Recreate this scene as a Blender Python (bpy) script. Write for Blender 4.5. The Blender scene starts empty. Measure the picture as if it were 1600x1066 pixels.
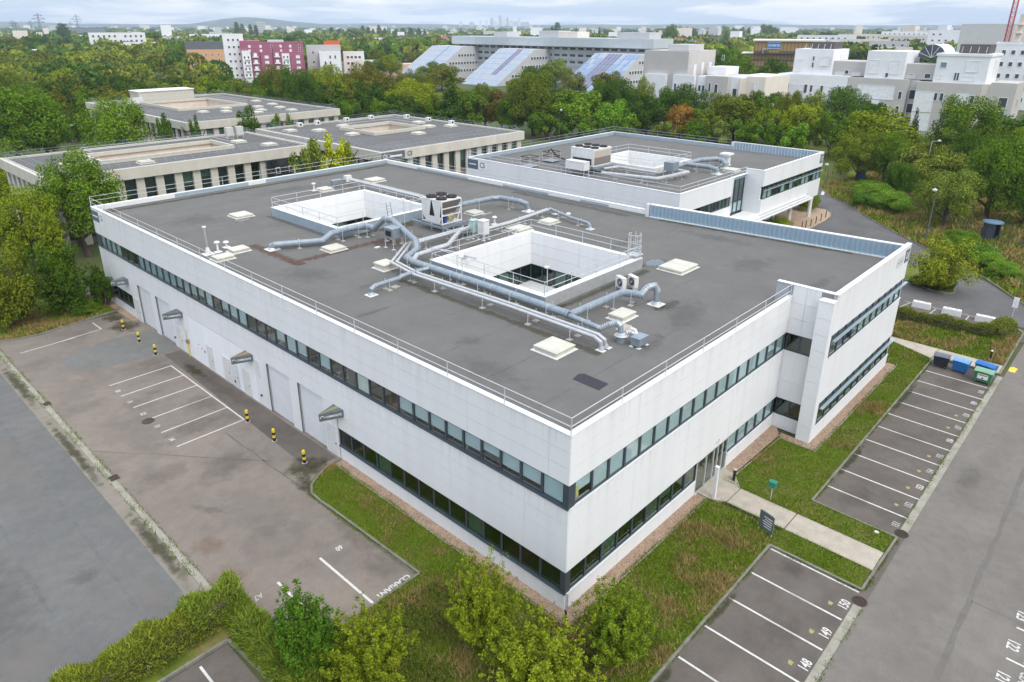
import bpy, math, random
from mathutils import Vector, Matrix
sc = bpy.context.scene
COL = sc.collection
rnd = random.Random(7)
R_ = math.radians
PI = math.pi

# ---------------------------------------------------------------- camera
cam_d = bpy.data.cameras.new('camera'); cam = bpy.data.objects.new('camera', cam_d); COL.objects.link(cam)
CAM = Vector((-22.082, -16.712, 27.796))
_pitch, _roll, _yaw = (0.37035, 0.001756, 0.756566)
_F = Vector((math.cos(_yaw)*math.cos(_pitch), math.sin(_yaw)*math.cos(_pitch), -math.sin(_pitch)))
_Rt = _F.cross(Vector((0, 0, 1))).normalized(); _Up = _Rt.cross(_F)
_r2 = _Rt*math.cos(_roll)+_Up*math.sin(_roll); _u2 = -_Rt*math.sin(_roll)+_Up*math.cos(_roll)
cam.matrix_world = Matrix(((_r2.x, _u2.x, -_F.x, CAM.x), (_r2.y, _u2.y, -_F.y, CAM.y), (_r2.z, _u2.z, -_F.z, CAM.z), (0, 0, 0, 1)))
cam_d.sensor_width = 36; cam_d.lens = 1097.3*36/1600
cam_d.shift_x = (800-789.94)/1600; cam_d.shift_y = -(533-465.72)/1600
cam_d.clip_start = .5; cam_d.clip_end = 40000
sc.camera = cam

# ---------------------------------------------------------------- light and sky
SUN_AZ, SUN_EL = Vector((-0.25, -0.968)), R_(50)
w = bpy.data.worlds.new('World'); sc.world = w; w.use_nodes = True
nt = w.node_tree; N = nt.nodes; L = nt.links
for n in list(N): N.remove(n)
wo = N.new('ShaderNodeOutputWorld'); bg = N.new('ShaderNodeBackground'); sky = N.new('ShaderNodeTexSky')
sky.sky_type = 'NISHITA'; sky.sun_disc = False; sky.sun_elevation = SUN_EL; sky.sun_rotation = math.atan2(SUN_AZ.x, SUN_AZ.y)
sky.altitude = 100; sky.air_density = 1.0; sky.dust_density = 1.5
tc = N.new('ShaderNodeTexCoord'); sep = N.new('ShaderNodeSeparateXYZ'); L.new(tc.outputs['Generated'], sep.inputs[0])
ad = N.new('ShaderNodeMath'); ad.operation = 'ADD'; ad.inputs[1].default_value = .10; L.new(sep.outputs[2], ad.inputs[0])
mx = N.new('ShaderNodeMath'); mx.operation = 'MAXIMUM'; mx.inputs[1].default_value = .04; L.new(ad.outputs[0], mx.inputs[0])
dv = N.new('ShaderNodeVectorMath'); dv.operation = 'DIVIDE'; L.new(tc.outputs['Generated'], dv.inputs[0]); L.new(mx.outputs[0], dv.inputs[1])
nz = N.new('ShaderNodeTexNoise'); nz.inputs['Scale'].default_value = .8; nz.inputs['Detail'].default_value = 9; nz.inputs['Roughness'].default_value = .56
nz.inputs['Distortion'].default_value = .3
L.new(dv.outputs[0], nz.inputs['Vector'])
cr = N.new('ShaderNodeValToRGB'); cr.color_ramp.elements[0].position = .43; cr.color_ramp.elements[1].position = .58
L.new(nz.outputs['Fac'], cr.inputs[0])
nz2 = N.new('ShaderNodeTexNoise'); nz2.inputs['Scale'].default_value = 2.2; nz2.inputs['Detail'].default_value = 5; L.new(dv.outputs[0], nz2.inputs['Vector'])
cc = N.new('ShaderNodeMixRGB'); cc.inputs[1].default_value = (7.7, 7.7, 7.8, 1); cc.inputs[2].default_value = (9.3, 9.15, 8.9, 1); L.new(nz2.outputs['Fac'], cc.inputs[0])
base = N.new('ShaderNodeMixRGB'); base.inputs[0].default_value = .66; base.inputs[2].default_value = (5.6, 6.7, 8.5, 1); L.new(sky.outputs[0], base.inputs[1])
mixc = N.new('ShaderNodeMixRGB'); L.new(cr.outputs[0], mixc.inputs[0]); L.new(base.outputs[0], mixc.inputs[1]); L.new(cc.outputs[0], mixc.inputs[2])
zc_ = N.new('ShaderNodeMath'); zc_.operation = 'MAXIMUM'; zc_.inputs[1].default_value = 0; L.new(sep.outputs[2], zc_.inputs[0])
zm = N.new('ShaderNodeMath'); zm.operation = 'MULTIPLY_ADD'; zm.inputs[1].default_value = .55; zm.inputs[2].default_value = .72; L.new(zc_.outputs[0], zm.inputs[0])   # an overcast sky brightens evenly from the horizon up to the zenith
vm = N.new('ShaderNodeVectorMath'); vm.operation = 'SCALE'; L.new(mixc.outputs[0], vm.inputs[0]); L.new(zm.outputs[0], vm.inputs['Scale'])
L.new(vm.outputs[0], bg.inputs['Color']); bg.inputs['Strength'].default_value = .15
L.new(bg.outputs[0], wo.inputs['Surface'])
sun_d = bpy.data.lights.new('sun', 'SUN'); sun = bpy.data.objects.new('sun', sun_d); COL.objects.link(sun)
sun_d.energy = 1.3; sun_d.angle = R_(24); sun_d.color = (1, .92, .80)
_sd = Vector((SUN_AZ.x*math.cos(SUN_EL), SUN_AZ.y*math.cos(SUN_EL), math.sin(SUN_EL)))
sun.rotation_euler = _sd.to_track_quat('Z', 'Y').to_euler()
sc.view_settings.view_transform = 'Standard'; sc.view_settings.look = 'None'; sc.view_settings.gamma = 1
sc.view_settings.exposure = 0.50
sc.cycles.max_bounces = 6; sc.cycles.transparent_max_bounces = 12; sc.cycles.volume_bounces = 0

# ---------------------------------------------------------------- materials
MATS = {}
def mat(name, c1, c2=None, scale=2.0, rough=.7, bump=0.0, bscale=None, metal=0.0, spec=.35, detail=6, stretch=None, c3=None, scale3=.3, amt3=.6, islands=0.0, grain=0.0):
    if name in MATS: return MATS[name]
    m = bpy.data.materials.new(name); m.use_nodes = True; n = m.node_tree.nodes; l = m.node_tree.links
    b = n['Principled BSDF']; b.inputs['Roughness'].default_value = rough; b.inputs['Metallic'].default_value = metal
    b.inputs['Specular IOR Level'].default_value = spec
    tcn = n.new('ShaderNodeTexCoord'); src = tcn.outputs['Object']
    if stretch:
        mp = n.new('ShaderNodeMapping'); mp.inputs['Scale'].default_value = stretch; l.new(src, mp.inputs[0]); src = mp.outputs[0]
    c2 = c2 or tuple(x*.85 for x in c1)
    z = n.new('ShaderNodeTexNoise'); z.inputs['Scale'].default_value = scale; z.inputs['Detail'].default_value = detail; l.new(src, z.inputs['Vector'])
    rp = n.new('ShaderNodeValToRGB'); rp.color_ramp.elements[0].position = .32; rp.color_ramp.elements[1].position = .68
    rp.color_ramp.elements[0].color = (*c1, 1); rp.color_ramp.elements[1].color = (*c2, 1); l.new(z.outputs['Fac'], rp.inputs[0])
    out = rp.outputs[0]
    if c3:
        z3 = n.new('ShaderNodeTexNoise'); z3.inputs['Scale'].default_value = scale3; z3.inputs['Detail'].default_value = 7; z3.inputs['Roughness'].default_value = .62; l.new(src, z3.inputs['Vector'])
        r3 = n.new('ShaderNodeValToRGB'); r3.color_ramp.elements[0].position = .5; r3.color_ramp.elements[1].position = .66; l.new(z3.outputs['Fac'], r3.inputs[0])
        k = n.new('ShaderNodeMath'); k.operation = 'MULTIPLY'; k.inputs[1].default_value = amt3; l.new(r3.outputs[0], k.inputs[0])
        mxx = n.new('ShaderNodeMixRGB'); l.new(k.outputs[0], mxx.inputs[0]); l.new(out, mxx.inputs[1]); mxx.inputs[2].default_value = (*c3, 1); out = mxx.outputs[0]
    if grain:
        for gs, ga in ((1.3, 1.0), (9.0, .8), (45.0, .8)):
            zg = n.new('ShaderNodeTexNoise'); zg.inputs['Scale'].default_value = gs; zg.inputs['Detail'].default_value = 5; zg.inputs['Roughness'].default_value = .65; l.new(src, zg.inputs['Vector'])
            hg = n.new('ShaderNodeHueSaturation'); mg = n.new('ShaderNodeMapRange'); mg.inputs['From Min'].default_value = .3; mg.inputs['From Max'].default_value = .7; mg.inputs['To Min'].default_value = 1-grain*ga; mg.inputs['To Max'].default_value = 1+grain*ga
            l.new(zg.outputs['Fac'], mg.inputs['Value']); l.new(mg.outputs[0], hg.inputs['Value']); l.new(out, hg.inputs['Color']); out = hg.outputs[0]
    if islands:
        g = n.new('ShaderNodeNewGeometry'); h = n.new('ShaderNodeHueSaturation'); mr = n.new('ShaderNodeMapRange')
        mr.inputs['To Min'].default_value = 1-islands; mr.inputs['To Max'].default_value = 1+islands
        l.new(g.outputs['Random Per Island'], mr.inputs['Value']); l.new(mr.outputs[0], h.inputs['Value']); l.new(out, h.inputs['Color']); out = h.outputs[0]
    l.new(out, b.inputs['Base Color'])
    if bump:
        zb = n.new('ShaderNodeTexNoise'); zb.inputs['Scale'].default_value = bscale or scale*6; zb.inputs['Detail'].default_value = 4; l.new(src, zb.inputs['Vector'])
        bp = n.new('ShaderNodeBump'); bp.inputs['Strength'].default_value = bump; bp.inputs['Distance'].default_value = .05; l.new(zb.outputs['Fac'], bp.inputs['Height']); l.new(bp.outputs[0], b.inputs['Normal'])
    MATS[name] = m; return m
def glass(name, tint, refl=.22):
    m = bpy.data.materials.new(name); m.use_nodes = True; n = m.node_tree.nodes; l = m.node_tree.links
    n.remove(n['Principled BSDF']); o = n['Material Output']
    t = n.new('ShaderNodeBsdfTransparent'); t.inputs[0].default_value = (*tint, 1)
    g = n.new('ShaderNodeBsdfGlossy'); g.inputs['Roughness'].default_value = .03; g.inputs['Color'].default_value = (.85, .95, .92, 1)
    fr = n.new('ShaderNodeLayerWeight'); fr.inputs['Blend'].default_value = .5
    pw = n.new('ShaderNodeMath'); pw.operation = 'POWER'; pw.inputs[1].default_value = 3.2; l.new(fr.outputs['Facing'], pw.inputs[0])
    a = n.new('ShaderNodeMath'); a.operation = 'MULTIPLY_ADD'; a.use_clamp = True; a.inputs[1].default_value = .75; a.inputs[2].default_value = refl; l.new(pw.outputs[0], a.inputs[0])
    x = n.new('ShaderNodeMixShader'); l.new(a.outputs[0], x.inputs[0]); l.new(t.outputs[0], x.inputs[1]); l.new(g.outputs[0], x.inputs[2]); l.new(x.outputs[0], o.inputs['Surface'])
    MATS[name] = m; return m
def leafmat(name):
    m = bpy.data.materials.new(name); m.use_nodes = True; n = m.node_tree.nodes; l = m.node_tree.links
    n.remove(n['Principled BSDF']); o = n['Material Output']
    oi = n.new('ShaderNodeObjectInfo'); g = n.new('ShaderNodeNewGeometry')
    h = n.new('ShaderNodeHueSaturation'); l.new(oi.outputs['Color'], h.inputs['Color'])
    mr = n.new('ShaderNodeMapRange'); mr.inputs['To Min'].default_value = .4; mr.inputs['To Max'].default_value = 1.6; l.new(g.outputs['Random Per Island'], mr.inputs['Value']); l.new(mr.outputs[0], h.inputs['Value'])
    wn = n.new('ShaderNodeTexWhiteNoise'); wn.noise_dimensions = '1D'; l.new(g.outputs['Random Per Island'], wn.inputs['W'])
    m2 = n.new('ShaderNodeMapRange'); m2.inputs['To Min'].default_value = .475; m2.inputs['To Max'].default_value = .52; l.new(wn.outputs['Value'], m2.inputs['Value']); l.new(m2.outputs[0], h.inputs['Hue'])
    d = n.new('ShaderNodeBsdfDiffuse'); t = n.new('ShaderNodeBsdfTranslucent'); l.new(h.outputs[0], d.inputs[0]); l.new(h.outputs[0], t.inputs[0])
    gl = n.new('ShaderNodeBsdfGlossy'); gl.inputs['Roughness'].default_value = .45; gl.inputs['Color'].default_value = (.5, .5, .5, 1)
    x = n.new('ShaderNodeMixShader'); x.inputs[0].default_value = .22; l.new(d.outputs[0], x.inputs[1]); l.new(t.outputs[0], x.inputs[2])
    y = n.new('ShaderNodeMixShader'); y.inputs[0].default_value = .0; l.new(x.outputs[0], y.inputs[1]); l.new(gl.outputs[0], y.inputs[2])
    l.new(y.outputs[0], o.inputs['Surface']); MATS[name] = m; return m
LEAF = leafmat('foliage')
GLASS = glass('window_glass', (.93, .96, .96), .03)
GLASSD = glass('dark_window_glass', (.52, .62, .57), .08)
M = dict(
 white=mat('white_cladding', (.755, .76, .76), (.72, .725, .725), .5, .42, c3=(.61, .615, .595), scale3=.9, amt3=.3, stretch=(1, 1, .14)),
 cope=mat('white_coping', (.74, .74, .73), (.66, .66, .64), 1.5, .5),
 seam=mat('seam_backing', (.42, .44, .46), None, 2, .7),
 dark=mat('dark_window_frame', (.055, .07, .082), (.045, .058, .07), 3, .4, spec=.5),
 blind=mat('pale_blind', (.53, .625, .65), (.48, .58, .61), 1.2, .7),
 blindw=mat('white_curtain', (.72, .74, .70), (.62, .64, .6), 3, .8),
 floor_in=mat('office_floor', (.13, .09, .075), (.18, .13, .11), 1.5, .6),
 wall_in=mat('office_wall', (.45, .42, .38), None, 1, .8),
 orange=mat('orange_table', (.62, .16, .03), None, 2, .5),
 deskw=mat('pale_desk', (.62, .6, .55), None, 2, .5),
 roof=mat('roof_felt', (.120, .116, .108), (.138, .134, .125), .35, .9, .25, 30, c3=(.115, .112, .104), scale3=.13, amt3=.5, grain=0.05),
 roofpatch=mat('new_felt_patch', (.035, .036, .045), None, 4, .8),
 stain=mat('rusty_stain', (.15, .11, .09), (.12, .095, .08), 1.5, .9, c3=(.18, .16, .145), scale3=.9, amt3=.7, grain=0.1),
 moss=mat('mossy_stain', (.12, .115, .07), (.16, .15, .11), 2.5, .95),
 flash=mat('blue_grey_flashing', (.40, .48, .54), (.34, .43, .50), .8, .4, metal=.3),
 flashl=mat('pale_flashing', (.72, .74, .74), (.66, .68, .68), .8, .45),
 louvre=mat('blue_grey_ribbed_sheet', (.34, .45, .54), (.30, .41, .50), 1.2, .42, metal=.3),
 galv=mat('galvanised_duct', (.29, .335, .37), (.23, .275, .315), 2.5, .42, metal=.35),
 pipe=mat('aluminium_jacket', (.52, .53, .535), (.43, .445, .455), 2.5, .35, metal=.4),
 rail=mat('grey_rail', (.62, .64, .65), None, 3, .4, metal=.3),
 cream=mat('cream_skylight', (.56, .54, .46), (.49, .47, .39), 2.0, .4),
 pvc=mat('white_pvc', (.70, .70, .68), (.62, .62, .6), 2, .4),
 black=mat('black_plastic', (.02, .02, .022), None, 3, .5),
 conc=mat('concrete', (.42, .40, .36), (.33, .31, .28), 2.2, .85, .2, 12),
 kerb=mat('kerb_stone', (.235, .222, .19), (.17, .162, .135), 1.6, .9, .2, 12, c3=(.12, .13, .06), scale3=1.1, amt3=.5, grain=0.15),
 slab=mat('gutter_concrete', (.33, .31, .255), (.26, .245, .2), 1.2, .9, .2, 9, c3=(.17, .17, .1), scale3=.9, amt3=.5, grain=0.13),
 path=mat('path_concrete', (.43, .38, .31), (.36, .32, .26), .9, .9, .15, 14, c3=(.3, .27, .22), scale3=1.5, amt3=.5, grain=0.08),
 yard=mat('worn_brown_asphalt', (.222, .187, .155), (.178, .152, .128), .16, .9, .25, 26, c3=(.125, .108, .092), scale3=.22, amt3=.6, grain=0.1),
 yard2=mat('dark_worn_asphalt', (.105, .09, .076), (.132, .113, .096), .22, .9, .25, 26, c3=(.08, .07, .06), scale3=.25, amt3=.6, grain=0.1),
 road=mat('grey_asphalt', (.142, .141, .134), (.12, .12, .114), .2, .9, .2, 26, c3=(.108, .109, .106), scale3=.12, amt3=.5, grain=0.1),
 road2=mat('road_asphalt', (.185, .165, .142), (.155, .14, .123), .2, .9, .2, 26, c3=(.12, .11, .1), scale3=.14, amt3=.55, grain=0.1),
 weed=mat('weedy_asphalt', (.235, .205, .165), (.2, .18, .15), .5, .95, .25, 20, c3=(.15, .145, .08), scale3=.6, amt3=.4, grain=0.1),
 patch=mat('tarmac_repair', (.15, .15, .138), (.17, .168, .155), .8, .9, .2, 26, grain=0.1),
 dkroad=mat('dark_lane_asphalt', (.125, .12, .118), (.1, .097, .095), .25, .9, .2, 26, c3=(.08, .078, .076), scale3=.2, amt3=.5, grain=0.1),
 paint=mat('road_paint', (.66, .64, .60), (.5, .48, .45), 5, .7),
 paintold=mat('worn_road_paint', (.5, .48, .45), (.34, .32, .3), 6, .8),
 ypaint=mat('old_yellow_paint', (.38, .33, .1), (.25, .22, .13), 8, .8),
 lawn=mat('lawn_soil', (.085, .13, .008), (.115, .145, .014), .7, .95, .6, 18, c3=(.19, .14, .06), scale3=.32, amt3=.9, grain=0.2),
 green=mat('green_ground', (.05, .075, .018), (.075, .095, .025), .12, .95, .5, 5, c3=(.11, .095, .04), scale3=.06, amt3=.6),
 far=mat('far_plain', (.07, .09, .045), (.12, .125, .09), .012, .95, c3=(.24, .23, .21), scale3=.01, amt3=.75),
 hill=mat('wooded_hill', (.05, .075, .04), (.075, .095, .05), .006, .95, c3=(.2, .2, .18), scale3=.008, amt3=.5),
 gravel=mat('gravel', (.40, .28, .185), (.25, .175, .12), 9, .95, .8, 30, c3=(.45, .38, .3), scale3=14, amt3=.6, grain=0.2),
 bark=mat('bark', (.10, .08, .06), (.07, .055, .042), 5, .9, .4, 20),
 yellow=mat('bollard_yellow', (.75, .55, .03), None, 4, .5),
 anth=mat('anthracite_sign', (.12, .14, .15), (.1, .12, .13), 3, .5),
 lime=mat('lime_stripe', (.27, .29, .10), None, 3, .6),
 osign=mat('orange_stripe', (.42, .2, .06), (.36, .27, .09), 2, .6),
 letter=mat('white_lettering', (.82, .82, .82), None, 4, .5),
 letterd=mat('grey_lettering', (.12, .14, .17), None, 4, .5),
 beige=mat('cream_concrete', (.56, .53, .46), (.49, .46, .4), .8, .8, .1, 8, c3=(.45, .41, .34), scale3=.5, amt3=.4, stretch=(1, 1, .4)),
 brownp=mat('brown_spandrel', (.16, .135, .12), (.2, .17, .15), 1, .5),
 inkglass=mat('mirror_dark_glass', (.02, .024, .026), (.03, .034, .036), .6, .08, spec=.9),
 grass=mat('grass_blades', (.115, .185, .010), (.155, .21, .018), .8, .8, islands=.35, spec=.05),
 dry=mat('dry_grass_blades', (.34, .25, .10), (.24, .19, .06), .9, .85, islands=.3, spec=.05),
 hedgeg=mat('feathery_hedge', (.13, .16, .03), (.09, .125, .025), .9, .8, islands=.4),
 grate=mat('rusty_grate', (.06, .045, .038), (.09, .065, .05), 8, .8, metal=.3),
)
def stainmat(name, c, amt=.7, strip=False, nscale=1.2):
    m = bpy.data.materials.new(name); m.use_nodes = True; n = m.node_tree.nodes; l = m.node_tree.links; b = n['Principled BSDF']
    b.inputs['Base Color'].default_value = (*c, 1); b.inputs['Roughness'].default_value = .95; b.inputs['Specular IOR Level'].default_value = .15
    t = n.new('ShaderNodeTexCoord'); sp = n.new('ShaderNodeSeparateXYZ'); l.new(t.outputs['Generated'], sp.inputs[0]); z = n.new('ShaderNodeTexNoise'); z.inputs['Scale'].default_value = nscale; z.inputs['Detail'].default_value = 8; z.inputs['Roughness'].default_value = .62; l.new(t.outputs['Object'], z.inputs['Vector'])
    def ax(o):
        a = n.new('ShaderNodeMath'); a.operation = 'SUBTRACT'; a.inputs[1].default_value = .5; l.new(o, a.inputs[0]); q = n.new('ShaderNodeMath'); q.operation = 'MULTIPLY'; l.new(a.outputs[0], q.inputs[0]); l.new(a.outputs[0], q.inputs[1]); return q.outputs[0]
    if strip: d2 = ax(sp.outputs[0])
    else:
        s_ = n.new('ShaderNodeMath'); s_.operation = 'ADD'; l.new(ax(sp.outputs[0]), s_.inputs[0]); l.new(ax(sp.outputs[1]), s_.inputs[1]); d2 = s_.outputs[0]
    r = n.new('ShaderNodeMath'); r.operation = 'SQRT'; l.new(d2, r.inputs[0])
    e = n.new('ShaderNodeMath'); e.operation = 'MULTIPLY_ADD'; e.inputs[1].default_value = -2.0; e.inputs[2].default_value = .55; l.new(r.outputs[0], e.inputs[0])
    f = n.new('ShaderNodeMath'); f.operation = 'MULTIPLY_ADD'; f.inputs[1].default_value = 1.9; l.new(z.outputs['Fac'], f.inputs[0]); l.new(e.outputs[0], f.inputs[2])
    g = n.new('ShaderNodeMapRange'); g.inputs['From Min'].default_value = .75; g.inputs['From Max'].default_value = 1.25; g.inputs['To Max'].default_value = amt; l.new(f.outputs[0], g.inputs['Value'])
    edge = n.new('ShaderNodeMapRange'); edge.inputs['From Min'].default_value = .5; edge.inputs['From Max'].default_value = .36; l.new(r.outputs[0], edge.inputs['Value'])
    mu = n.new('ShaderNodeMath'); mu.operation = 'MULTIPLY'; l.new(g.outputs[0], mu.inputs[0]); l.new(edge.outputs[0], mu.inputs[1]); l.new(mu.outputs[0], b.inputs['Alpha'])
    MATS[name] = m; return m
ST = dict(moss=stainmat('moss_and_damp', (.06, .06, .03), .6), dark=stainmat('dark_oil_mark', (.08, .072, .065), .17), pale=stainmat('pale_dust_mark', (.27, .24, .21), .3, nscale=.6), rust=stainmat('rusty_deposit', (.12, .08, .06), .6), damp=stainmat('damp_felt_mark', (.085, .082, .077), .17), rustl=stainmat('orange_rust_mark', (.24, .14, .08), .25), mossx=stainmat('mossy_strip', (.08, .075, .045), .45, True), rustx=stainmat('rusty_strip', (.13, .082, .058), .7, True, 2.0), greyx=stainmat('grey_water_strip', (.10, .10, .095), .35, True))
def streakmat(name, c, amt):
    m = bpy.data.materials.new(name); m.use_nodes = True; n = m.node_tree.nodes; l = m.node_tree.links; b = n['Principled BSDF']
    b.inputs['Base Color'].default_value = (*c, 1); b.inputs['Roughness'].default_value = .8; b.inputs['Specular IOR Level'].default_value = .1
    t = n.new('ShaderNodeTexCoord'); sp = n.new('ShaderNodeSeparateXYZ'); l.new(t.outputs['Generated'], sp.inputs[0]); mp = n.new('ShaderNodeMapping'); mp.inputs['Scale'].default_value = (2.6, 2.6, .16); l.new(t.outputs['Object'], mp.inputs[0])
    z = n.new('ShaderNodeTexNoise'); z.inputs['Scale'].default_value = 1; z.inputs['Detail'].default_value = 6; z.inputs['Roughness'].default_value = .6; l.new(mp.outputs[0], z.inputs['Vector'])
    r = n.new('ShaderNodeMapRange'); r.inputs['From Min'].default_value = .48; r.inputs['From Max'].default_value = .72; l.new(z.outputs['Fac'], r.inputs['Value'])
    p = n.new('ShaderNodeMath'); p.operation = 'POWER'; p.inputs[1].default_value = 1.4; l.new(sp.outputs[2], p.inputs[0])
    q = n.new('ShaderNodeMath'); q.operation = 'MULTIPLY'; l.new(p.outputs[0], q.inputs[0]); l.new(r.outputs[0], q.inputs[1]); k = n.new('ShaderNodeMath'); k.operation = 'MULTIPLY'; k.inputs[1].default_value = amt; l.new(q.outputs[0], k.inputs[0]); l.new(k.outputs[0], b.inputs['Alpha']); return m
STREAK = streakmat('rain_streaks', (.38, .38, .36), .14)
# ---------------------------------------------------------------- helpers
class MB:
    def __init__(s): s.v = []; s.f = []
    def quad(s, *p):
        i = len(s.v); s.v += [tuple(a) for a in p]; s.f.append(tuple(range(i, i+len(p)))); return s
    def box(s, x0, x1, y0, y1, z0, z1):
        i = len(s.v)
        s.v += [(x0, y0, z0), (x1, y0, z0), (x1, y1, z0), (x0, y1, z0), (x0, y0, z1), (x1, y0, z1), (x1, y1, z1), (x0, y1, z1)]
        s.f += [(i, i+3, i+2, i+1), (i+4, i+5, i+6, i+7), (i, i+1, i+5, i+4), (i+1, i+2, i+6, i+5), (i+2, i+3, i+7, i+6), (i+3, i, i+4, i+7)]; return s
    def prism(s, poly, z0, z1):
        i = len(s.v); n = len(poly)
        a = sum(poly[k][0]*poly[(k+1) % n][1]-poly[(k+1) % n][0]*poly[k][1] for k in range(n))
        if a < 0: poly = poly[::-1]
        s.v += [(p[0], p[1], z0) for p in poly]+[(p[0], p[1], z1) for p in poly]
        s.f.append(tuple(i+k for k in reversed(range(n)))); s.f.append(tuple(i+n+k for k in range(n)))
        for k in range(n): j = (k+1) % n; s.f.append((i+k, i+j, i+n+j, i+n+k))
        return s
    def sheet(s, poly, z):
        n = len(poly); a = sum(poly[k][0]*poly[(k+1) % n][1]-poly[(k+1) % n][0]*poly[k][1] for k in range(n))
        if a < 0: poly = poly[::-1]
        return s.quad(*[(p[0], p[1], z) for p in poly])
    def tube(s, path, r, n=8, cap=True):
        P = [Vector(p) for p in path]; rs = r if isinstance(r, (list, tuple)) else [r]*len(P); rings = []
        u = None
        for k, p in enumerate(P):
            if k == 0: t = (P[1]-p)
            elif k == len(P)-1: t = (p-P[k-1])
            else: t = (P[k+1]-p).normalized()+(p-P[k-1]).normalized()
            t.normalize()
            if u is None: u = t.orthogonal().normalized()
            else:
                u = (u-t*u.dot(t))
                u = u.normalized() if u.length > 1e-4 else t.orthogonal().normalized()
            b = t.cross(u); i = len(s.v)
            sc_ = 1.0
            if 0 < k < len(P)-1:
                c = (P[k+1]-p).normalized().dot((p-P[k-1]).normalized()); sc_ = 1/max(.75, math.sqrt(max(.05, (1+c)/2)))
            for j in range(n):
                a = 2*PI*j/n; s.v.append(tuple(p+(u*math.cos(a)+b*math.sin(a))*rs[k]*sc_))
            rings.append(i)
        for k in range(len(rings)-1):
            for j in range(n):
                j2 = (j+1) % n; s.f.append((rings[k]+j, rings[k]+j2, rings[k+1]+j2, rings[k+1]+j))
        if cap:
            s.f.append(tuple(rings[0]+j for j in reversed(range(n)))); s.f.append(tuple(rings[-1]+j for j in range(n)))
        return s
    def cyl(s, x, y, z0, z1, r, n=12, r2=None): return s.tube([(x, y, z0), (x, y, z1)], [r, r if r2 is None else r2], n)
    def bar(s, a, b, w): return s.tube([a, b], w*.707, 4)
    def mesh(s, name, m, smooth=False):
        me = bpy.data.meshes.new(name); me.from_pydata(s.v, [], s.f); me.update()
        if m: me.materials.append(m)
        if smooth:
            for p in me.polygons: p.use_smooth = True
        return me
    def build(s, name, m, parent=None, loc=None, rz=0, smooth=False):
        return link(name, s.mesh(name, m, smooth), parent, loc, rz)
def link(name, data, parent=None, loc=None, rz=0):
    o = bpy.data.objects.new(name, data); COL.objects.link(o)
    if parent: o.parent = parent
    if loc is not None: o.location = loc
    if rz: o.rotation_euler = (0, 0, rz)
    return o
def tag(o, label=None, cat=None, group=None, kind=None):
    if label: o['label'] = label
    if cat: o['category'] = cat
    if group: o['group'] = group
    if kind: o['kind'] = kind
    return o
def thing(name, label, cat, loc=(0, 0, 0), rz=0, group=None):
    return tag(link(name, None, None, loc, rz), label, cat, group)
def struct(name, mb, m): return tag(mb.build(name, m), kind='structure')
def copy_tree(o, parent=None, loc=None, rz=None):
    c = o.copy(); COL.objects.link(c)
    if parent: c.parent = parent
    if loc is not None: c.location = loc
    if rz is not None: c.rotation_euler = (0, 0, rz)
    for ch in list(o.children): copy_tree(ch, c)
    return c
def text(name, s, size, loc, rot, m, parent=None, sx=1.0, off=0.0, align='CENTER'):
    cu = bpy.data.curves.new(name, 'FONT'); cu.body = s; cu.size = size; cu.align_x = align; cu.align_y = 'CENTER'; cu.extrude = .002; cu.resolution_u = 2; cu.offset = off
    t = bpy.data.objects.new(name, cu); COL.objects.link(t)
    bpy.context.view_layer.update()
    me = bpy.data.meshes.new_from_object(t); bpy.data.objects.remove(t); bpy.data.curves.remove(cu)
    me.materials.clear(); me.materials.append(m)
    o = link(name, me, parent, loc); o.rotation_euler = rot; o.scale = (sx, 1, 1); return o
def ordn(k):
    return ['first', 'second', 'third', 'fourth', 'fifth', 'sixth', 'seventh', 'eighth', 'ninth', 'tenth', 'eleventh', 'twelfth', 'thirteenth', 'fourteenth', 'fifteenth', 'sixteenth', 'seventeenth', 'eighteenth', 'nineteenth', 'twentieth', 'twenty-first', 'twenty-second', 'twenty-third', 'twenty-fourth', 'twenty-fifth', 'twenty-sixth', 'twenty-seventh', 'twenty-eighth', 'twenty-ninth', 'thirtieth'][k] if k < 30 else '%dth' % (k+1)

# ================================================================ GROUND
def ground_disc():
    rings = [0, 60, 140, 260, 420, 700, 1200, 2200, 4200, 8900]; nseg = 48; mb = MB()
    c = (60, 40)
    mb.v.append((c[0], c[1], -.06))
    for r in rings[1:]:
        for k in range(nseg): a = 2*PI*k/nseg; mb.v.append((c[0]+r*math.cos(a), c[1]+r*math.sin(a), -.06))
    for k in range(nseg): mb.f.append((0, 1+k, 1+(k+1) % nseg))
    for q in range(len(rings)-2):
        for k in range(nseg):
            a = 1+q*nseg+k; b = 1+q*nseg+(k+1) % nseg; mb.f.append((a, a+nseg, b+nseg, b))
    return mb
g = struct('ground', ground_disc(), M['green'])
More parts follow.
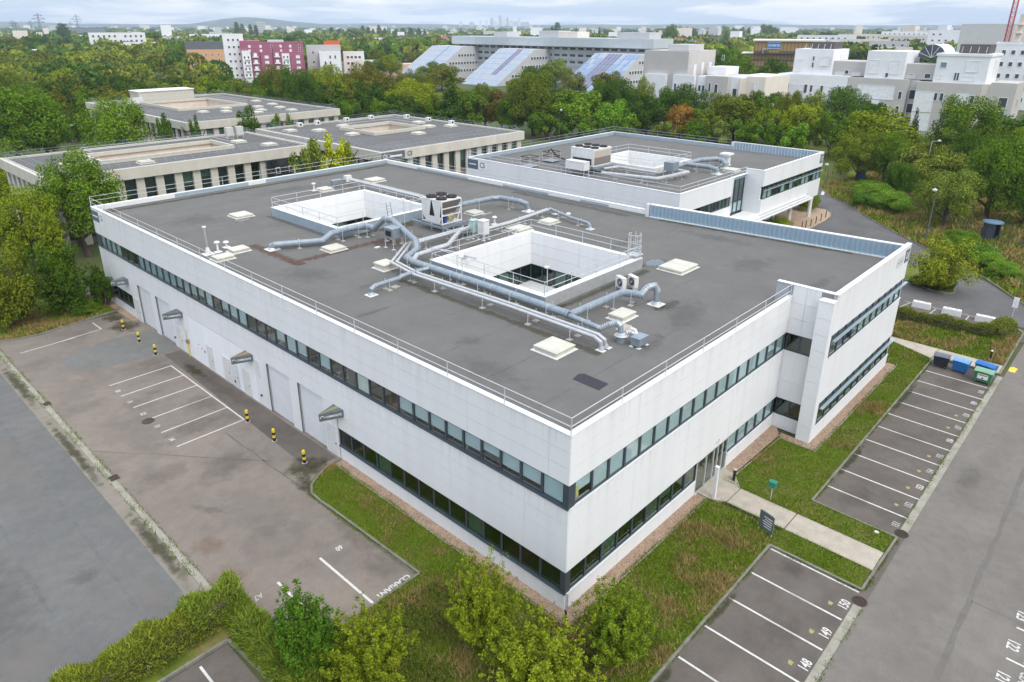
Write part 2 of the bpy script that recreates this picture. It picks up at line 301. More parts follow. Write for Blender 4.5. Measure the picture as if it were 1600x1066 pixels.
# the far plain takes the drier, built-up tone with distance (its own sheet, lying on the ground)
mb = MB(); n = 48
for k in range(n):
    a0, a1 = 2*PI*k/n, 2*PI*(k+1)/n
    mb.quad((60+420*math.cos(a0), 40+420*math.sin(a0), -.05), (60+8850*math.cos(a0), 40+8850*math.sin(a0), -.05), (60+8850*math.cos(a1), 40+8850*math.sin(a1), -.05), (60+420*math.cos(a1), 40+420*math.sin(a1), -.05))
struct('far_plain', mb, M['far'])
struct('yard', MB().sheet([(-11.95, 7.35), (0.2, 7.35), (0.2, 58.4), (-11.95, 59.2)], 0), M['yard'])
struct('yard', MB().sheet([(-12.75, 13.4), (-11.95, 13.4), (-11.95, 59.2), (-12.75, 59.2)], 0), M['weed'])
struct('road', MB().sheet([(-70, 13.4), (-12.75, 13.4), (-12.75, 59.2), (-70, 61)], 0), M['road'])
struct('tarmac_patch', MB().sheet([(-8.5, 50.9), (-4.4, 52.1), (-.2, 51.6), (-.2, 45.2), (-2.2, 45.3), (-8.45, 46.5)], .004), M['patch'])
struct('tarmac_patch', MB().sheet([(-.15, 20), (-.15, 45), (-1.6, 45), (-1.9, 33), (-2.2, 20)], .004), M['yard2'])
struct('parking_bay', MB().sheet([(-40, -30), (-12.7, -30), (-12.7, 10.5), (-40, 10.5)], 0), M['yard2'])
struct('parking_bay', MB().sheet([(-25, -10.95), (45.3, -10.95), (45.3, -5.55), (-25, -5.55)], 0), M['yard2'])
struct('road', MB().sheet([(-25, -60), (160, -60), (63.0, -12.0), (59.6, -10.95), (-25, -10.95)], 0), M['road2'])
# access lanes behind and beside the building
struct('access_road', MB().sheet([(41.4, 3), (48.5, 3), (58.6, 1.0), (59.2, -9.8), (66.6, -9.2), (77, -.8), (84, 6), (93, 14.7), (99.7, 19.8), (104, 24.5), (112, 30), (106, 36), (90, 24), (41.4, 24)], 0), M['dkroad'])
struct('access_road', MB().sheet([(59.2, -9.8), (59.6, -10.95), (63, -12), (68, -15), (66.6, -9.2)], 0), M['dkroad'])
struct('access_road', MB().sheet([(52.2, 1.5), (58.6, .95), (59.15, -9.8), (57.9, -10.9), (55.0, -10.9), (55.0, -.5)], .004), M['yard2'])
struct('access_road', MB().sheet([(40.5, 24), (90, 24), (106, 36), (100, 60), (40.5, 66), (-5, 68), (-5, 63.3), (38.5, 63.3)], 0), M['dkroad'])
# gravel strips against the walls
def strip(pts, z=.05): return MB().prism(pts, -.05, z)
for pts in ([(-.68, -.68), (0.1, -.1), (0.1, 19.4), (-.68, 19.4)], [(-.68, -.78), (13.3, -.78), (13.3, .1), (0.1, .1)], [(16.9, -.8), (23.6, -.95), (24.7, -.3), (24.7, .1), (16.9, .1)], [(23.3, -3.65), (41.7, -3.65), (41.7, -2.9), (24.0, -2.9), (24.0, -.9), (23.3, -1.2)], [(-.68, 55.2), (.1, 55.2), (.1, 63.2), (-.68, 63.2)]):
    struct('gravel_strip', strip(pts), M['gravel'])
# lawns (raised behind kerbs)
LAWNS = [
 [(-.72, 19.35), (-1.0, 19.46), (-2.2, 18.92), (-3.0, 18.35), (-3.45, 17.65), (-3.5, 16.6), (-3.44, 15.3), (-3.38, 12.7), (-3.28, 7.25), (-.72, 7.25)],
 [(-.72, 7.25), (-10.7, 7.25), (-12.3, 8.0), (-12.3, -20), (-12.2, -5.42), (11.95, -5.42), (12.0, -4.0), (13.7, -.85), (-.72, -.85)],
 [(11.95, -5.42), (12.0, -10.4), (13.72, -10.4), (13.78, -5.5), (13.78, -.85), (13.3, -.85)],
 [(15.72, -.5), (15.7, -10.4), (17.5, -10.5), (17.55, -5.62), (45.1, -5.55), (46.9, -1.7), (46.0, 2.5), (41.75, 2.5), (41.75, -3.72), (23.2, -3.72), (23.2, -1.2), (16.9, -.9)],
 [(47.95, 2.0), (52.3, 1.6), (52.4, -.2), (55, -9.5), (57.6, -10.4), (47.95, -10.5)],
]
LAWNS[1] = [(-.72, 7.25), (-10.75, 7.25), (-10.75, 13.6), (-19, 13.3), (-19, 10.75), (-12.3, 10.75), (-12.3, -5.42), (11.95, -5.42), (13.3, -5.42), (13.3, -.85), (-.72, -.85)]
LAWNS[2] = [(12.0, -5.42), (12.0, -10.4), (13.72, -10.4), (13.72, -5.42)]
for pl in LAWNS: struct('lawn', MB().prism(pl, -.04, .09), M['lawn'])
# side lawn at the left end of the yard, bank on the right, kerb island
struct('planting_bed', MB().prism([(-40, 60.2), (-11.3, 58.95), (-8.2, 58.1), (-4.6, 58.75), (-1.1, 59.3), (-.75, 59.3), (-.75, 63.2), (-6, 75), (-40, 80)], -.04, .09), M['lawn'])
BANK = [(112, 30), (104, 24.6), (101.3, 21.6), (99.6, 19.8), (92.9, 14.6), (87.7, 9.7), (83.7, 5.8), (80, 2.2), (76.7, -.8), (74.5, -3.6), (71.8, -5.6), (68.9, -7.5), (66.6, -9.2), (62.5, -12.6)]
struct('grass_bank', MB().prism(BANK+[(90, -50), (230, -60), (240, 60), (130, 60)], -.04, .11), M['lawn'])
ISL = [(66.6, 3.2), (66.2, 1.5), (64.9, -.3), (64.4, -2.0), (65.4, -2.85), (68, -2.4), (72.9, -1.0), (74.2, .6), (73.5, 3.0), (70, 5.0)]
struct('planting_bed', MB().prism(ISL, -.04, .1), M['lawn'])
struct('terrace', MB().prism([(94.5, 21.9), (92.8, 20.6), (90.5, 19.85), (87, 19.4), (81.8, 19.3), (70, 19.6), (70, 26.5), (94.5, 26.5)], -.04, .06), mat('tan_paving', (.42, .31, .21), (.35, .26, .18), .8, .85, c3=(.3, .24, .19), scale3=.6))
struct('footpath', MB().prism([(91.2, -1.5), (89.7, -1.0), (86.2, -2.9), (81.0, -5.1), (76.0, -6.6), (72.6, -7.9), (73.4, -8.8), (78.1, -7.6), (81.8, -6.3), (87.0, -4.1)], .11, .115), M['dkroad'])
struct('footpath', MB().prism([(135, 26), (112, 8), (107, 3), (103, -1), (90, -15), (92, -17), (106, -2.2), (112, 4.0), (137, 24)], .11, .115), mat('brown_path', (.2, .16, .14), (.17, .14, .125), .8, .9))
# concrete paths
pth = MB()
for x0, x1, y0, y1 in [(13.76, 15.66, -5.5, -1.9), (13.76, 15.66, -10.45, -5.56)]: pth.box(x0, x1, y0, y1, -.05, .105)
pth.prism([(13.35, -.02), (17.0, -.02), (16.8, -.95), (15.66, -1.85), (13.76, -1.85), (13.35, -.95)], -.05, .105)
struct('path', pth, M['path'])
pth = MB(); pth.box(45.95, 47.9, -10.5, -5.55, -.05, .1); pth.prism([(47.9, -5.5), (45.3, -5.5), (46.95, -1.7), (46.0, 3.0), (47.9, 3.0)], -.05, .1)
struct('path', pth, M['path'])
# kerbs as rows of separate stones
def kerb(name, path, wid=.14, z=.13, L=1.0, m='kerb', closed=False):
    mb = MB(); pts = [Vector((p[0], p[1], 0)) for p in path]
    if closed: pts.append(pts[0])
    for a, b in zip(pts, pts[1:]):
        d = b-a; n = max(1, round(d.length/L)); t = d.normalized(); s = Vector((-t.y, t.x, 0))*wid/2
        for k in range(n):
            p = a+d*(k/n)+t*.006; q = a+d*((k+1)/n)-t*.006
            mb.prism([tuple((p-s)[:2]), tuple((q-s)[:2]), tuple((q+s)[:2]), tuple((p+s)[:2])], -.05, z+rnd.uniform(-.006, .006))
    return struct(name, mb, M[m])
kerb('kerb', [(-.2, 19.5), (-1.0, 19.56), (-2.22, 19.0), (-3.08, 18.43), (-3.55, 17.7), (-3.6, 16.6), (-3.54, 15.3), (-3.48, 12.7), (-3.38, 7.33), (-10.8, 7.33), (-10.8, 13.7), (-19, 13.4)])
kerb('kerb', [(-19, 10.65), (-12.6, 10.65), (-12.4, 8.08), (-12.4, -5.5)])
kerb('kerb', [(-12.2, -5.5), (11.88, -5.5), (11.9, -10.5), (17.55, -10.6), (17.62, -5.68), (45.1, -5.63)], wid=.13)
kerb('kerb', [(45.1, -5.63), (45.9, -5.63), (45.92, -10.6), (47.9, -10.6), (57.5, -10.5), (58.3, -9.9)])
kerb('kerb', [(-40, 60.1), (-11.2, 58.86), (-8.2, 58.0), (-4.6, 58.66), (-1.1, 59.2), (-.3, 59.3)])
kerb('kerb', BANK, wid=.16); kerb('kerb', ISL, closed=True, wid=.16)
kerb('kerb', [(94.6, 22.0), (92.8, 20.5), (90.5, 19.75), (87, 19.3), (81.8, 19.2), (70, 19.5)], z=.12)
kerb('kerb', [(-.76, 19.3), (-.76, -.86), (13.2, -.86)], wid=.06, z=.11, m='conc'); kerb('kerb', [(16.9, -.95), (23.2, -1.2), (23.2, -3.72), (41.8, -3.72)], wid=.06, z=.11, m='conc')
# gutters: rows of concrete channel slabs
def gutter(a, b, wid, L=1.0):
    mb = MB(); a = Vector(a); b = Vector(b); d = b-a; n = round(d.length/L); t = d.normalized(); s = Vector((-t.y, t.x))*wid/2
    for k in range(n):
        p = a+d*(k/n)+t*.008; q = a+d*((k+1)/n)-t*.008
        mb.prism([tuple(p-s), tuple(q-s), tuple(q+s), tuple(p+s)], -.04, .008+rnd.uniform(-.003, .003))
    return struct('gutter', mb, M['slab'])
gutter((-11.72, 13.8), (-11.75, 58.5), .36)
gutter((-3, -10.72), (10.7, -10.72), .4); gutter((18.5, -10.72), (45.6, -10.72), .42); gutter((-12, -10.72), (-3, -10.72), .4)
# iron gratings in the gutters and manholes
def grating(x, y, lx, ly, rz=0, round_=False, label='', group=None):
    o = thing('drain_grate', label, 'drain', (x, y, .012), rz)
    mb = MB()
    if round_:
        mb.tube([(.33*math.cos(a), .33*math.sin(a), .012) for a in [2*PI*k/20 for k in range(21)]], .04, 6); mb.cyl(0, 0, -.03, .004, .33, 20)
    else:
        for s in (-1, 1): mb.box(-lx/2, lx/2, s*ly/2-.025, s*ly/2+.025, 0, .02); mb.box(s*lx/2-.025, s*lx/2+.025, -ly/2, ly/2, 0, .0205)
        mb.box(-lx/2, lx/2, -ly/2, ly/2, -.04, .002)
    mb.build('frame', M['grate'], o)
    n = 7 if lx > .5 else 5
    for k in range(n):
        xx = -lx/2+lx*(k+.5)/n; yy = ly/2 if not round_ else math.sqrt(max(0, .33**2-xx*xx))
        MB().box(xx-.018, xx+.018, -yy, yy, .003, .024).build('bar', M['grate'], o)
grating(-11.6, 42.7, .45, .55, label='small square iron drain grate in the left gutter, farther from the hedge')
grating(-11.55, 28.6, .5, .6, label='large square iron drain grate in the left gutter, nearer to the hedge')
grating(11.06, -10.69, .66, .66, round_=True, label='round iron drain grate at the gutter end beside stall 150')
grating(18.2, -10.69, .66, .66, round_=True, label='round iron grate across the path, at the gutter end beside stall 151')
for x, y, r, lab in [(-7.16, 34.3, .42, 'round manhole cover among the numbered stalls of the left yard'), (64.5, 6, .4, 'round manhole cover in the lane behind the white building')]:
    o = thing('manhole_cover', lab, 'manhole', (x, y, 0)); MB().cyl(0, 0, -.03, .008, r, 20).build('lid', M['grate'], o); MB().tube([(r*math.cos(a), r*math.sin(a), .006) for a in [2*PI*k/20 for k in range(21)]], .03, 5).build('rim', M['grate'], o)
# ---- painted markings
def line(a, b, wid=.1, m='paint', z=.0045, name='stall_line'):
    a = Vector(a); b = Vector(b); t = (b-a).normalized(); s = Vector((-t.y, t.x))*wid/2
    return struct(name, MB().sheet([tuple(a-s), tuple(b-s), tuple(b+s), tuple(a+s)], z), M[m])
for y in (42.35, 39.8, 37.2, 34.55, 31.95, 29.3): line((-7.15, y), (-2.1, y), .11)
line((-2.1, 42.4), (-2.1, 29.25), .11, z=.0085)
line((-10.5, 54.75), (-5.9, 54.95)); line((-3.5, 57.6), (-3.45, 55.3)); line((-3.45, 55.3), (-7.5, 54.9), z=.0085)
line((-6.4, 12.35), (-6.35, 7.45), .14); line((-8.97, 12.4), (-8.94, 7.5), .14); line((-14.2, 10.2), (-14.2, 5.2), .12)
for k in range(-6, 6): line((-.95+2.53*k-2.5*0, -5.65), (-.95+2.53*k, -10.45), .11)
for k in range(10): line((41.95-2.5*k+.5, -5.75), (41.95-2.5*k+.5, -10.5), .11)
for k in range(5): line((9.66+2.5*k, -16.92), (9.66+2.5*k, -22), .11)
for a, b in [((57.0, .3), (59.0, -.1)), ((56.9, -2.5), (58.9, -2.6)), ((57.4, -5.6), (59.1, -5.6))]: line(a, b, .12, 'paintold', z=.0085)
line((59.2, .5), (59.4, -9.6), .1, 'paintold', z=.0085)
line((105, 26.5), (111, 28.2), .5, 'paint', z=.0045); line((67.0, 3.9), (66.2, 4.6), .3, 'paint')
def num(s, x, y, rz, size=.62, sx=.8, m='paint', name='stall_number'): return tag(text(name, s, size, (x, y, .006), (0, 0, rz), M[m], None, sx, .012), kind='structure')
for k, s in enumerate(('10', '11', '12', '13', '14')): num(s, -7.02, 40.9-2.6*k, -PI/2, .55)
num('A7', -10.2, 12.2, PI, .5, m='paintold'); num('60', -5.2, 12.25, PI, .5); num('CLARIANT', -4.9, 7.68, PI, .48, .95)
for k in range(150, 143, -1): num(str(k), 10.3-2.53*(150-k), -10.2, 0, .66, .72)
for k, x in zip(range(151, 160), (18.9, 21.4, 23.87, 26.25, 28.7, 31.4, 33.8, 36.25, 38.8)): num(str(k), x, -10.2, 0, .56, .72, 'paintold' if k % 3 else 'paint')
num('160', 41.3, -10.2, 0, .6, .72, 'paintold')
for k, s in enumerate(('121', '122', '123', '124')): num(s, 10.8+2.45*k, -17.0, PI, .72, .72); num('CLARIANT', 10.8+2.45*k, -17.75, PI, .6, .68, 'paintold')
for x in (9.9, 7.4, 4.9, 20.9, 23.3, 25.8, 28.2, 33.3, 35.7): tag(MB().sheet([(x-.14, -9.72), (x+.12, -9.75), (x+.14, -9.5), (x-.12, -9.55)], .0045).build('faded_marking', M['ypaint']), kind='structure')
tag(MB().sheet([(47.3, -11.5), (48.3, -11.55), (48.5, -11.2), (48.2, -11.0), (47.4, -11.0), (47.2, -11.2)], .006).build('faded_marking', M['yellow']), kind='structure')
# oil and damp marks on the yard
def stain(x, y, rx, ry, m, z=.0065, parent=None, name='stain', rz=0):
    o = MB().quad((-rx, -ry, 0), (rx, -ry, 0), (rx, ry, 0), (-rx, ry, 0)).build(name, ST[m], parent, (x, y, z), rz)
    return o if parent else tag(o, kind='structure')
dz_ = [0]
def gst(x, y, rx, ry, m, rz=0): dz_[0] += 1; return stain(x, y, rx, ry, m, .0065+.0007*(dz_[0] % 9), None, 'stain', rz)
for x, y, rx, ry, m, rz in [(-2.2, 20.4, 2.0, 2.2, 'moss', 0), (-3.2, 18.4, .9, 2.2, 'moss', 0), (-1.7, 54.3, 1.9, 2.6, 'moss', 0), (-1.6, 57.4, 1.4, 1.8, 'moss', 0), (-4.3, 9.2, 1.6, 2.2, 'dark', 0), (-4.0, 12.5, .9, 4.0, 'dark', 0), (-6, 24.5, 3.2, 2.2, 'dark', .4), (-9.2, 26.5, 2.6, 1.6, 'dark', .2), (-5.2, 31.0, 2.8, 1.8, 'dark', 0), (-3.1, 34.0, 2.0, 2.6, 'dark', 0), (-5, 38.6, 1.0, .7, 'dark', 0), (-8.5, 33, 2.5, 5, 'pale', .3), (-6.8, 19, 2.6, 4.2, 'pale', .2), (-9.6, 43.5, 2.0, 6, 'pale', 0), (-5.8, 15.5, 1.2, .8, 'pale', 0), (-8.8, 21, .5, 2.2, 'dark', .5), (-10.6, 14.6, 1.4, 1.6, 'rustl', 0), (-10.2, 17.8, 1.2, 1.6, 'rustl', 0), (-3.0, 44.2, 2.2, 1.4, 'dark', 0), (-1.0, 35, .9, 6, 'dark', 0), (-1.1, 40, .7, 3, 'moss', 0), (-7.5, 47.6, 2.6, 1.6, 'pale', 0), (-12.3, 20, .6, 6, 'moss', 0), (-12.4, 34, .5, 8, 'moss', 0), (-12.3, 48, .6, 7, 'moss', 0), (-16, 20.3, 1.1, .9, 'dark', 0), (-20, 22, 3, 7, 'dark', .1), (-16, 36, 2, 9, 'pale', 0), (-17, 48, 3, 6, 'dark', 0), (-14.0, 16.5, 1.0, 2.2, 'pale', 0), (-19.7, 16.5, 2.2, 3, 'pale', 0),
 (-14.6, 8.6, 1.7, 1.6, 'dark', 0), (2.5, -8, 2.0, 1.6, 'pale', 0), (6.4, -8.6, 1.6, 1.4, 'dark', 0), (9.8, -8.2, 2.0, 1.4, 'pale', 0), (11, -7, 1.0, 1.2, 'dark', 0), (20, -7.5, 2.2, 1.5, 'dark', 0), (26, -8.2, 1.8, 1.4, 'pale', 0), (30, -8.0, 1.2, 1.8, 'dark', 0), (36, -8.2, 2.2, 1.2, 'pale', 0), (41, -8, 2.2, 1.8, 'dark', 0), (14, -13, 4, 1.6, 'pale', 0), (22, -15.5, 5, 1.6, 'pale', 0), (32, -13, 6, 1.2, 'pale', 0), (38, -14.5, 4, 1.4, 'dark', 0), (8, -14, 3, 2, 'pale', 0), (27, -12.3, 3, .9, 'dark', 0), (48, -13, 5, 1.5, 'dark', 0),
 (-1.0, -5.75, 3.0, .3, 'moss', 0), (5.5, -5.75, 2.5, .25, 'moss', 0), (24, -5.9, 4, .3, 'moss', 0), (36, -5.9, 5, .3, 'moss', 0), (56, -4, 1.6, 3, 'dark', 0), (61, -2, 1.6, 4, 'pale', .2), (70, 3, 3, 4, 'dark', .8), (80, 12, 2, 6, 'pale', -.8)]: gst(x, y, rx, ry, m, rz)
seamm = mat('road_seam', (.118, .119, .115), (.128, .13, .125), 2, .9, .2, 26, grain=.12); seamm2 = mat('brown_road_seam', (.128, .118, .106), (.14, .13, .115), 2, .9, .2, 26, grain=.12)
def seam(a, b, wid, m, sd):
    r2 = random.Random(sd); a = Vector(a); b = Vector(b); n = max(2, int((b-a).length/1.2)); t = (b-a).normalized(); s = Vector((-t.y, t.x)); Lf, Rt = [], []
    for k in range(n+1):
        p = a+(b-a)*k/n+s*r2.uniform(-.06, .06); w_ = wid*r2.uniform(.5, 1.2)/2; Lf.append(tuple(p+s*w_)); Rt.append(tuple(p-s*w_))
    mb = MB()
    for k in range(n): mb.quad((*Rt[k], .004), (*Rt[k+1], .004), (*Lf[k+1], .004), (*Lf[k], .004))
    return struct('road_seam', mb, m)
seam((-14.85, 13.6), (-14.8, 58), .26, seamm, 1); seam((-18, 13.5), (-18.0, 58), .3, seamm, 2); seam((-22.5, 13.5), (-22.4, 58), .3, seamm, 3); seam((-17.9, 25.6), (-14.95, 25.2), .14, seamm, 4); seam((-22.4, 34), (-18.1, 33.4), .14, seamm, 5)
seam((5, -14.8), (55, -14.8), .3, seamm2, 6); seam((15.1, -14.9), (15.0, -20), .2, seamm2, 7); seam((-11.4, 33), (-3.4, 22.8), .12, seamm2, 8); seam((-3.9, 28.6), (-3.7, 19.8), .14, seamm2, 9); seam((-3.7, 19.8), (-3.55, 7.6), .3, mat('mossy_stain', (.12, .115, .07)), 10)

# ================================================================ MAIN WHITE OFFICE BUILDING
def rect_ring(mb, x0, x1, y0, y1, t, z0, z1):
    mb.box(x0, x1, y0, y0+t, z0, z1); mb.box(x0, x1, y1-t, y1, z0, z1); mb.box(x0, x0+t, y0+t, y1-t, z0, z1); mb.box(x1-t, x1, y0+t, y1-t, z0, z1)
_wc = {}
def window(parent, loc, rz, wid, h, g='window_glass', blind=0, bm='blind', sill=True, name='window', split=0):
    """a window whose outward side is local -Y: frame bars, one pane, an optional blind behind the glass"""
    key = (round(wid, 2), round(h, 2), split)
    if key not in _wc:
        f = .06; mb = MB()
        mb.box(-wid/2, wid/2, -.02, .10, 0, f); mb.box(-wid/2, wid/2, -.02, .10, h-f, h)
        mb.box(-wid/2, -wid/2+f, -.02, .10, f, h-f); mb.box(wid/2-f, wid/2, -.02, .10, f, h-f)
        if split: mb.box(-.02, .02, 0, .08, f, h-f)
        _wc[key] = (mb.mesh('window_frame', M['dark']), {})
    me, sub = _wc[key]
    o = link(name, me, parent, loc, rz)
    k = ('p', g)
    if k not in sub: sub[k] = MB().box(-wid/2+.055, wid/2-.055, .03, .045, .055, h-.055).mesh('pane', MATS[g])
    link('pane', sub[k], o)
    if blind:
        k = ('b', round(blind, 2), bm)
        if k not in sub: sub[k] = MB().box(-wid/2+.07, wid/2-.07, .10, .112, h-.06-(h-.12)*blind, h-.06).mesh('blind', M[bm])
        link('blind', sub[k], o)
    return o
_pc = {}
def panel(parent, loc, rz, lx, lz, m='white', th=.05):
    k = (round(lx, 3), round(lz, 3), m, th)
    if k not in _pc: _pc[k] = MB().box(.008, lx-.008, 0, th, .008, lz-.008).mesh('panel', M[m])
    return link('panel', _pc[k], parent, loc, rz)
B = thing('office_building', 'white two storey office and workshop building with a grey flat roof and two open courtyards', 'building')
LF = -PI/2                      # rotation of the long left front (faces -X); right front needs none
ZT, ZR = 10.33, 9.7
WT, W0 = 7.6, 6.27              # upper windows
LT, L0 = 2.45, 1.1              # lower windows
YL, XN, XD, YB = 62.9, 24.62, 41.0, -2.97
wall = MB()
# ---- left front: backing and panels.  local x of a panel runs towards -Y
def lpan(y_from, y_to, zs, step=5.6):
    y = y_from
    while y > y_to+.01:
        l = min(step, y-y_to)
        for z0, z1 in zs: panel(B, (0, y, z0), LF, l, z1-z0)
        wall.box(.05, .3, max(.06, y-l), y, zs[0][0], zs[-1][1]); y -= l
fas = [(WT, 8.51), (8.51, 9.42), (9.42, ZT)]
lpan(YL, 0, fas); lpan(YL, 55.6, [(0, L0)], 7.3); lpan(19.6, 0, [(0, L0)])
lpan(19.6, 0, [(LT, 3.4), (3.4, 4.35), (4.35, 5.3), (5.3, W0)])
lpan(YL, 55.6, [(LT, 4.12), (4.12, W0)], 7.3); lpan(55.6, 19.6, [(4.12, 5.2), (5.2, W0)], 6.0)
# upper band of windows, left front
kinds = {}
def pick(r):
    u = r.random()
    return (0, 'blind') if u < .3 else ((.62, 'blind') if u < .55 else ((.82, 'blind') if u < .75 else ((.97, 'blind') if u < .9 else (.97, 'blindw'))))
r = random.Random(3)
for k in range(44):
    yc = .98+1.4*k+.05
    b, bm = pick(r)
    if k in (0,): b, bm = .97, 'blind'
    if k in (1, 2, 4, 5, 6, 7): b, bm = .72, 'blind'
    if k == 3: b = .5
    if k in (8,): b, bm = .75, 'blind'
    if k in (9, 10, 12, 13, 19, 20): b = 0
    if k == 11: b, bm = .97, 'blindw'
    if k > 30 and b: b, bm = .97, 'blind'
    window(B, (0.06, yc, W0), LF, 1.4, WT-W0, 'window_glass', b, bm)
MB().box(.0, .12, 0, .3, W0, WT).build('corner_post', M['dark'], B); MB().box(.12, .5, 0, .12, W0, WT).build('corner_post', M['dark'], B)
MB().box(.0, .12, 0, .3, L0, LT).build('corner_post', M['dark'], B); MB().box(.12, .4, 0, .12, L0, LT).build('corner_post', M['dark'], B)
MB().box(.02, .25, 61.93, 62.88, W0, WT).build('corner_post', M['dark'], B)
for k in range(14):
    yc = 1.0+1.38*k
    window(B, (.06, yc, L0), LF, 1.38, LT-L0, 'dark_window_glass', .97 if k in (4, 10) else 0, 'blindw')
wall.box(0, .3, 19.02+.65, 19.72, L0, LT)
for k in range(5): window(B, (.06, 56.3+1.4*k, L0), LF, 1.4, LT-L0, 'dark_window_glass', 0)
# sills along the bands
sl = MB(); sl.box(-.05, .06, .0, YL, W0-.06, W0-.003); sl.box(-.05, .06, 0, 19.7, L0-.06, L0-.003); sl.box(-.05, .06, 55.6, YL, L0-.06, L0-.003); sl.build('sill', M['dark'], B)
# ---- ground floor doors of the left front
def shutter(y0, y1, z1=4.08):
    d = MB(); n = 8; d.box(.16, .2, y0, y1, .02, z1)
    o = d.build('shutter_door', M['flashl'], B)
    for k in range(n): MB().box(.135, .16, y0+.02, y1-.02, .05+(z1-.07)*k/n, .05+(z1-.07)*(k+1)/n-.012).build('shutter_slat', mat('pale_grey_shutter', (.69, .70, .71), (.65, .66, .67), 1, .5), o)
    MB().box(.0, .045, y1, y1+.06, 0, z1).build('door_track', M['dark'], o)
for y0, y1 in ((50.5, 53.55), (46.2, 49.25), (25.68, 28.83), (21.35, 24.45)): shutter(y0, y1)
for y0, y1 in ((53.61, 55.6), (49.31, 50.5), (43.5, 46.2), (28.89, 30.85), (24.51, 25.68), (19.72, 21.35)):
    wall.box(.05, .3, y0, y1, 0, 4.12); panel(B, (0, y1, 0), LF, y1-y0, 4.12)
for y0, y1, nm in ((54.0, 55.3, 'service_door'), (19.9, 21.1, 'service_door'), (44.3, 45.4, 'service_door')):
    o = MB().box(-.035, -.002, y0, y1, .03, 2.4 if y0 != 44.3 else 2.3).build(nm, M['pvc'], B); MB().box(-.06, -.036, y0+.1, y0+.2, 1.0, 1.12).build('door_handle', M['dark'], o)
for y in (45.9, 30.1): MB().box(-.12, 0, y, y+.12, .85, 1.0).build('wall_box', M['dark'], B)
MB().box(-.03, 0, 54.35, 54.75, 1.7, 2.0).build('door_notice', M['anth'], B)
# ribbed cladding: a saw-tooth profile of narrow horizontal laps
rc = MB(); n = 34; y0, y1 = 30.85, 43.5
for k in range(n):
    z0, z1 = 4.1*k/n, 4.1*(k+1)/n
    rc.quad((.005, y1, z0), (.005, y0, z0), (.035, y0, z1), (.035, y1, z1)); rc.quad((.035, y1, z1), (.035, y0, z1), (.005, y0, z1), (.005, y1, z1))
tag(rc.build('ribbed_cladding', M['white'], B), kind='stuff'); wall.box(.04, .3, y0, y1, 0, 4.12)
for y0, y1, z1 in ((38.3, 39.3, 2.35), (35.2, 36.4, 2.3), (33.9, 34.9, 2.25), (31.9, 33.0, 2.25)):
    o = MB().box(-.05, -.001, y0, y1, .03, z1).build('service_door', M['pvc'], B); MB().box(-.075, -.051, y0+.08, y0+.16, 1.0, 1.1).build('door_handle', M['dark'], o)
red = mat('red_sticker', (.5, .05, .08), None, 3, .5)
for y, z, s in ((40.3, 1.5, .13), (39.75, 1.35, .2), (40.9, 1.75, .1)): MB().box(-.012, 0.003, y, y+s, z, z+s).build('sticker', red if s > .1 else M['black'], B)
MB().tube([(-.02, 34.5, .55), (-.075, 34.5, .55)], .12, 10).build('vent_flap', M['black'], B)
MB().box(-.03, .0, 29.9, 30.6, 2.5, 3.95).build('white_board', M['pvc'], B)
o = MB().tube([(-.1, 43.05, 0), (-.1, 43.05, 1.3)], .06, 8).build('gas_riser', M['yellow'], B)
MB().box(-.22, -.02, 42.9, 43.2, 1.3, 1.62).build('meter_box', mat('brown_box', (.3, .22, .12), None, 3, .6), o); MB().tube([(-.1, 43.05, 1.6), (-.1, 43.05, 2.6)], .035, 6).build('upper_riser', mat('dull_yellow', (.5, .45, .25), None, 3, .6), o)
# wedge shaped sign canopies over the doors
def canopy(yw, stripe, txt):
    z0, z1 = 3.62, 4.16; A = (-.002, yw); T = (-1.42, yw+.62); T2 = (-1.42, yw+.74); Bk = (-.002, yw+1.15)
    o = MB().prism([A, Bk, T2, T], z0, z1).build('door_canopy', M['anth'], B)
    def lerp(p, q, t): return (p[0]+(q[0]-p[0])*t, p[1]+(q[1]-p[1])*t)
    MB().sheet([lerp(A, Bk, .42), lerp(A, Bk, .72), lerp(T, T2, .7), lerp(T, T2, .35)], z1+.004).build('canopy_stripe', M[stripe], o)
    ang = math.atan2(A[1]-T[1], A[0]-T[0]); nx, ny = math.sin(ang), -math.cos(ang)
    c = lerp(T, A, .57)
    text('canopy_lettering', txt, .22, (c[0]+nx*.012, c[1]+ny*.012, 3.88), (PI/2, 0, ang), M['letter'], o, .72, .004)
    c2 = lerp(T, A, .1); MB().tube([(c2[0]+nx*.012+.13*math.cos(a)*math.cos(ang), c2[1]+ny*.012+.13*math.cos(a)*math.sin(ang), 3.86+.13*math.sin(a)) for a in [PI*k/8 for k in range(9)]], .02, 4).build('canopy_emblem', M['letter'], o)
for yw, st, tx in ((55.85, 'anth', 'ACCUEIL'), (43.42, 'anth', 'COMMANDITE'), (30.86, 'osign', 'COMMANDITE'), (18.8, 'lime', 'COMMANDITE')): canopy(yw, st, tx)
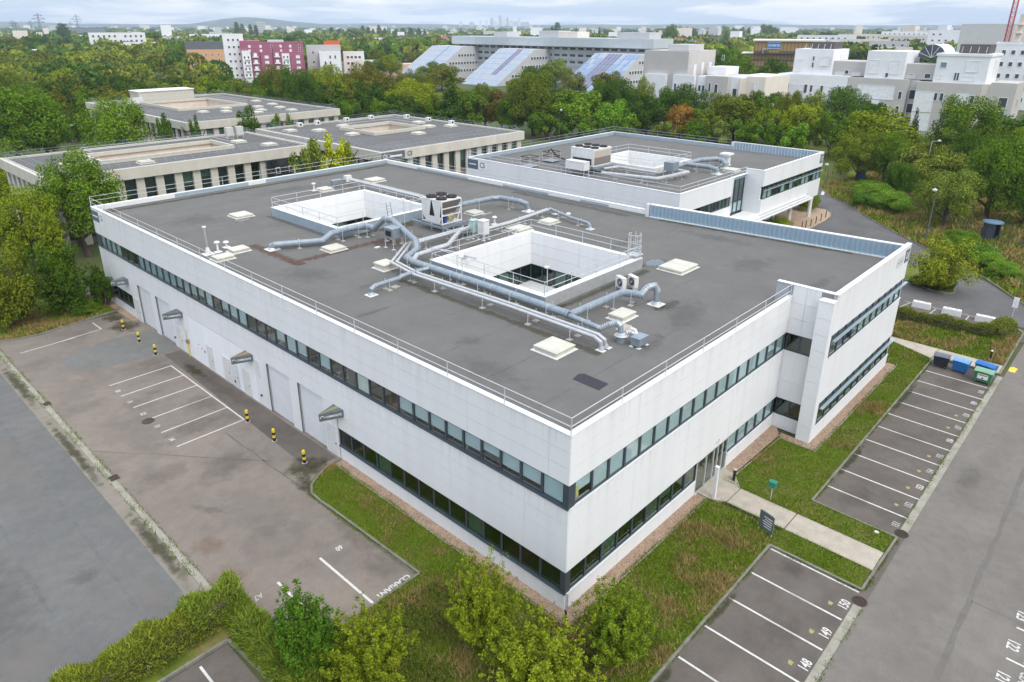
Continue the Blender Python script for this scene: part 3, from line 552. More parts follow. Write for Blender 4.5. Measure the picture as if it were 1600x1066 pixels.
# ---- right front
def rpan(x0, x1, zs, y=0, step=5.65, par=None):
    x = x0
    while x < x1-.01:
        l = min(step, x1-x)
        for z0, z1 in zs: panel(B, (x, y, z0), 0, l, z1-z0)
        wall.box(x, x+l, y+.05, y+.3, zs[0][0], zs[-1][1]); x += l
rpan(0.05, XN, fas); rpan(.05, XN, [(LT, 3.72), (3.72, 5.0), (5.0, W0)]); rpan(.3, 13.05, [(0, L0)], step=4.3); rpan(17.2, XN, [(0, L0)], step=3.8)
for k in range(17):
    xc = 1.22+1.415*k
    window(B, (xc, .06, W0), 0, 1.415, WT-W0, 'window_glass', .97 if k not in (0, 15) else .6, 'blind')
MB().box(.62, .95, .14, .17, W0+.2, W0+.85).build('yellow_card', mat('yellow_card', (.6, .6, .25), None, 3, .7), B)
for k in range(9):
    window(B, (1.0+1.425*k-.02, .06, L0), 0, 1.425, LT-L0, 'dark_window_glass', {2: .97, 5: .97, 6: .5}.get(k, 0), 'blindw')
for k in range(5): window(B, (17.95+1.42*k, .06, L0), 0, 1.42, LT-L0, 'window_glass', .97, 'blind')
sl = MB(); sl.box(0.1, XN, -.05, .06, W0-.06, W0-.003); sl.box(.1, 13.05, -.05, .06, L0-.06, L0-.003); sl.box(17.2, XN, -.05, .06, L0-.06, L0-.003); sl.build('sill', M['flashl'], B)
# glazed entrance
o = link('entrance', None, B)
fr = MB()
for x in (13.08, 14.3, 15.3, 15.85, 16.5, 17.15): fr.box(x-.04, x+.04, .0, .1, 0, LT)
fr.box(13.05, 17.2, .0, .1, LT-.07, LT+.001); fr.box(13.05, 17.2, -.08, .1, 0, .06); fr.build('entrance_frame', M['rail'], o)
for x0, x1 in ((13.12, 14.26), (14.34, 15.26), (15.34, 15.81), (15.89, 16.46), (16.54, 17.11)): MB().box(x0, x1, .04, .055, .06, LT-.07).build('entrance_pane', MATS['window_glass'], o)
MB().box(15.1, 15.14, -.08, -.04, .9, 1.6).build('door_handle', M['rail'], o)
MB().box(17.1, 18.4, 2.2, 2.3, .05, 2.3).build('lobby_partition', mat('brown_timber', (.2, .1, .04), None, 2, .5), o)
text('door_number', '7', .34, (15.72, -.012, LT+.33), (PI/2, 0, 0), M['letterd'], B); MB().box(15.44, 15.47, -.012, .003, LT+.2, LT+.45).build('lamp_bracket', M['letterd'], B)
# ---- notch, fin and the right hand wing
ZW = 11.15
for z0, z1 in ((0, L0), (LT, 3.9), (3.9, W0)): panel(B, (XN-.05, -.0, z0), LF, 1.9, z1-z0)
zz = [WT, 8.75, 9.9, ZW]
for a, b in zip(zz, zz[1:]):
    panel(B, (XN-.05, 0, a), LF, .95, b-a); panel(B, (XN-.05, -.95, a), LF, .95, b-a)
wall.box(XN, XN+.3, -1.9, .06, 0, L0); wall.box(XN, XN+.3, -1.9, .06, LT, W0); wall.box(XN, XN+.3, -1.9, .06, WT, ZW)
wall.box(XN, XN+.3, .3, 1.2, ZR, ZW)
for z, h in ((L0, LT-L0), (W0, WT-W0)):
    for k in range(2): window(B, (XN+.0, -.5-.95*k, z), LF, .95, h, 'dark_window_glass', 0)
# fin: a column of square panels
for k in range(9): panel(B, (XN-.7, -2.0, k*1.19), LF, .95, 1.19)
wall.box(XN-.65, XN+.3, YB+.05, -2.0, 0, 10.71)
for k in range(9): panel(B, (XN-.65, YB, k*1.19), 0, .70, 1.19)
MB().box(XN-.72, XN+.05, YB-.0, -1.98, 10.715, 10.78).build('coping', M['cope'], B)
wx0, wx1 = XN+.05, XD
U0, U1, D0, D1 = 6.45, 8.2, 1.15, 2.98
rpan(wx0, wx1, [(U1, 9.2), (9.2, 10.2), (10.2, ZW)], YB, 8.2); rpan(wx0, wx1, [(D1, 4.1), (4.1, 5.3), (5.3, U0)], YB, 8.2); rpan(wx0, wx1, [(0, D0)], YB, 8.2)
n = 11; pw = (wx1-wx0-.5)/n
for k in range(n):
    xc = wx0+.25+pw*(k+.5)
    window(B, (xc, YB+.06, U0), 0, pw, 1.3, 'window_glass', {0: 0, 1: 0, 2: 0, 3: 0}.get(k, .97), 'blind'); window(B, (xc, YB+.06, U0+1.3), 0, pw, U1-U0-1.3, 'dark_window_glass', 0)
    window(B, (xc, YB+.06, D0), 0, pw, 1.35, 'dark_window_glass', .97 if k in (3, 6) else 0, 'blindw'); window(B, (xc, YB+.06, D0+1.35), 0, pw, D1-D0-1.35, 'dark_window_glass', 0)
for z in (U0+1.3, D0+1.35): MB().box(wx0+.2, wx1+.4, YB-.24, YB-.02, z-.03, z+.03).build('sun_shelf', M['flash'], B)
sl = MB(); sl.box(wx0+.2, wx1+.02, YB-.05, YB+.06, U0-.06, U0-.003); sl.box(wx0+.2, wx1+.02, YB-.05, YB+.06, D0-.06, D0-.003); sl.build('sill', M['flashl'], B)
# end wall and back walls
wall.box(wx0, wx0+.25, YB+.05, YB+.3, U0, U1); wall.box(wx0, wx0+.25, YB+.05, YB+.3, D0, D1)
wall.box(XD-.25, XD, YB+.05, YB+.3, U0, U1); wall.box(XD-.25, XD, YB+.05, YB+.3, D0, D1)
wall.prism([(XD-.3, YB+.3), (XD, YB+.05), (38.75, 20.4), (38.45, 20.4)], 0, ZR+.9)
wall.prism([(38.45, 20.4), (38.75, 20.4), (38.0, YL), (37.7, YL)], 0, ZR+.4)
wall.box(.3, 37.7, YL-.3, YL, 0, ZT-.02); wall.box(.05, .3, YL-.3, YL, L0, W0); wall.box(0, .3, 62.93-.35, YL+.02, WT, ZT-.002)
wall.build('wall', M['seam'], B)
# ---- inside: floors, a core wall and a few furnishings seen through the glass
inn = MB()
def ring_slab(z0, z1):
    inn.box(.3, 4.4, .3, YL-.3, z0, z1); inn.box(4.4, 38, .3, 4.4, z0, z1); inn.box(XN+.3, XD-.4, YB+.3, .3, z0, z1)
ring_slab(5.3, 5.35); ring_slab(.02, .03)
CY = [(12.2, 23.7, 36.6, 48.3), (12.1, 24.05, 11.9, 23.7)]
def court_slab(z0, z1):
    for x0, x1, y0, y1 in CY: rect_ring(inn, x0-2.1, x1+2.1, y0-2.1, y1+2.1, 2.1+.3, z0, z1)
court_slab(5.7, 5.75)
inn.build('office_floor', M['floor_in'], B)
inn = MB(); inn.box(4.2, 4.3, 4.2, YL-.3, .03, ZR-.4); inn.box(4.3, 38, 4.2, 4.3, .03, ZR-.4); ring_slab(8.3, 8.35); court_slab(8.36, 8.4); inn.box(.3, 4.4, .3, YL-.3, 3.2, 3.25); inn.box(4.4, 38, .3, 4.4, 3.2, 3.25); inn.box(XN+.3, XD-.4, YB+.3, .3, 3.2, 3.25)
for y in (7.3, 12.9, 18.4, 26.8, 33.8, 42.2, 50.6): inn.box(.35, 4.2, y, y+.1, 5.35, 8.3)
for x in (7.4, 13.05, 18.7): inn.box(x, x+.1, .4, 4.2, 5.35, 8.3); inn.box(x, x+.1, .4, 4.2, .03, 3.2)
inn.build('office_wall', M['wall_in'], B)
rr = random.Random(5)
def desk(x, y, z, m, lx=.8, ly=1.5):
    d = MB(); d.box(x, x+lx, y, y+ly, z+.7, z+.75)
    for a in (x+.05, x+lx-.1):
        for b in (y+.05, y+ly-.1): d.box(a, a+.05, b, b+.05, z, z+.7)
    d.build('desk', M[m], B)
desk(.6, 13.0, 5.35, 'orange', 1.2, 1.3)
for y in (5.2, 9.5, 15.5, 17.0, 20.2, 22.4, 28, 30.2, 36, 38.3, 44): desk(.55+rr.random()*.3, y, 5.35, 'deskw', .75, 1.3)
for x in (26, 28.5, 31): desk(x, YB+.6, 5.35, 'deskw', 1.4, .75)
# ---- roof, courtyards, parapets
C1 = (12.2, 23.7, 36.6, 48.3); C2 = (12.1, 24.05, 11.9, 23.7)
rf = MB(); z = ZR; H = .25
def rx(y): return 41-.6-(y+2.9)*.1 if y < 20.4 else 38.35-(y-20.4)*.016
ys = [.3, C2[2], 20.4, C2[3], C1[2], C1[3], YL-.3]
def hump(x, y): return ZR
for ya, yb in zip(ys, ys[1:]):
    holes = [c for c in (C1, C2) if c[2] <= ya+.01 and c[3] >= yb-.01]
    xa, xb = rx(ya+1e-3), rx(yb-1e-3)
    if holes:
        c = holes[0]; rf.quad((.3, ya, z), (c[0], ya, z), (c[0], yb, z), (.3, yb, z)); rf.quad((c[1], ya, z), (xa, ya, z), (xb, yb, z), (c[1], yb, z))
    else: rf.quad((.3, ya, z), (xa, ya, z), (xb, yb, z), (.3, yb, z))
rf.quad((XN+.3, YB+.3, z), (XD-.4, YB+.3, z), (rx(.3), .3, z), (XN+.3, .3, z))
rf.build('roof', M['roof'], B)
# felt laps: long low ridges across the roof
lp = MB()
for y in [3.5+4.1*k for k in range(14)]:
    for x0, x1 in ((.35, 12.0), (24.5, 37.6)):
        if (C1[2]-1 < y < C1[3]+1 or C2[2]-1 < y < C2[3]+1) or x0 < 1: lp.box(x0, x1, y, y+.12, z, z+.006)
    if not (C1[2]-1 < y < C1[3]+1 or C2[2]-1 < y < C2[3]+1): lp.box(12.0, 24.5, y, y+.12, z, z+.006)
lp.build('felt_lap', mat('felt_seam', (.112, .109, .102), (.13, .126, .118), 1.0, .9, grain=.1), B)
cp = MB(); cp.box(-.03, .3, .3, YL-.3, ZT, ZT+.045); cp.box(-.03, XN, -.03, .3, ZT, ZT+.045); cp.box(-.03, 38.05, YL-.3, YL+.03, ZT, ZT+.045)
cp.prism([(38.8, 20.4), (38.35, 20.4), (37.65, YL-.3), (38.05, YL-.3)], ZT-.2, ZT+.03)
cp.box(XN-.06, XN+.33, YB-.03, 1.2, ZW, ZW+.05); cp.box(XN+.33, XD+.03, YB-.03, YB+.33, ZW, ZW+.05)
cp.prism([(XD+.03, YB+.33), (XD-.42, YB+.33), (38.3, 20.5), (38.8, 20.5)], ZW-.2, ZW-.14)
cp.box(38.2, 38.85, 20.35, 20.7, ZR, ZW-.14)
cp.build('coping', M['cope'], B)
pi = MB(); pi.box(.28, .3, .3, YL-.3, ZR, ZT); pi.box(.3, XN, .28, .305, ZR, ZT); pi.build('parapet_lining', M['flashl'], B)
k = 0; x = .3
for x0, x1, mm in ((.3, 8.5, 'flashl'), (8.5, 17.2, 'flash'), (17.2, 19.5, 'flashl'), (19.5, 33, 'flash'), (33, 37.7, 'flash')):
    MB().box(x0, x1-.02, YL-.34, YL-.3, ZR, ZT).build('parapet_sheet', M[mm], B)
for i, (y0, y1, mm) in enumerate(((56, 62.5, 'flashl'), (46.5, 56, 'flash'), (40.5, 46.5, 'flashl'), (33.5, 40.5, 'flash'), (29, 33.5, 'flashl'), (25.3, 29, 'flash'), (20.7, 25.3, 'flashl'))):
    xa, xb = rx(y0), rx(y1); MB().prism([(xa-.03, y0), (xa, y0), (xb, y1-.02), (xb-.03, y1-.02)], ZR, ZT-.2).build('parapet_sheet', M[mm], B)
# sloping fillets at the foot of the parapets
fl = MB()
for (ax, ay), (bx, by), (nx, ny) in (((.3, YL-.34), (37.6, YL-.34), (0, -1)), ((rx(20.8)-.03, 20.8), (rx(62.5)-.03, 62.5), (-1, 0))):
    fl.quad((ax+nx*.22, ay+ny*.22, ZR+.005), (bx+nx*.22, by+ny*.22, ZR+.005), (bx, by, ZR+.2), (ax, ay, ZR+.2)) if ny else fl.quad((bx+nx*.22, by, ZR+.005), (ax+nx*.22, ay, ZR+.005), (ax, ay, ZR+.2), (bx, by, ZR+.2))
fl.build('parapet_fillet', M['roof'], B)
# ribbed screen on the right: each rib a sheet of its own
rib = MB()
n = 56; a = Vector((XD-.42, YB+.35, 0)); b = Vector((38.33, 20.3, 0)); d = (b-a)/n; t = d.normalized(); s = Vector((-1, 0, 0))
for me_i in range(1): pass
ribme = MB(); L_ = d.length
ribme.v = [(0, 0, 0), (L_*.5, 0, 0), (L_*.6, -.06, 0), (L_*.9, -.06, 0), (L_, 0, 0)]; ribme.v += [(p[0], p[1], ZW-.2-ZR-.1) for p in ribme.v]
ribme.f = [(k, k+1, k+6, k+5) for k in range(4)]; ribm = ribme.mesh('screen_rib', M['louvre'])
ang = math.atan2(d.y, d.x)
for k in range(n):
    p = a+d*k; o = link('screen_rib', ribm, B, (p.x, p.y, ZR+.1), ang); o.scale = (1, -1, 1)
MB().prism([tuple((a+s*.14)[:2]), tuple((a-s*.02)[:2]), tuple((b-s*.02)[:2]), tuple((b+s*.14)[:2])], ZR, ZR+.1).build('screen_base', M['flashl'], B)
# courtyards
def courtyard(c, base_m, floor_z):
    x0, x1, y0, y1 = c; t = .42; zr = 10.6
    cur = MB(); rect_ring(cur, x0, x1, y0, y1, t, ZR-.02, zr-.05); cur.build('courtyard_curb', M[base_m], B)
    cur = MB(); rect_ring(cur, x0-.04, x1+.04, y0-.04, y1+.04, t+.08, zr-.05, zr); cur.build('coping', M['cope'], B)
    xi0, xi1, yi0, yi1 = x0+t, x1-t, y0+t, y1-t
    # inner faces: panels in three rows above a band of windows
    for z0, z1 in ((7.62, 8.6), (8.6, 9.6), (9.6, 10.55)):
        n = 2; l = (xi1-xi0)/n; l2 = (yi1-yi0)/n
        for k in range(n):
            panel(B, (xi0+l*k, yi1-.05, z0), 0, l, z1-z0); panel(B, (xi1-.05, yi1-l2*k, z0), LF, l2, z1-z0)
            panel(B, (xi1-l*k, yi0+.05, z0), PI, l, z1-z0); panel(B, (xi0+.05, yi0+l2*k, z0), PI/2, l2, z1-z0)
    n = 8; l = (xi1-xi0)/n; l2 = (yi1-yi0)/n
    for k in range(n):
        b = .97 if k in (0, 2, 3, 5) else 0
        window(B, (xi0+l*(k+.5), yi1-.0, floor_z+.1), 0, l, 7.6-floor_z-.1, 'dark_window_glass', b, 'blind'); window(B, (xi1-.0, yi0+l2*(k+.5), floor_z+.1), LF, l2, 7.6-floor_z-.1, 'dark_window_glass', b, 'blind')
        window(B, (xi0+l*(k+.5), yi0, floor_z+.1), PI, l, 7.6-floor_z-.1, 'dark_window_glass', 0); window(B, (xi0, yi0+l2*(k+.5), floor_z+.1), PI/2, l2, 7.6-floor_z-.1, 'dark_window_glass', 0)
    bw = MB(); rect_ring(bw, x0-2.2, x1+2.2, y0-2.2, y1+2.2, .1, 5.4, 8.2); bw.build('office_wall', M['wall_in'], B)
    MB().box(xi0-.35, xi1+.35, yi0-.35, yi1+.35, floor_z-.1, floor_z).build('courtyard_floor', M['pvc'], B)
courtyard(C1, 'flash', 5.95); courtyard(C2, 'flash', 5.95)
MB().box(24.06, 24.1, 11.9, 23.7, ZR, 10.5).build('parapet_sheet', M['flashl'], B); MB().box(12.1, 24.05, 11.84, 11.88, ZR, 10.5).build('parapet_sheet', mat('grey_sheet', (.36, .37, .37), None, 2, .6), B)
# signs on the corners
def sign(loc, rz, w_, h_, txt, right_m='letter', dark_first=True):
    o = link('sign_panel', MB().box(0, w_, -.02, 0, 0, h_).mesh('sign_panel', M['letter']), B, loc, rz)
    MB().box(0, w_*.6, -.026, -.021, 0, h_).build('sign_band', mat('slate_sign', (.11, .15, .2), None, 2, .5), o)
    MB().box(w_*.08, w_*.5, -.03, -.0265, h_*.42, h_*.56).build('sign_lettering', M['letter'], o)
    text('sign_lettering', txt, h_*.8, (w_*.8, -.026, h_*.5), (PI/2, 0, 0), M['letterd'], o, .75, .01)
sign((-.01, 62.85, 9.0), LF, 3.4, 1.1, 'C6')
o = link('sign_panel', MB().box(0, 1.0, -.02, 0, 0, 1.1).mesh('sign_panel', mat('slate_sign', (.11, .15, .2))), B, (39.75, YB-.005, 9.75)); text('sign_lettering', 'C6', .8, (.5, -.03, .55), (PI/2, 0, 0), M['letter'], o, .72, .012)
MB().box(37.6, 39.4, YB-.012, YB-.002, 9.75, 10.6).build('sign_panel', mat('pale_sign', (.6, .62, .63), None, 2, .5), B); MB().box(37.8, 39.2, YB-.018, YB-.0125, 10.1, 10.22).build('sign_lettering', mat('mid_grey_print', (.35, .37, .39), None, 2, .5), B)
# ---- guard rails on the parapets
_posts = {}
def guard(label, path, step=4.1, base=0, rails=(.42, .87), r=.022, group='guard rails on the flat roofs', m='rail'):
    o = thing('guard_rail', label, 'guard rail', path[0], 0, group)
    p0 = Vector(path[0]); P = [Vector(p)-p0 for p in path]
    for h in rails: MB().tube([(p.x, p.y, p.z+h) for p in P], r, 6).build('rail', M[m], o)
    h = rails[-1]; key = (round(h, 2), r, m)
    if key not in _posts:
        mb = MB(); mb.box(-.02, .02, -.02, .02, 0, h); mb.box(-.07, .07, -.07, .07, 0, .012); _posts[key] = mb.mesh('post', M[m])
    first = True
    for a, b in zip(P, P[1:]):
        n = max(1, round((b-a).length/step))
        for k in range(0 if first else 1, n+1):
            q = a+(b-a)*k/n; link('post', _posts[key], o, tuple(q))
        first = False
    return o
zc = ZT+.047
guard('white two bar rail along the left and right fronts of the main roof', [(.06, YL-.05, zc), (.06, .06, zc), (XN-.3, .06, zc)])
guard('white two bar rail along the far back edge of the main white roof', [(.1, YL+.0, zc+.1), (37.8, YL+.0, zc+.1)], 4.6)
guard('white two bar rail on the far right parapet before the ribbed screen', [(37.95, YL-.4, zc-.17), (38.6, 21.0, zc-.17)], 5.2)
zc = 10.602
guard('white rail round the farther courtyard behind the air cooled chiller', [(C1[0]+.1, C1[3]-.1, zc), (C1[0]+.1, C1[2]+.1, zc), (C1[1]-.1, C1[2]+.1, zc), (C1[1]-.1, C1[3]-.1, zc), (C1[0]+.1, C1[3]-.1, zc)], 3.2, rails=(.5, 1.0))
guard('white rail round the nearer courtyard with the planted patio', [(C2[0]+.1, C2[3]-.1, zc), (C2[0]+.1, C2[2]+.1, zc), (C2[1]-.1, C2[2]+.1, zc), (C2[1]-.1, C2[3]-.1, zc), (C2[0]+.1, C2[3]-.1, zc)], 3.2, rails=(.5, 1.0))

# rain streaks on the cladding below the coping and the sills
for z0, z1 in ((8.7, ZT-.01), (4.7, W0-.07)):
    MB().quad((-.004, YL, z0), (-.004, 0.01, z0), (-.004, 0.01, z1), (-.004, YL, z1)).build('rain_streaks', STREAK, B); MB().quad((.01, -.004, z0), (XN-.72, -.004, z0), (XN-.72, -.004, z1), (.01, -.004, z1)).build('rain_streaks', STREAK, B)
MB().quad((XN+.06, YB-.004, 9.4), (XD, YB-.004, 9.4), (XD, YB-.004, ZW-.01), (XN+.06, YB-.004, ZW-.01)).build('rain_streaks', STREAK, B)
MB().quad((XN-.054, -.02, 8.2), (XN-.054, -1.9, 8.2), (XN-.054, -1.9, ZW-.01), (XN-.054, -.02, ZW-.01)).build('rain_streaks', STREAK, B)

# ================================================================ ROOF EQUIPMENT
_sk = {}
def skylight(x, y, lx, ly, h, label, z=ZR, double=False, group='cream roof skylights'):
    o = thing('skylight', label, 'skylight', (x, y, z), 0, group); h *= .6
    MB().box(-lx/2-.12, lx/2+.12, -ly/2-.12, ly/2+.12, 0, .03).build('flange', M['pvc'], o)
    MB().box(-lx/2+.06, lx/2-.06, -ly/2+.06, ly/2-.06, .03, h).build('curb', M['cream'], o)
    for x0, x1 in (((-lx/2, -.02), (.02, lx/2)) if double else ((-lx/2, lx/2),)):
        mb = MB(); a = .1; mb.box(x0, x1, -ly/2, ly/2, h, h+.09)
        i = len(mb.v); mb.v += [(x0, -ly/2, h+.09), (x1, -ly/2, h+.09), (x1, ly/2, h+.09), (x0, ly/2, h+.09), (x0+a, -ly/2+a, h+.15), (x1-a, -ly/2+a, h+.15), (x1-a, ly/2-a, h+.15), (x0+a, ly/2-a, h+.15)]
        mb.f += [(i+4, i+5, i+6, i+7)]+[(i+k, i+(k+1) % 4, i+4+(k+1) % 4, i+4+k) for k in range(4)]
        mb.build('lid', M['cream'], o)
    return o
for x, y, lx, ly, h, lab, d in [
 (10.0, 50.5, 1.8, 1.8, .22, 'square cream skylight beside the small blue puddle, left of the farther courtyard', 0),
 (22.6, 54.7, 1.5, 1.5, .25, 'cream skylight behind the farther courtyard, left of the twin pipes', 0),
 (29.8, 54.7, 2.0, 1.8, .3, 'cream skylight right of the twin pipe end near the far parapet', 0),
 (10.0, 34.0, 1.6, 1.5, .25, 'cream skylight inside the rusty angled stain below the long elbowed duct', 0),
 (10.0, 26.8, 1.3, 1.4, .62, 'tall curbed cream skylight beside the bend of the twin pipes', 0),
 (27.1, 34.2, 1.4, 1.4, .2, 'cream skylight behind the air cooled chiller, below the bent duct', 0),
 (29.7, 26.3, 1.5, 1.4, .25, 'small cream skylight inside the corner of the thin pipe run', 0),
 (26.1, 9.8, 2.6, 2.1, .3, 'large double cream skylight beside the round puddle', 1),
 (14.6, 7.25, 1.6, 1.2, .4, 'cream skylight between the gooseneck duct and the pipe ends', 0),
 (7.6, 7.3, 1.8, 1.8, .38, 'largest single cream skylight nearest the black roof patch', 0),
 (25.6, 26.6, 2.0, 1.7, .25, 'cream skylight at the back corner of the planted courtyard', 0),
 (4.1, 39.5, 1.5, 1.2, .3, 'small cream skylight at the start of the rusty stain', 0),
 (2.15, 38.4, 1.5, 1.2, .3, 'small cream skylight beside the rail and the thin chimney', 0)]:
    skylight(x, y, lx, ly, h, lab, double=bool(d))
def pad(o, x, y, z0, lx=.35, ly=.35): return MB().box(x-lx/2, x+lx/2, y-ly/2, y+ly/2, z0, z0+.06).build('pad', M['conc'], o)
def duct(label, path, r, m='galv', sup=3.2, z0=ZR, name='duct', foot=True, twin=0, skip=(), flex=None, cat='duct'):
    o = thing(name, label, cat, (0, 0, 0)); P = [Vector(p) for p in path]
    offs = [0] if not twin else [-twin/2, twin/2]
    for of in offs:
        Q = []
        for k, p in enumerate(P):
            if k == 0: t = P[1]-p
            elif k == len(P)-1: t = p-P[k-1]
            else: t = (P[k+1]-p).normalized()+(p-P[k-1]).normalized()
            s = Vector((-t.y, t.x, 0)); s = s.normalized() if s.length > 1e-3 else Vector((0, 0, 0)); Q.append(p+s*of)
        if twin and Q[-1].xy == P[-1].xy and len(Q) > 1: Q[-1] = Vector((Q[-2].x, Q[-2].y, P[-1].z))
        MB().tube(Q, r, 12).build('run', M[m], o, smooth=False)
        for p in ([Q[-1]] if abs(Q[-1].z-z0) < .15 else [])+([Q[0]] if abs(Q[0].z-z0) < .15 else []):
            MB().box(p.x-r*1.7-.08, p.x+r*1.7+.08, p.y-r*1.7-.08, p.y+r*1.7+.08, z0, z0+.03).build('flange', M['pvc'], o); MB().cyl(p.x, p.y, z0+.03, z0+.25, r*1.6, 12, r*1.05).build('boot', M['pipe'], o)
    for a, b in zip(P, P[1:]):
        d = b-a
        if d.length < 1.0: continue
        t = d.normalized(); n = max(1, round(d.length/1.9))
        if r > .15:
            for k in range(0, n+1):
                q = a+d*min(.97, max(.03, k/n)); MB().tube([q-t*.025, q+t*.025], r*1.09, 12).build('collar', M['pipe' if k % 2 else m], o)
        if abs(t.z) < .35:
            n = max(1, round(d.length/sup)); s = Vector((-t.y, t.x, 0)).normalized()*(r+.07+abs(twin)/2)
            for k in range(n):
                q = a+d*((k+.5)/n)
                if any((q.xy-Vector(w_)).length < .8 for w_ in skip): continue
                mb = MB()
                for e in (q-s, q+s): mb.box(e.x-.02, e.x+.02, e.y-.02, e.y+.02, z0+.06, q.z+r+.06)
                mb.bar((q-s)+Vector((0, 0, -r-.02)), (q+s)+Vector((0, 0, -r-.02)), .04)
                mb.build('bracket', M['rail'], o)
                for e in (q-s, q+s): pad(o, e.x, e.y, z0)
    if flex:
        a, b = flex
        for k in range(a, b):
            for j in range(4):
                q = P[k].lerp(P[k+1], (j+.5)/4); t = (P[k+1]-P[k]).normalized(); MB().tube([q-t*.02, q+t*.02], r*1.12, 12).build('flex_ring', M['pipe'], o)
    return o
z = 10.5
duct('longest elbowed galvanised duct crossing the roof past the fan box and both courtyards', [(6.35, 37.85, 9.72), (6.35, 37.85, 10.0), (6.5, 37.6, 10.12), (10.0, 35.7, 10.12), (11.0, 35.8, 10.55), (12.9, 35.9, 10.6), (14.5, 35.6, 10.6), (14.6, 34.3, 10.6), (14.95, 33.25, 11.6), (15.1, 32.2, 11.65), (14.5, 30.2, 11.4), (14.2, 28.0, 10.8), (13.3, 26.8, 10.5), (11.25, 25.6, 10.5), (11.0, 24.2, 10.5), (11.1, 15.6, 10.5), (11.0, 8.9, 10.5)], .27)
duct('galvanised branch duct with a white gooseneck end beside the double skylight', [(11.0, 8.85, 10.5), (16.7, 8.7, 10.5), (17.2, 7.5, 10.5), (17.75, 7.35, 10.95), (18.15, 7.1, 11.0), (18.25, 6.9, 10.6), (18.15, 6.85, 9.72)], .24, flex=(2, 5))
duct('smaller galvanised duct ending in a white gooseneck over the extractor drum', [(10.95, 8.8, 10.45), (10.7, 6.2, 10.42), (10.95, 5.75, 10.75), (11.25, 5.45, 10.9), (11.35, 5.2, 10.7), (11.3, 5.1, 10.3)], .18, flex=(1, 4))
duct('twin aluminium jacketed pipes running from the chiller past both courtyards to the front', [(20.6, 28.85, 10.4), (13.9, 28.7, 10.4), (10.1, 25.75, 10.4), (9.5, 22.3, 10.4), (9.75, 12.7, 10.4), (9.7, 5.75, 10.4), (9.72, 5.3, 10.2), (9.72, 5.2, 9.72)], .12, 'pipe', twin=.42, name='pipe_run', cat='pipes', sup=4)
duct('thick white insulated pipe from the green cabinet to the long duct', [(20.7, 28.1, 10.65), (19.2, 27.9, 10.65), (15.7, 25.6, 10.6), (12.2, 25.45, 10.55), (11.4, 24.9, 10.5), (11.3, 24.3, 10.2)], .2, 'pipe', name='pipe_run', cat='pipes')
duct('short white insulated spur crossing the rail of the planted courtyard', [(14.6, 25.3, 10.5), (15.2, 24.6, 10.35), (15.4, 22.0, 10.3)], .07, 'pipe', name='pipe_run', cat='pipes', z0=10.1)
duct('small galvanised duct dropping into the roof near the left rail', [(11.0, 22.4, 10.5), (10.4, 22.65, 10.42), (8.4, 22.7, 10.4), (8.2, 22.7, 10.3), (5.9, 22.65, 10.3), (5.6, 22.65, 10.15), (5.58, 22.66, 9.72)], .17)
duct('galvanised duct bending behind the chiller down into the roof', [(22.6, 35.0, 10.7), (26.0, 34.9, 10.7), (30.2, 34.6, 10.7), (30.9, 34.1, 10.7), (31.2, 31.4, 10.7), (31.5, 30.9, 10.5), (31.6, 30.75, 9.72)], .26)
duct('thin twin pipes from the white cabinet to the far right corner of the run', [(22.2, 27.6, 10.3), (26, 27.75, 10.25), (32.2, 28.5, 10.22)], .1, 'pipe', twin=.3, name='pipe_run', cat='pipes')
duct('thin galvanised duct with two mushroom vents beside the small skylight', [(32.4, 28.5, 10.22), (31.1, 24.6, 10.2), (30.7, 22.3, 10.2), (30.6, 22.0, 10.05), (30.55, 21.9, 9.72)], .15)
duct('twin pipes from the chiller to the small units at the far parapet', [(26.1, 54.4, 10.5), (26.0, 41.3, 10.5), (23.6, 36.0, 10.5), (22.8, 34.6, 10.5)], .12, 'pipe', twin=.36, name='pipe_run', cat='pipes', sup=4)
def box_unit(label, loc, l, w_, h, m, cat='cabinet', name='cabinet', z=ZR, legs=.35, cap=None):
    o = thing(name, label, cat, (loc[0], loc[1], z))
    MB().box(-l/2, l/2, -w_/2, w_/2, legs, legs+h).build('casing', M[m], o)
    for a in (-1, 1):
        for b in (-1, 1):
            MB().box(a*(l/2-.05)-.03, a*(l/2-.05)+.03, b*(w_/2-.05)-.03, b*(w_/2-.05)+.03, .03, legs).build('leg', M['rail'], o); MB().box(a*(l/2-.05)-.13, a*(l/2-.05)+.13, b*(w_/2-.05)-.13, b*(w_/2-.05)+.13, 0, .03).build('foot', M['pvc'], o)
    MB().box(-l/2-.04, l/2+.04, -w_/2-.04, w_/2+.04, legs+h, legs+h+.04).build('cover', M[cap or m], o)
    return o
greenc = mat('grey_green_cabinet', (.42, .55, .53), None, 2, .5); M['greenc'] = greenc
o = box_unit('galvanised fan box on four legs under the high duct bend', (14.0, 30.7), 1.15, 1.2, .85, 'galv', 'fan box', 'fan_box', legs=.95)
MB().box(-.62, -.575, -.35, .35, 1.15, 1.6).build('intake', M['black'], o)
box_unit('grey green electrical cabinet at the end of the thick white pipe', (20.9, 27.85), .7, .5, 1.1, 'greenc', legs=.55)
o = box_unit('white electrical cabinet right of the grey green one', (21.15, 26.85), .75, .75, 1.25, 'pvc', legs=.5)
box_unit('small galvanised fan box at the front end of the extractor pipes', (11.6, 3.95), .9, .6, .5, 'galv', 'fan box', 'fan_box', legs=.1)
o = thing('extractor_drum', 'grey extractor drum with a wide collar under the small gooseneck', 'extractor', (11.3, 5.05, ZR))
MB().cyl(0, 0, 0, .55, .32, 14).build('drum', M['galv'], o); MB().cyl(0, 0, .45, .62, .45, 14, .2).build('collar', M['pipe'], o)
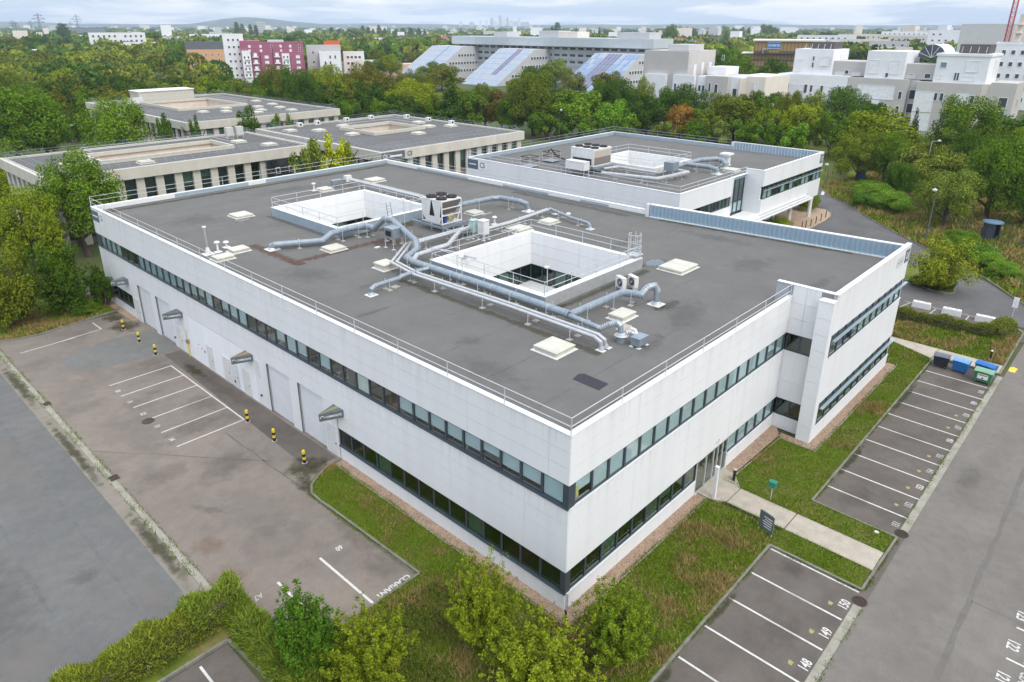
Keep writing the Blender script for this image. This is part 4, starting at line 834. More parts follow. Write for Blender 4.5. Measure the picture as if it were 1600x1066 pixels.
MB().tube([(.2, -.2, .55), (.45, -.35, .85), (.6, -.55, .75), (.45, -.85, .45), (.35, -1.0, .35)], .13, 10).build('flexible_hose', M['pipe'], o)
for k in range(7): MB().tube([(.24+.05*k, -.22-.09*k, .62+.06*math.sin(k)), (.28+.05*k, -.26-.09*k, .64+.06*math.sin(k))], .15, 10).build('hose_ring', M['pvc'], o)
for x, y, lab in ((18.75, 10.25, 'white air conditioner outdoor unit with round fan facing left beside the gooseneck duct'), (19.55, 9.75, 'white air conditioner outdoor unit standing behind the one with the visible fan')):
    o = thing('air_conditioner', lab, 'air conditioner', (x, y, ZR), -.35)
    MB().box(-.17, .17, -.45, .45, .25, 1.05).build('casing', M['pvc'], o); MB().tube([(-.171, -.08, .65), (-.19, -.08, .65)], .3, 16).build('fan_grille', M['black'], o)
    for k in (1, 2): MB().tube([(-.195, -.08+.1*k*math.cos(a), .65+.1*k*math.sin(a)) for a in [2*PI*j/14 for j in range(15)]], .012, 4).build('grille_ring', M['rail'], o)
    MB().cyl(-.19, -.08, .6, .7, .06, 8).build('fan_hub', M['rail'], o)
    for b in (-.35, .35): MB().box(-.2, .2, b-.04, b+.04, 0, .25).build('foot', M['rail'], o)
    MB().box(.171, .18, -.4, .4, .3, 1.0).build('coil', M['grate'], o)
# air cooled chiller
def chiller(label, x0, y0, z0, lx, ly, h, fans, style=0):
    o = thing('chiller', label, 'chiller', (x0, y0, z0)); t = .07
    MB().box(0, lx, 0, ly, h-.12, h).build('top_plate', M['pvc'], o)
    b = MB().box(-.15, lx+.3, -.3, -.15, -.25, 0).box(-.15, lx+.3, ly+.15, ly+.3, -.25, 0); b.box(-.3, -.15, -2.0, ly+1.5, -.25, -.05); b.build('base_beam', M['galv'], o)
    for a in (-.1, lx*.5, lx):
        for c in (-.2, ly*.5, ly+.2): MB().box(a-.04, a+.04, c-.04, c+.04, -.7+(z0-10.4), -.0).build('leg', M['rail'], o)
    MB().box(0, lx, 0, ly, 0, .12).build('base_plate', M['rail'], o)
    if not style:
        # two V shaped coil walls with white end panels; a dark notch between them
        mb = MB()
        for (ya, yb, yc, yd) in ((.04, ly*.40, ly*.30, ly*.02), (ly*.60, ly*.98, ly*.98, ly*.7)):
            pass
        end = MB(); hh = h-.12
        end.quad((-.02, ly*.99, hh), (-.02, ly*.52, hh), (-.02, ly*.62, .75), (-.02, ly*.97, .75)); end.quad((-.02, ly*.48, hh), (-.02, ly*.01, hh), (-.02, ly*.10, .75), (-.02, ly*.36, .75)); end.quad((-.02, ly*.97, .75), (-.02, ly*.02, .75), (-.02, ly*.10, .12), (-.02, ly*.8, .12))
        end.build('end_panel', M['pvc'], o)
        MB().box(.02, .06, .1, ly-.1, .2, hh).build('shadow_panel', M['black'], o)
        co = MB()
        for ya, yb in ((.02, .3*ly), (.7*ly, ly-.02)):
            co.quad((.02, ya if ya < ly/2 else yb, hh), (lx-.02, ya if ya < ly/2 else yb, hh), (lx-.02, yb if ya < ly/2 else ya, .8), (.02, yb if ya < ly/2 else ya, .8))
        co.build('coil', mat('brown_grey_coil', (.22, .19, .17), (.17, .15, .135), 12, .5), o)
        for a, b in (((.03, .03, 0), (.03, .03, hh)), ((lx-.03, .03, 0), (lx-.03, .03, hh)), ((lx-.03, ly-.03, 0), (lx-.03, ly-.03, hh)), ((.03, ly-.03, 0), (.03, ly-.03, hh)), ((.03, .0, .9), (lx-.03, .0, .9)), ((lx*.72, .0, .0), (lx-.03, .0, 1.6)), ((.03, .0, 1.55), (lx-.03, .0, 1.55)), ((.03, 0, .12), (lx, 0, .12))):
            MB().bar(a, b, .09).build('frame_bar', M['pvc'], o)
        MB().box(.5, .8, .2, .5, .15, .75).build('compressor', mat('blue_paint', (.03, .08, .3), None, 3, .5), o); MB().tube([(1.0, .4, .45), (1.9, .5, .45)], .24, 12).build('shell', mat('tan_insulation', (.5, .42, .25), None, 3, .7), o)
        MB().tube([(1.2, .1, .2), (1.6, .05, .7), (1.9, .1, .8)], .05, 6).build('hose', M['lime'], o)
    else:
        MB().box(.02, lx-.02, .02, ly-.02, .12, h-.12).build('casing', M['pvc'], o)
        MB().box(lx*.03, lx*.97, -.005, .015, .5, h-.25).build('coil', mat('tan_coil', (.5, .43, .35), (.42, .36, .3), 8, .6), o)
        MB().box(lx*.03, lx*.97, -.01, -.0055, .25, h*.52).build('dark_coil', mat('brown_grey_coil', (.22, .19, .17)), o)
        MB().box(-.01, .015, ly*.1, ly*.9, .25, h*.45).build('louvre', M['inkglass'], o)
    nx, ny = fans
    for a in range(nx):
        for c in range(ny):
            cx, cy = lx*(a+.5)/nx, ly*(c+.5)/ny; rr_ = min(lx/nx, ly/ny)*.42
            f = MB().cyl(cx, cy, h, h+.14, rr_, 18).build('fan', M['black'], o)
            MB().tube([(cx+rr_*math.cos(q), cy+rr_*math.sin(q), h+.15) for q in [2*PI*j/16 for j in range(17)]], .03, 5).build('fan_rim', M['black'], f)
            for q in range(4): MB().bar((cx-rr_*math.cos(q*PI/4), cy-rr_*math.sin(q*PI/4), h+.155), (cx+rr_*math.cos(q*PI/4), cy+rr_*math.sin(q*PI/4), h+.155), .025).build('fan_guard', M['grate'], f)
    return o
chiller('white air cooled chiller with four black fans and V shaped coils beside the farther courtyard', 20.0, 31.15, 10.35, 2.5, 2.8, 2.3, (2, 2))
# pump skid: a cluster of small pipes and valves at the foot of the chiller
o = thing('pump_skid', 'cluster of dark pumps, valves and short pipes at the right foot of the chiller', 'pumps', (21.4, 29.3, ZR))
for k in range(4): MB().tube([(-.6+.4*k, -.1, .25), (-.6+.4*k, -.1, .7+.1*(k % 2)), (-.3+.4*k, .2, .75)], .06, 8).build('pipe', M[('galv', 'black', 'pipe', 'grate')[k]], o)
for k in range(3): MB().tube([(-.5+.5*k, .25, .5), (-.15+.5*k, .3, .5)], .15, 10).build('pump', M[('black', 'grate', 'galv')[k]], o)
MB().box(-.9, 1.0, -.4, .6, .12, .25).build('base_plate', M['galv'], o)
for a in (-.8, .9):
    MB().box(a-.03, a+.03, -.35, .55, 0, .12).build('foot', M['rail'], o)
MB().cyl(.8, .2, .25, 1.3, .07, 10).build('valve_post', M['pvc'], o)
# caged access ladder head
o = thing('caged_ladder', 'white caged access ladder standing over the right corner of the planted courtyard', 'ladder', (23.75, 12.45, 10.55))
for zz_ in (.35, .9, 1.45, 1.95): MB().tube([(.5*math.cos(a)-.1, .5*math.sin(a), zz_) for a in [PI*.5+2*PI*.75*k/14-.4 for k in range(15)]], .022, 5, cap=False).build('hoop', M['rail'], o)
for k in range(9):
    a = PI*.5+2*PI*.75*k/8-.4; MB().bar((.5*math.cos(a)-.1, .5*math.sin(a), .3), (.5*math.cos(a)-.1, .5*math.sin(a), 2.0), .03).build('cage_bar', M['rail'], o)
for s in (-.22, .22): MB().bar((.32, s, -.8), (.32, s, 2.05), .05).build('stile', M['rail'], o)
for k in range(9): MB().bar((.32, -.22, -.6+.28*k), (.32, .22, -.6+.28*k), .03).build('rung', M['rail'], o)
MB().box(-.5, .5, -.5, .5, .28, .31).build('platform', M['rail'], o)
o = thing('access_ladder', 'short grey ladder leaning on the farther courtyard curb left of the chiller', 'ladder', (17.8, 36.2, ZR))
for s in (-.25, .25): MB().bar((s, -.3, 0), (s, .1, 2.4), .05).build('stile', M['galv'], o)
for k in range(7): MB().bar((-.25, -.26+.055*k, .3+.3*k), (.25, -.26+.055*k, .3+.3*k), .03).build('rung', M['galv'], o)
o = thing('warning_sign', 'small red and white warning notice on the courtyard rail beside the chiller', 'sign', (22.9, 36.72, 10.75)); MB().box(-.3, .3, -.01, .01, 0, .75).build('plate', mat('red_notice', (.6, .16, .1), None, 3, .6), o); MB().box(-.1, .1, -.016, -.011, .25, .55).build('symbol', M['letter'], o)
for x, y, hh, lab in ((13.35, 12.75, 2.5, 'slim floodlight pole at the front corner of the planted courtyard'), (11.5, 19.4, 2.2, 'slim floodlight pole between the long duct and the planted courtyard'), (18.1, 34.3, 3.0, 'slim floodlight pole left of the chiller')):
    o = thing('floodlight_pole', lab, 'pole', (x, y, ZR)); MB().cyl(0, 0, .05, hh, .03, 8).build('pole', M['rail'], o); MB().box(-.2, .2, -.2, .2, 0, .06).build('foot', M['conc'], o)
    MB().box(-.25, .05, -.12, .12, hh, hh+.1).build('lamp_head', M['pvc'], o)
o = thing('roof_chimney', 'thin tall white chimney pipe with a flared cap near the left rail', 'chimney', (1.9, 40.55, ZR)); MB().cyl(0, 0, .6, 2.3, .075, 10).build('pipe', M['pipe'], o); MB().cyl(0, 0, 0, .6, .28, 12, .12).build('boot', M['pvc'], o); MB().cyl(0, 0, 2.3, 2.42, .16, 10).build('cap', M['pvc'], o); MB().box(-.45, .45, -.45, .45, 0, .03).build('flange', M['pvc'], o)
for x, y, hh, lab in ((2.75, 40.5, .85, 'short white capped vent pipe right of the thin chimney'), (3.9, 41.3, .45, 'low white capped vent pipe beside the small skylight'), (32.6, 28.0, .35, 'mushroom vent at the corner of the thin duct, the farther of two'), (32.6, 26.2, .35, 'mushroom vent at the corner of the thin duct, the nearer of two'), (21.6, 55.4, .8, 'slim white vent pipe behind the farther courtyard'), (25.5, 29.7, .7, 'slim vent pipe right of the pumps'), (24.6, 26.0, .55, 'slim vent pipe right of the white cabinet')):
    o = thing('roof_vent', lab, 'vent', (x, y, ZR)); MB().cyl(0, 0, 0, hh, .1, 10, .08).build('pipe', M['pvc'], o); MB().cyl(0, 0, hh, hh+.1, .26, 12, .18).build('cap', M['pvc'], o); MB().box(-.3, .3, -.3, .3, 0, .025).build('flange', M['pvc'], o)
o = thing('heat_exchanger', 'small grey box units with a duct end at the far parapet', 'air unit', (26.0, 55.6, ZR)); MB().box(-1.8, -.4, -.25, .35, .3, .75).build('casing', M['galv'], o); MB().box(.1, .9, -.3, .3, .35, 1.05).build('fan_casing', M['pvc'], o)
for a in (-1.6, -.6, .3, .7): MB().box(a-.04, a+.04, -.05, .05, 0, .36).build('leg', M['rail'], o)
MB().tube([(-.4, .05, .55), (.1, .05, .6)], .15, 10).build('link_duct', M['galv'], o)
for x, y, lx, ly, mm, lab in ((13.1, 6.1, 1.2, .6, 'path', 'tan board lying behind the gooseneck by the skylight'), (7.75, 22.7, .6, .55, 'conc', 'small concrete slab lying beside the small drop duct'), (12.9, 31.7, .5, .3, 'pvc', 'white slab lying on the rusty stain'), (27.8, 33.0, 1.6, .12, 'conc', 'pale timber bar lying behind the chiller')):
    o = thing('slab', lab, 'slab', (x, y, ZR), .1); MB().box(-lx/2, lx/2, -ly/2, ly/2, 0, .07).build('top', M[mm], o)
    for s in (-1, 1): MB().box(s*lx*.4-.03, s*lx*.4+.03, -ly/2, ly/2, -.0, .004).build('batten', M['grate'], o)
# stains, patches and puddles lying on the felt (part of the roof surface)
def blot(name, pts, m, dz=.008, jit=.08, seed=1):
    r2 = random.Random(seed); out = []
    for a, b in zip(pts, pts[1:]+pts[:1]):
        n = max(1, int(math.dist(a, b)/.5))
        for k in range(n): out.append((a[0]+(b[0]-a[0])*k/n+r2.uniform(-jit, jit), a[1]+(b[1]-a[1])*k/n+r2.uniform(-jit, jit)))
    o = MB().sheet(out, ZR+dz).build(name, M[m], B); return o
def rst(x, y, rx, ry, m, k, rz=0): return stain(x, y, rx, ry, m, ZR+.0085+.0006*k, B, 'stain', rz)
for k, a in enumerate([(5.75, 36.3, .75, 4.0, 'rustx', 0), (10.8, 33.2, .75, 5.4, 'rustx', PI/2), (15.4, 32.2, 3.6, 1.9, 'rust', 0), (20, 25.6, 3.6, 1.0, 'rust', 0), (9.0, 14.5, .55, 9.6, 'mossx', 0), (11.8, 17.5, .4, 7, 'mossx', 0), (13, 11.5, 1.2, .5, 'moss', 0), (18.5, 35.6, 3.5, .9, 'rust', 0), (6.9, 24.3, 2.2, .7, 'damp', 0), (4.9, 11.9, 1.3, 1.1, 'damp', 0), (29, 17, 3.4, 1.0, 'damp', .2), (3.5, 20, 2.2, .5, 'damp', 0), (26, 11.9, 1.9, 1.3, 'damp', 0), (9.3, 48.9, 1.4, .9, 'damp', 0), (31, 6, 3.6, 2.6, 'damp', 0), (5, 30, 2.5, 3.5, 'damp', 0), (33, 34, 2.5, 5, 'damp', 0), (6, 52, 3.5, 4, 'damp', 0), (18, 4.5, 4.5, 2, 'damp', .3), (36, 12, 1.4, 6, 'damp', 0), (28, 45, 2.6, 4, 'damp', 0), (20, 58, 7, 2, 'damp', 0), (37.2, 30, .8, 8, 'greyx', 0), (39, 10, .7, 9, 'mossx', .1), (30, 0.2, 4, .7, 'damp', 0), (3, 8, 1.6, 4, 'damp', 0), (18.3, 6.2, 2.0, .8, 'moss', 0), (12.4, 3.5, 2.6, .8, 'damp', .3), (.7, 31, .5, 31, 'greyx', 0), (12.5, .7, .5, 12, 'greyx', PI/2), (19, 62.0, .6, 18, 'mossx', PI/2), (24.6, 18, .5, 6, 'mossx', 0), (18, 11.3, .5, 6, 'mossx', PI/2), (18, 36.1, .45, 6, 'mossx', PI/2), (11.8, 42.5, .4, 6, 'greyx', 0)]): rst(a[0], a[1], a[2], a[3], a[4], k % 8, a[5])
blot('felt_patch', [(5.4, 4.15), (6.1, 4.3), (6.35, 4.1), (6.3, 2.4), (5.35, 2.35)], 'roofpatch', .016, .0)
pud = mat('puddle', (.10, .11, .12), None, 2, .03, spec=.8); M['pud'] = pud
def ell(x, y, a, b, s, n=18):
    r2 = random.Random(s); return [(x+a*math.cos(2*PI*k/n)*r2.uniform(.8, 1.1), y+b*math.sin(2*PI*k/n)*r2.uniform(.8, 1.1)) for k in range(n)]
dampm = mat('damp_felt', (.125, .123, .12), (.145, .143, .138), 1.5, .6); M['damp'] = dampm
for x, y, a, b, s in ((26.0, 11.9, 1.25, .85, 1), (9.3, 48.9, .9, .5, 2)):
    blot('puddle', ell(x, y, a*.85, b*.85, s), 'pud', .0155, .02)
# planters on the courtyard floors
o = thing('planter_bed', 'low planted bed with reddish and green shrubs on the floor of the nearer courtyard', 'planter', (18.5, 18.5, 5.95))
MB().box(-3.0, 2.6, -2.2, 2.4, 0, .25).build('edging', M['conc'], o)
PLANTER = o
o = thing('timber_deck', 'brown slatted timber deck strip on the nearer courtyard floor', 'deck', (14.8, 20.5, 5.95))
for k in range(16): MB().box(-1.2+.15*k, -1.08+.15*k, -2.2, 2.2, .0, .06).build('board', mat('deck_timber', (.3, .2, .11), (.24, .16, .09), 2, .8), o)

# ================================================================ NEIGHBOURING BUILDINGS
# --- the second white building, with a wing on round columns
B2 = thing('office_building', 'white two storey building behind with a wing raised on columns and signs reading C5', 'building')
X0, X1, XB, Y0, Y1, YF = 50.6, 88.5, 68.0, 23.9, 60.0, 21.6
H2, HB = 9.4, 10.05; R2z = 8.85
w2 = MB()
w2.box(X0, X0+.3, Y0, Y1, 5.1, H2); w2.box(X0, X0+.3, Y0, Y1, 0, 4.0); w2.box(X0+.3, XB-4, Y0, Y0+.3, 7.0, H2); w2.box(X0+.3, XB-4, Y0, Y0+.3, 0, 5.7)
w2.box(X0+.3, X1, Y1-.3, Y1, 0, H2); w2.box(X1-.3, X1, 36, Y1-.3, 0, H2); w2.box(X1-.3, X1, YF+.3, 36, 3.5, HB)
w2.box(XB, X1, YF, YF+.3, 7.95, HB); w2.box(XB, X1, YF, YF+.3, 4.4, 6.15); w2.box(XB, XB+.3, YF+.3, Y0+.3, 3.5, HB); w2.box(XB, X1, YF+.3, 36, 3.45, 3.75)
w2.box(XB+.1, X1, YF+.02, YF+.3, 3.5, 3.75); w2.box(84.5, X1, YF+.001, YF+.3, 3.75, 4.4); w2.box(XB+8, 81.9, Y0+1.2, Y0+1.5, 0, 1.1); w2.box(XB, 81.9, Y0+1.2, Y0+1.5, 2.7, 3.45); w2.box(81.6, 81.9, Y0+1.5, 36, 0, 3.45); w2.box(XB-4, XB, Y0+1.6, Y0+1.9, 3.6, 4.4)
w2.build('wall', M['white'], B2)
tt = MB()
for k in range(3): tt.box(XB-6, 84.5-.4*k, YF-.3*(3-k), YF+.3, 3.76+.24*k, 3.9+.24*k)
tt.build('stepped_fascia', M['cope'], B2)
tt = MB(); tt.prism([(58, Y0-.0), (XB-2, YF-.6), (XB+.1, YF-.02), (XB+.1, Y0), (58, Y0+.01)], 3.4, 4.3); tt.build('entrance_canopy', M['cope'], B2)
for k in range(8): window(B2, (XB-11.5+.95*k, Y0+.06, 5.7), 0, .95, 1.3, 'dark_window_glass', .97 if k in (2, 5, 6) else 0, 'blindw')
for k in range(3): window(B2, (XB-3.3+1.27*k, Y0+.3, 5.95), 0, 1.27, 3.0, 'dark_window_glass', .3, 'blind'); window(B2, (XB-3.3+1.27*k, Y0+.3, 4.4), 0, 1.27, 1.5, 'window_glass', .97, 'blind')
MB().box(XB-4.0, XB, Y0+.25, Y0+.6, 8.96, H2-.02).build('head_panel', M['flash'], B2); MB().box(XB-4.1, XB-3.95, Y0-.05, Y0+.4, 4.3, H2).build('fin', M['cope'], B2)
n = 14; pw = (X1-XB-.6)/n
for k in range(n):
    xc = XB+.4+pw*(k+.5); window(B2, (xc, YF+.06, 6.15), 0, pw, 1.2, 'window_glass', 0 if k in (2, 3, 5, 7, 8, 11) else .97, 'blind'); window(B2, (xc, YF+.06, 7.35), 0, pw, .6, 'dark_window_glass', 0)
MB().box(XB+.3, X1+.2, YF-.2, YF-.02, 7.31, 7.36).build('sun_shelf', M['flash'], B2)
for k in range(6): window(B2, (XB+8.7+.92*k, Y0+1.26, 1.1), 0, .92, 1.6, 'window_glass', .97 if k != 4 else 0, 'blind')
for k in range(12): window(B2, (X0+.06, Y0+.6+1.38*k+.69, 4.0), LF, 1.38, 1.1, 'dark_window_glass', .97 if k in (4, 6) else 0, 'blindw')
for x, y in ((88.0, 22.3), (82.1, 23.0), (76.0, 23.0)): MB().cyl(x, y, 0, 3.46, .3, 14).build('column', M['cope'], B2)
C3y = (61.0, 71.0, 34.0, 45.0)
rf = MB()
rf.quad((X0+.3, Y0+.3, R2z), (X1-.3, Y0+.3, R2z), (X1-.3, C3y[2], R2z), (X0+.3, C3y[2], R2z)); rf.quad((X0+.3, C3y[3], R2z), (X1-.3, C3y[3], R2z), (X1-.3, Y1-.3, R2z), (X0+.3, Y1-.3, R2z))
rf.quad((X0+.3, C3y[2], R2z), (C3y[0], C3y[2], R2z), (C3y[0], C3y[3], R2z), (X0+.3, C3y[3], R2z)); rf.quad((C3y[1], C3y[2], R2z), (X1-.3, C3y[2], R2z), (X1-.3, C3y[3], R2z), (C3y[1], C3y[3], R2z)); rf.quad((XB+.3, YF+.3, R2z), (X1-.3, YF+.3, R2z), (X1-.3, Y0+.3, R2z), (XB+.3, Y0+.3, R2z))
rf.build('roof', M['roof'], B2)
cp = MB(); cp.box(X0-.03, X0+.33, Y0-.03, Y1+.03, H2, H2+.05); cp.box(X0+.33, XB, Y0-.03, Y0+.33, H2, H2+.05); cp.box(X0+.33, X1+.03, Y1-.33, Y1+.03, H2, H2+.05); cp.box(X1-.33, X1+.03, 36, Y1-.33, H2, H2+.05)
cp.box(XB-.03, X1+.03, YF-.03, YF+.33, HB, HB+.05); cp.box(X1-.33, X1+.03, YF+.33, 36.2, HB, HB+.05); cp.box(XB-.03, XB+.3, YF+.33, Y0+.3, HB, HB+.05); cp.box(X1-.35, X1+.03, 36.0, 36.4, H2+.05, HB); cp.build('coping', M['cope'], B2)
MB().box(X1-.33, X1-.3, 36, Y1-.3, R2z, H2).build('parapet_sheet', M['flash'], B2); MB().box(X0+.3, X1-.3, Y1-.34, Y1-.3, R2z, H2).build('parapet_sheet', M['flash'], B2)
sr = MB()
for k in range(28):
    y = YF+.4+.5*k; sr.box(X1-.36, X1-.30, y, y+.38, R2z, HB-.01)
sr.build('screen_rib', M['louvre'], B2)
cur = MB(); x0, x1, y0, y1 = C3y; rect_ring(cur, x0, x1, y0, y1, .4, R2z-.02, R2z+.85); cur.build('courtyard_curb', M['cope'], B2)
cur = MB()
for a in ((x0+.4, x1-.4, y1-.45, y1-.4), (x0+.4, x1-.4, y0+.4, y0+.45), (x0+.4, x0+.45, y0+.45, y1-.45), (x1-.45, x1-.4, y0+.45, y1-.45)): cur.box(*a, 5.6, R2z-.025)
cur.box(x0, x1, y0, y1, 5.4, 5.5); cur.build('courtyard_lining', M['cope'], B2)
o = link('sign_panel', MB().box(0, 4.0, -.02, 0, 0, 1.35).mesh('sign_panel', M['letter']), B2, (X0-.01, Y1-.3, H2-1.5), LF); MB().box(0, 2.2, -.027, -.021, 0, 1.35).build('sign_band', mat('slate_sign', (.11, .15, .2)), o); MB().box(.3, 1.8, -.031, -.0275, .6, .75).build('sign_lettering', M['letter'], o); text('sign_lettering', 'C5', 1.15, (3.1, -.03, .68), (PI/2, 0, 0), M['letterd'], o, .8, .015)
o = link('sign_panel', MB().box(0, 1.1, -.02, 0, 0, 1.3).mesh('sign_panel', mat('slate_sign', (.11, .15, .2))), B2, (X1-1.3, YF-.005, HB-1.55)); text('sign_lettering', 'C5', .85, (.55, -.03, .65), (PI/2, 0, 0), M['letter'], o, .7, .012)
zc = H2+.052
guard('thin rail along the left and front edges of the white building marked C5', [(X0+.1, Y1-.3, zc), (X0+.1, Y0+.1, zc), (XB-.3, Y0+.1, zc)], 4.5, r=.03)
guard('grey rail along the far edges of the white building marked C5', [(X0+.4, Y1-.1, zc), (X1-.15, Y1-.1, zc), (X1-.15, 36.6, zc)], 4.5, r=.03, m='galv')
zc = R2z+.85
guard('rail round the open courtyard of the white building marked C5', [(x0+.1, y1-.1, zc), (x0+.1, y0+.1, zc), (x1-.1, y0+.1, zc), (x1-.1, y1-.1, zc), (x0+.1, y1-.1, zc)], 3.5, rails=(.5, 1.0), r=.025)
chiller('cream cased chiller with six black fans on the building marked C5', 55.6, 40.2, 9.75, 4.0, 4.0, 2.4, (2, 3), 1)
duct('white insulated pipe bent along the front of the roof of the building marked C5', [(54.5, 38.0, 9.5), (56.0, 30.5, 9.5), (62.6, 29.8, 9.5), (63.3, 33.5, 9.5)], .22, 'pipe', z0=R2z, name='pipe_run', cat='pipes')
duct('white pipe leaving the chiller of the building marked C5 towards its courtyard', [(57, 39.5, 9.5), (59.4, 38.8, 9.5), (59.6, 32.6, 9.5)], .16, 'pipe', z0=R2z, name='pipe_run', cat='pipes')
duct('wide blue grey duct curling round the courtyard corner on the building marked C5', [(62.0, 32.5, 9.6), (66.0, 32.4, 9.8), (70.5, 32.2, 9.9), (72.6, 31.0, 9.9), (72.9, 30.0, 9.7), (72.3, 29.2, 9.4), (72.2, 29.1, 8.87)], .33, z0=R2z)
duct('galvanised duct dropping at the front of the courtyard on the building marked C5', [(66.5, 32.3, 9.8), (67.3, 29.3, 9.7), (67.5, 28.2, 9.5), (67.5, 28.0, 8.87)], .3, z0=R2z)
box_unit('galvanised fan box on legs before the courtyard of the building marked C5', (61.3, 31.6), 1.5, 1.4, 1.1, 'galv', 'fan box', 'fan_box', z=R2z, legs=.9)
box_unit('long white water tank cabinet left of the chiller on the building marked C5', (53.7, 41.5), 1.2, 3.2, 1.1, 'pvc', 'cabinet', 'cabinet', z=R2z, legs=.8)
o = thing('roof_chimney', 'white capped ventilation stack beside the curled duct on the building marked C5', 'chimney', (74.4, 30.3, R2z)); MB().box(-.45, .45, -.45, .45, 0, 1.5).build('stack', M['pvc'], o); MB().box(-.75, .75, -.75, .75, 1.5, 1.75).build('cap', M['cope'], o); MB().box(-.6, .6, -.6, .6, 0, .06).build('flange', M['pvc'], o)
skylight(71.0, 27.6, 1.8, 1.6, .3, 'cream skylight behind the front parapet of the building marked C5', z=R2z)
for x, y, lab in ((53.6, 50.0, 'railed metal platform without a hose on the C5 roof, left of the tank'), (59.0, 50.5, 'railed metal platform with a black hose on the C5 roof, behind the chiller')):
    o = thing('service_platform', lab, 'platform', (x, y, R2z)); MB().box(-1, 1, -1, 1, .15, .22).build('deck', M['galv'], o)
    for a in (-1, 1):
        for b in (-1, 1): MB().cyl(a*.95, b*.95, 0, 1.5, .04, 6).build('post', M['rail'], o)
    for hh in (.9, 1.5): MB().tube([(-.95, -.95, hh), (.95, -.95, hh), (.95, .95, hh), (-.95, .95, hh), (-.95, -.95, hh)], .04, 6).build('rail', M['grate'], o)
MB().tube([(-1, 0, 1.4), (-.3, -.2, 1.9), (.5, -.6, .8), (2.0, -1.5, .1), (5.0, -4.0, .1)], .09, 6).build('hose', M['black'], o)

# --- cream concrete buildings with tall windows between pilasters
def cream_building(label, x0, x1, y0, y1, H, court, fh=1.5, front=True, left=True, pitch=2.35, hid=0):
    o = thing('pilaster_building', label, 'building'); zr = H-.25
    rf = MB(); cx0, cx1, cy0, cy1 = court
    for a in ((x0, x1, y0, cy0), (x0, x1, cy1, y1), (x0, cx0, cy0, cy1), (cx1, x1, cy0, cy1)): rf.quad((a[0], a[2], zr), (a[1], a[2], zr), (a[1], a[3], zr), (a[0], a[3], zr))
    rf.build('roof', M['roof2'], o)
    fs = MB(); rect_ring(fs, x0-.5, x1+.5, y0-.5, y1+.5, .8, H-fh, H); fs.build('fascia', M['beige'], o)
    cu = MB(); rect_ring(cu, cx0, cx1, cy0, cy1, .35, zr-.01, zr+.55); cu.build('courtyard_curb', M['cream'], o)
    cu = MB()
    for a in ((cx0, cx1, cy1-.05, cy1), (cx0, cx1, cy0, cy0+.05), (cx0, cx0+.05, cy0+.05, cy1-.05), (cx1-.05, cx1, cy0+.05, cy1-.05)): cu.box(*a, 3, zr-.015)
    cu.build('courtyard_lining', mat('pink_cream_wall', (.68, .58, .49), (.6, .52, .45), .6, .8), o); MB().box(cx0, cx1, cy0, cy1, 2.9, 3).build('courtyard_floor', M['conc'], o)
    core = MB(); core.box(x0+.6, x1-.6, y0+.6, y1-.6, 0, 1.0); rect_ring(core, x0+.55, x1-.55, y0+.55, y1-.55, .3, 0, H-fh); core.build('wall', M['brownp'], o)
    pil = MB().box(-.55, .55, -.05, .5, 0, H-fh).mesh('pilaster', M['beige']); sp = MB().box(-pitch/2+.55, pitch/2-.55, .3, .5, 3.3, 4.7).mesh('spandrel', M['brownp'])
    def run(ax, ay, rz, L_):
        n = int(L_/pitch); q = L_/n
        for k in range(n+1):
            p = (ax+math.cos(rz)*q*k, ay+math.sin(rz)*q*k, 0); link('pilaster', pil, o, p, rz)
            if k < n:
                p = (ax+math.cos(rz)*q*(k+.5), ay+math.sin(rz)*q*(k+.5), 0); link('spandrel', sp, o, p, rz)
                nx, ny = -math.sin(rz)*.35, math.cos(rz)*.35
                window(o, (p[0]+nx, p[1]+ny, 4.7), rz, q-1.1, H-fh-4.8, 'dark_window_glass', {1: .6, 2: .35}.get(k % 5, 0), 'blindw'); window(o, (p[0]+nx, p[1]+ny, .9), rz, q-1.1, 2.4, 'dark_window_glass', .3 if k % 4 == 1 else 0, 'blindw')
    if front: run(x0+.4, y0, 0, x1-x0-.8)
    if left: run(x0, y1-.4, LF, y1-y0-.8)
    # inclined fall-arrest rails, leaning inwards along every edge
    def slope(ax, ay, rz, L_, lab='guard_rail', wd=1.3):
        g = link('guard_rail', None, o, (ax, ay, zr+.05), rz); n = int(L_/1.25)
        for t_ in (0, .5, 1): MB().bar((0, wd*t_, .25+.9*t_), (L_, wd*t_, .25+.9*t_), .035).build('rail', M['galv'], g)
        mb = MB()
        for k in range(n+1): mb.bar((L_*k/n, 0, .2), (L_*k/n, wd, 1.15), .03)
        tag(mb.build('stays', M['galv'], g), kind='stuff')
    slope(x0, y0, 0, x1-x0); slope(x0, y1, LF, y1-y0); slope(x1, y0, PI/2, y1-y0); slope(x1, y1, PI, x1-x0)
    slope(cx1+.3, cy1+.3, 0+PI, cx1-cx0+.6, wd=-.8) if False else None
    zc = zr+.55
    for pth_ in ([(cx0, cy1, zc), (cx1, cy1, zc)], [(cx0, cy1, zc), (cx0, cy0, zc)], [(cx1, cy0, zc), (cx1, cy1, zc)]):
        for h in (.45, .9): MB().tube([(p[0], p[1], p[2]+h) for p in pth_], .03, 5).build('courtyard_rail', M['rail'], o)
    return o
M['roof2'] = mat('dark_grey_felt', (.10, .099, .098), (.12, .119, .116), .25, .9, .2, 30, c3=(.18, .175, .16), scale3=.1, amt3=.4)
P3 = cream_building('cream pilastered building with a square open court, between the two white buildings', 44.2, 76.2, 72.3, 110, 9.5, (55, 67, 88.5, 99.5), pitch=2.45)
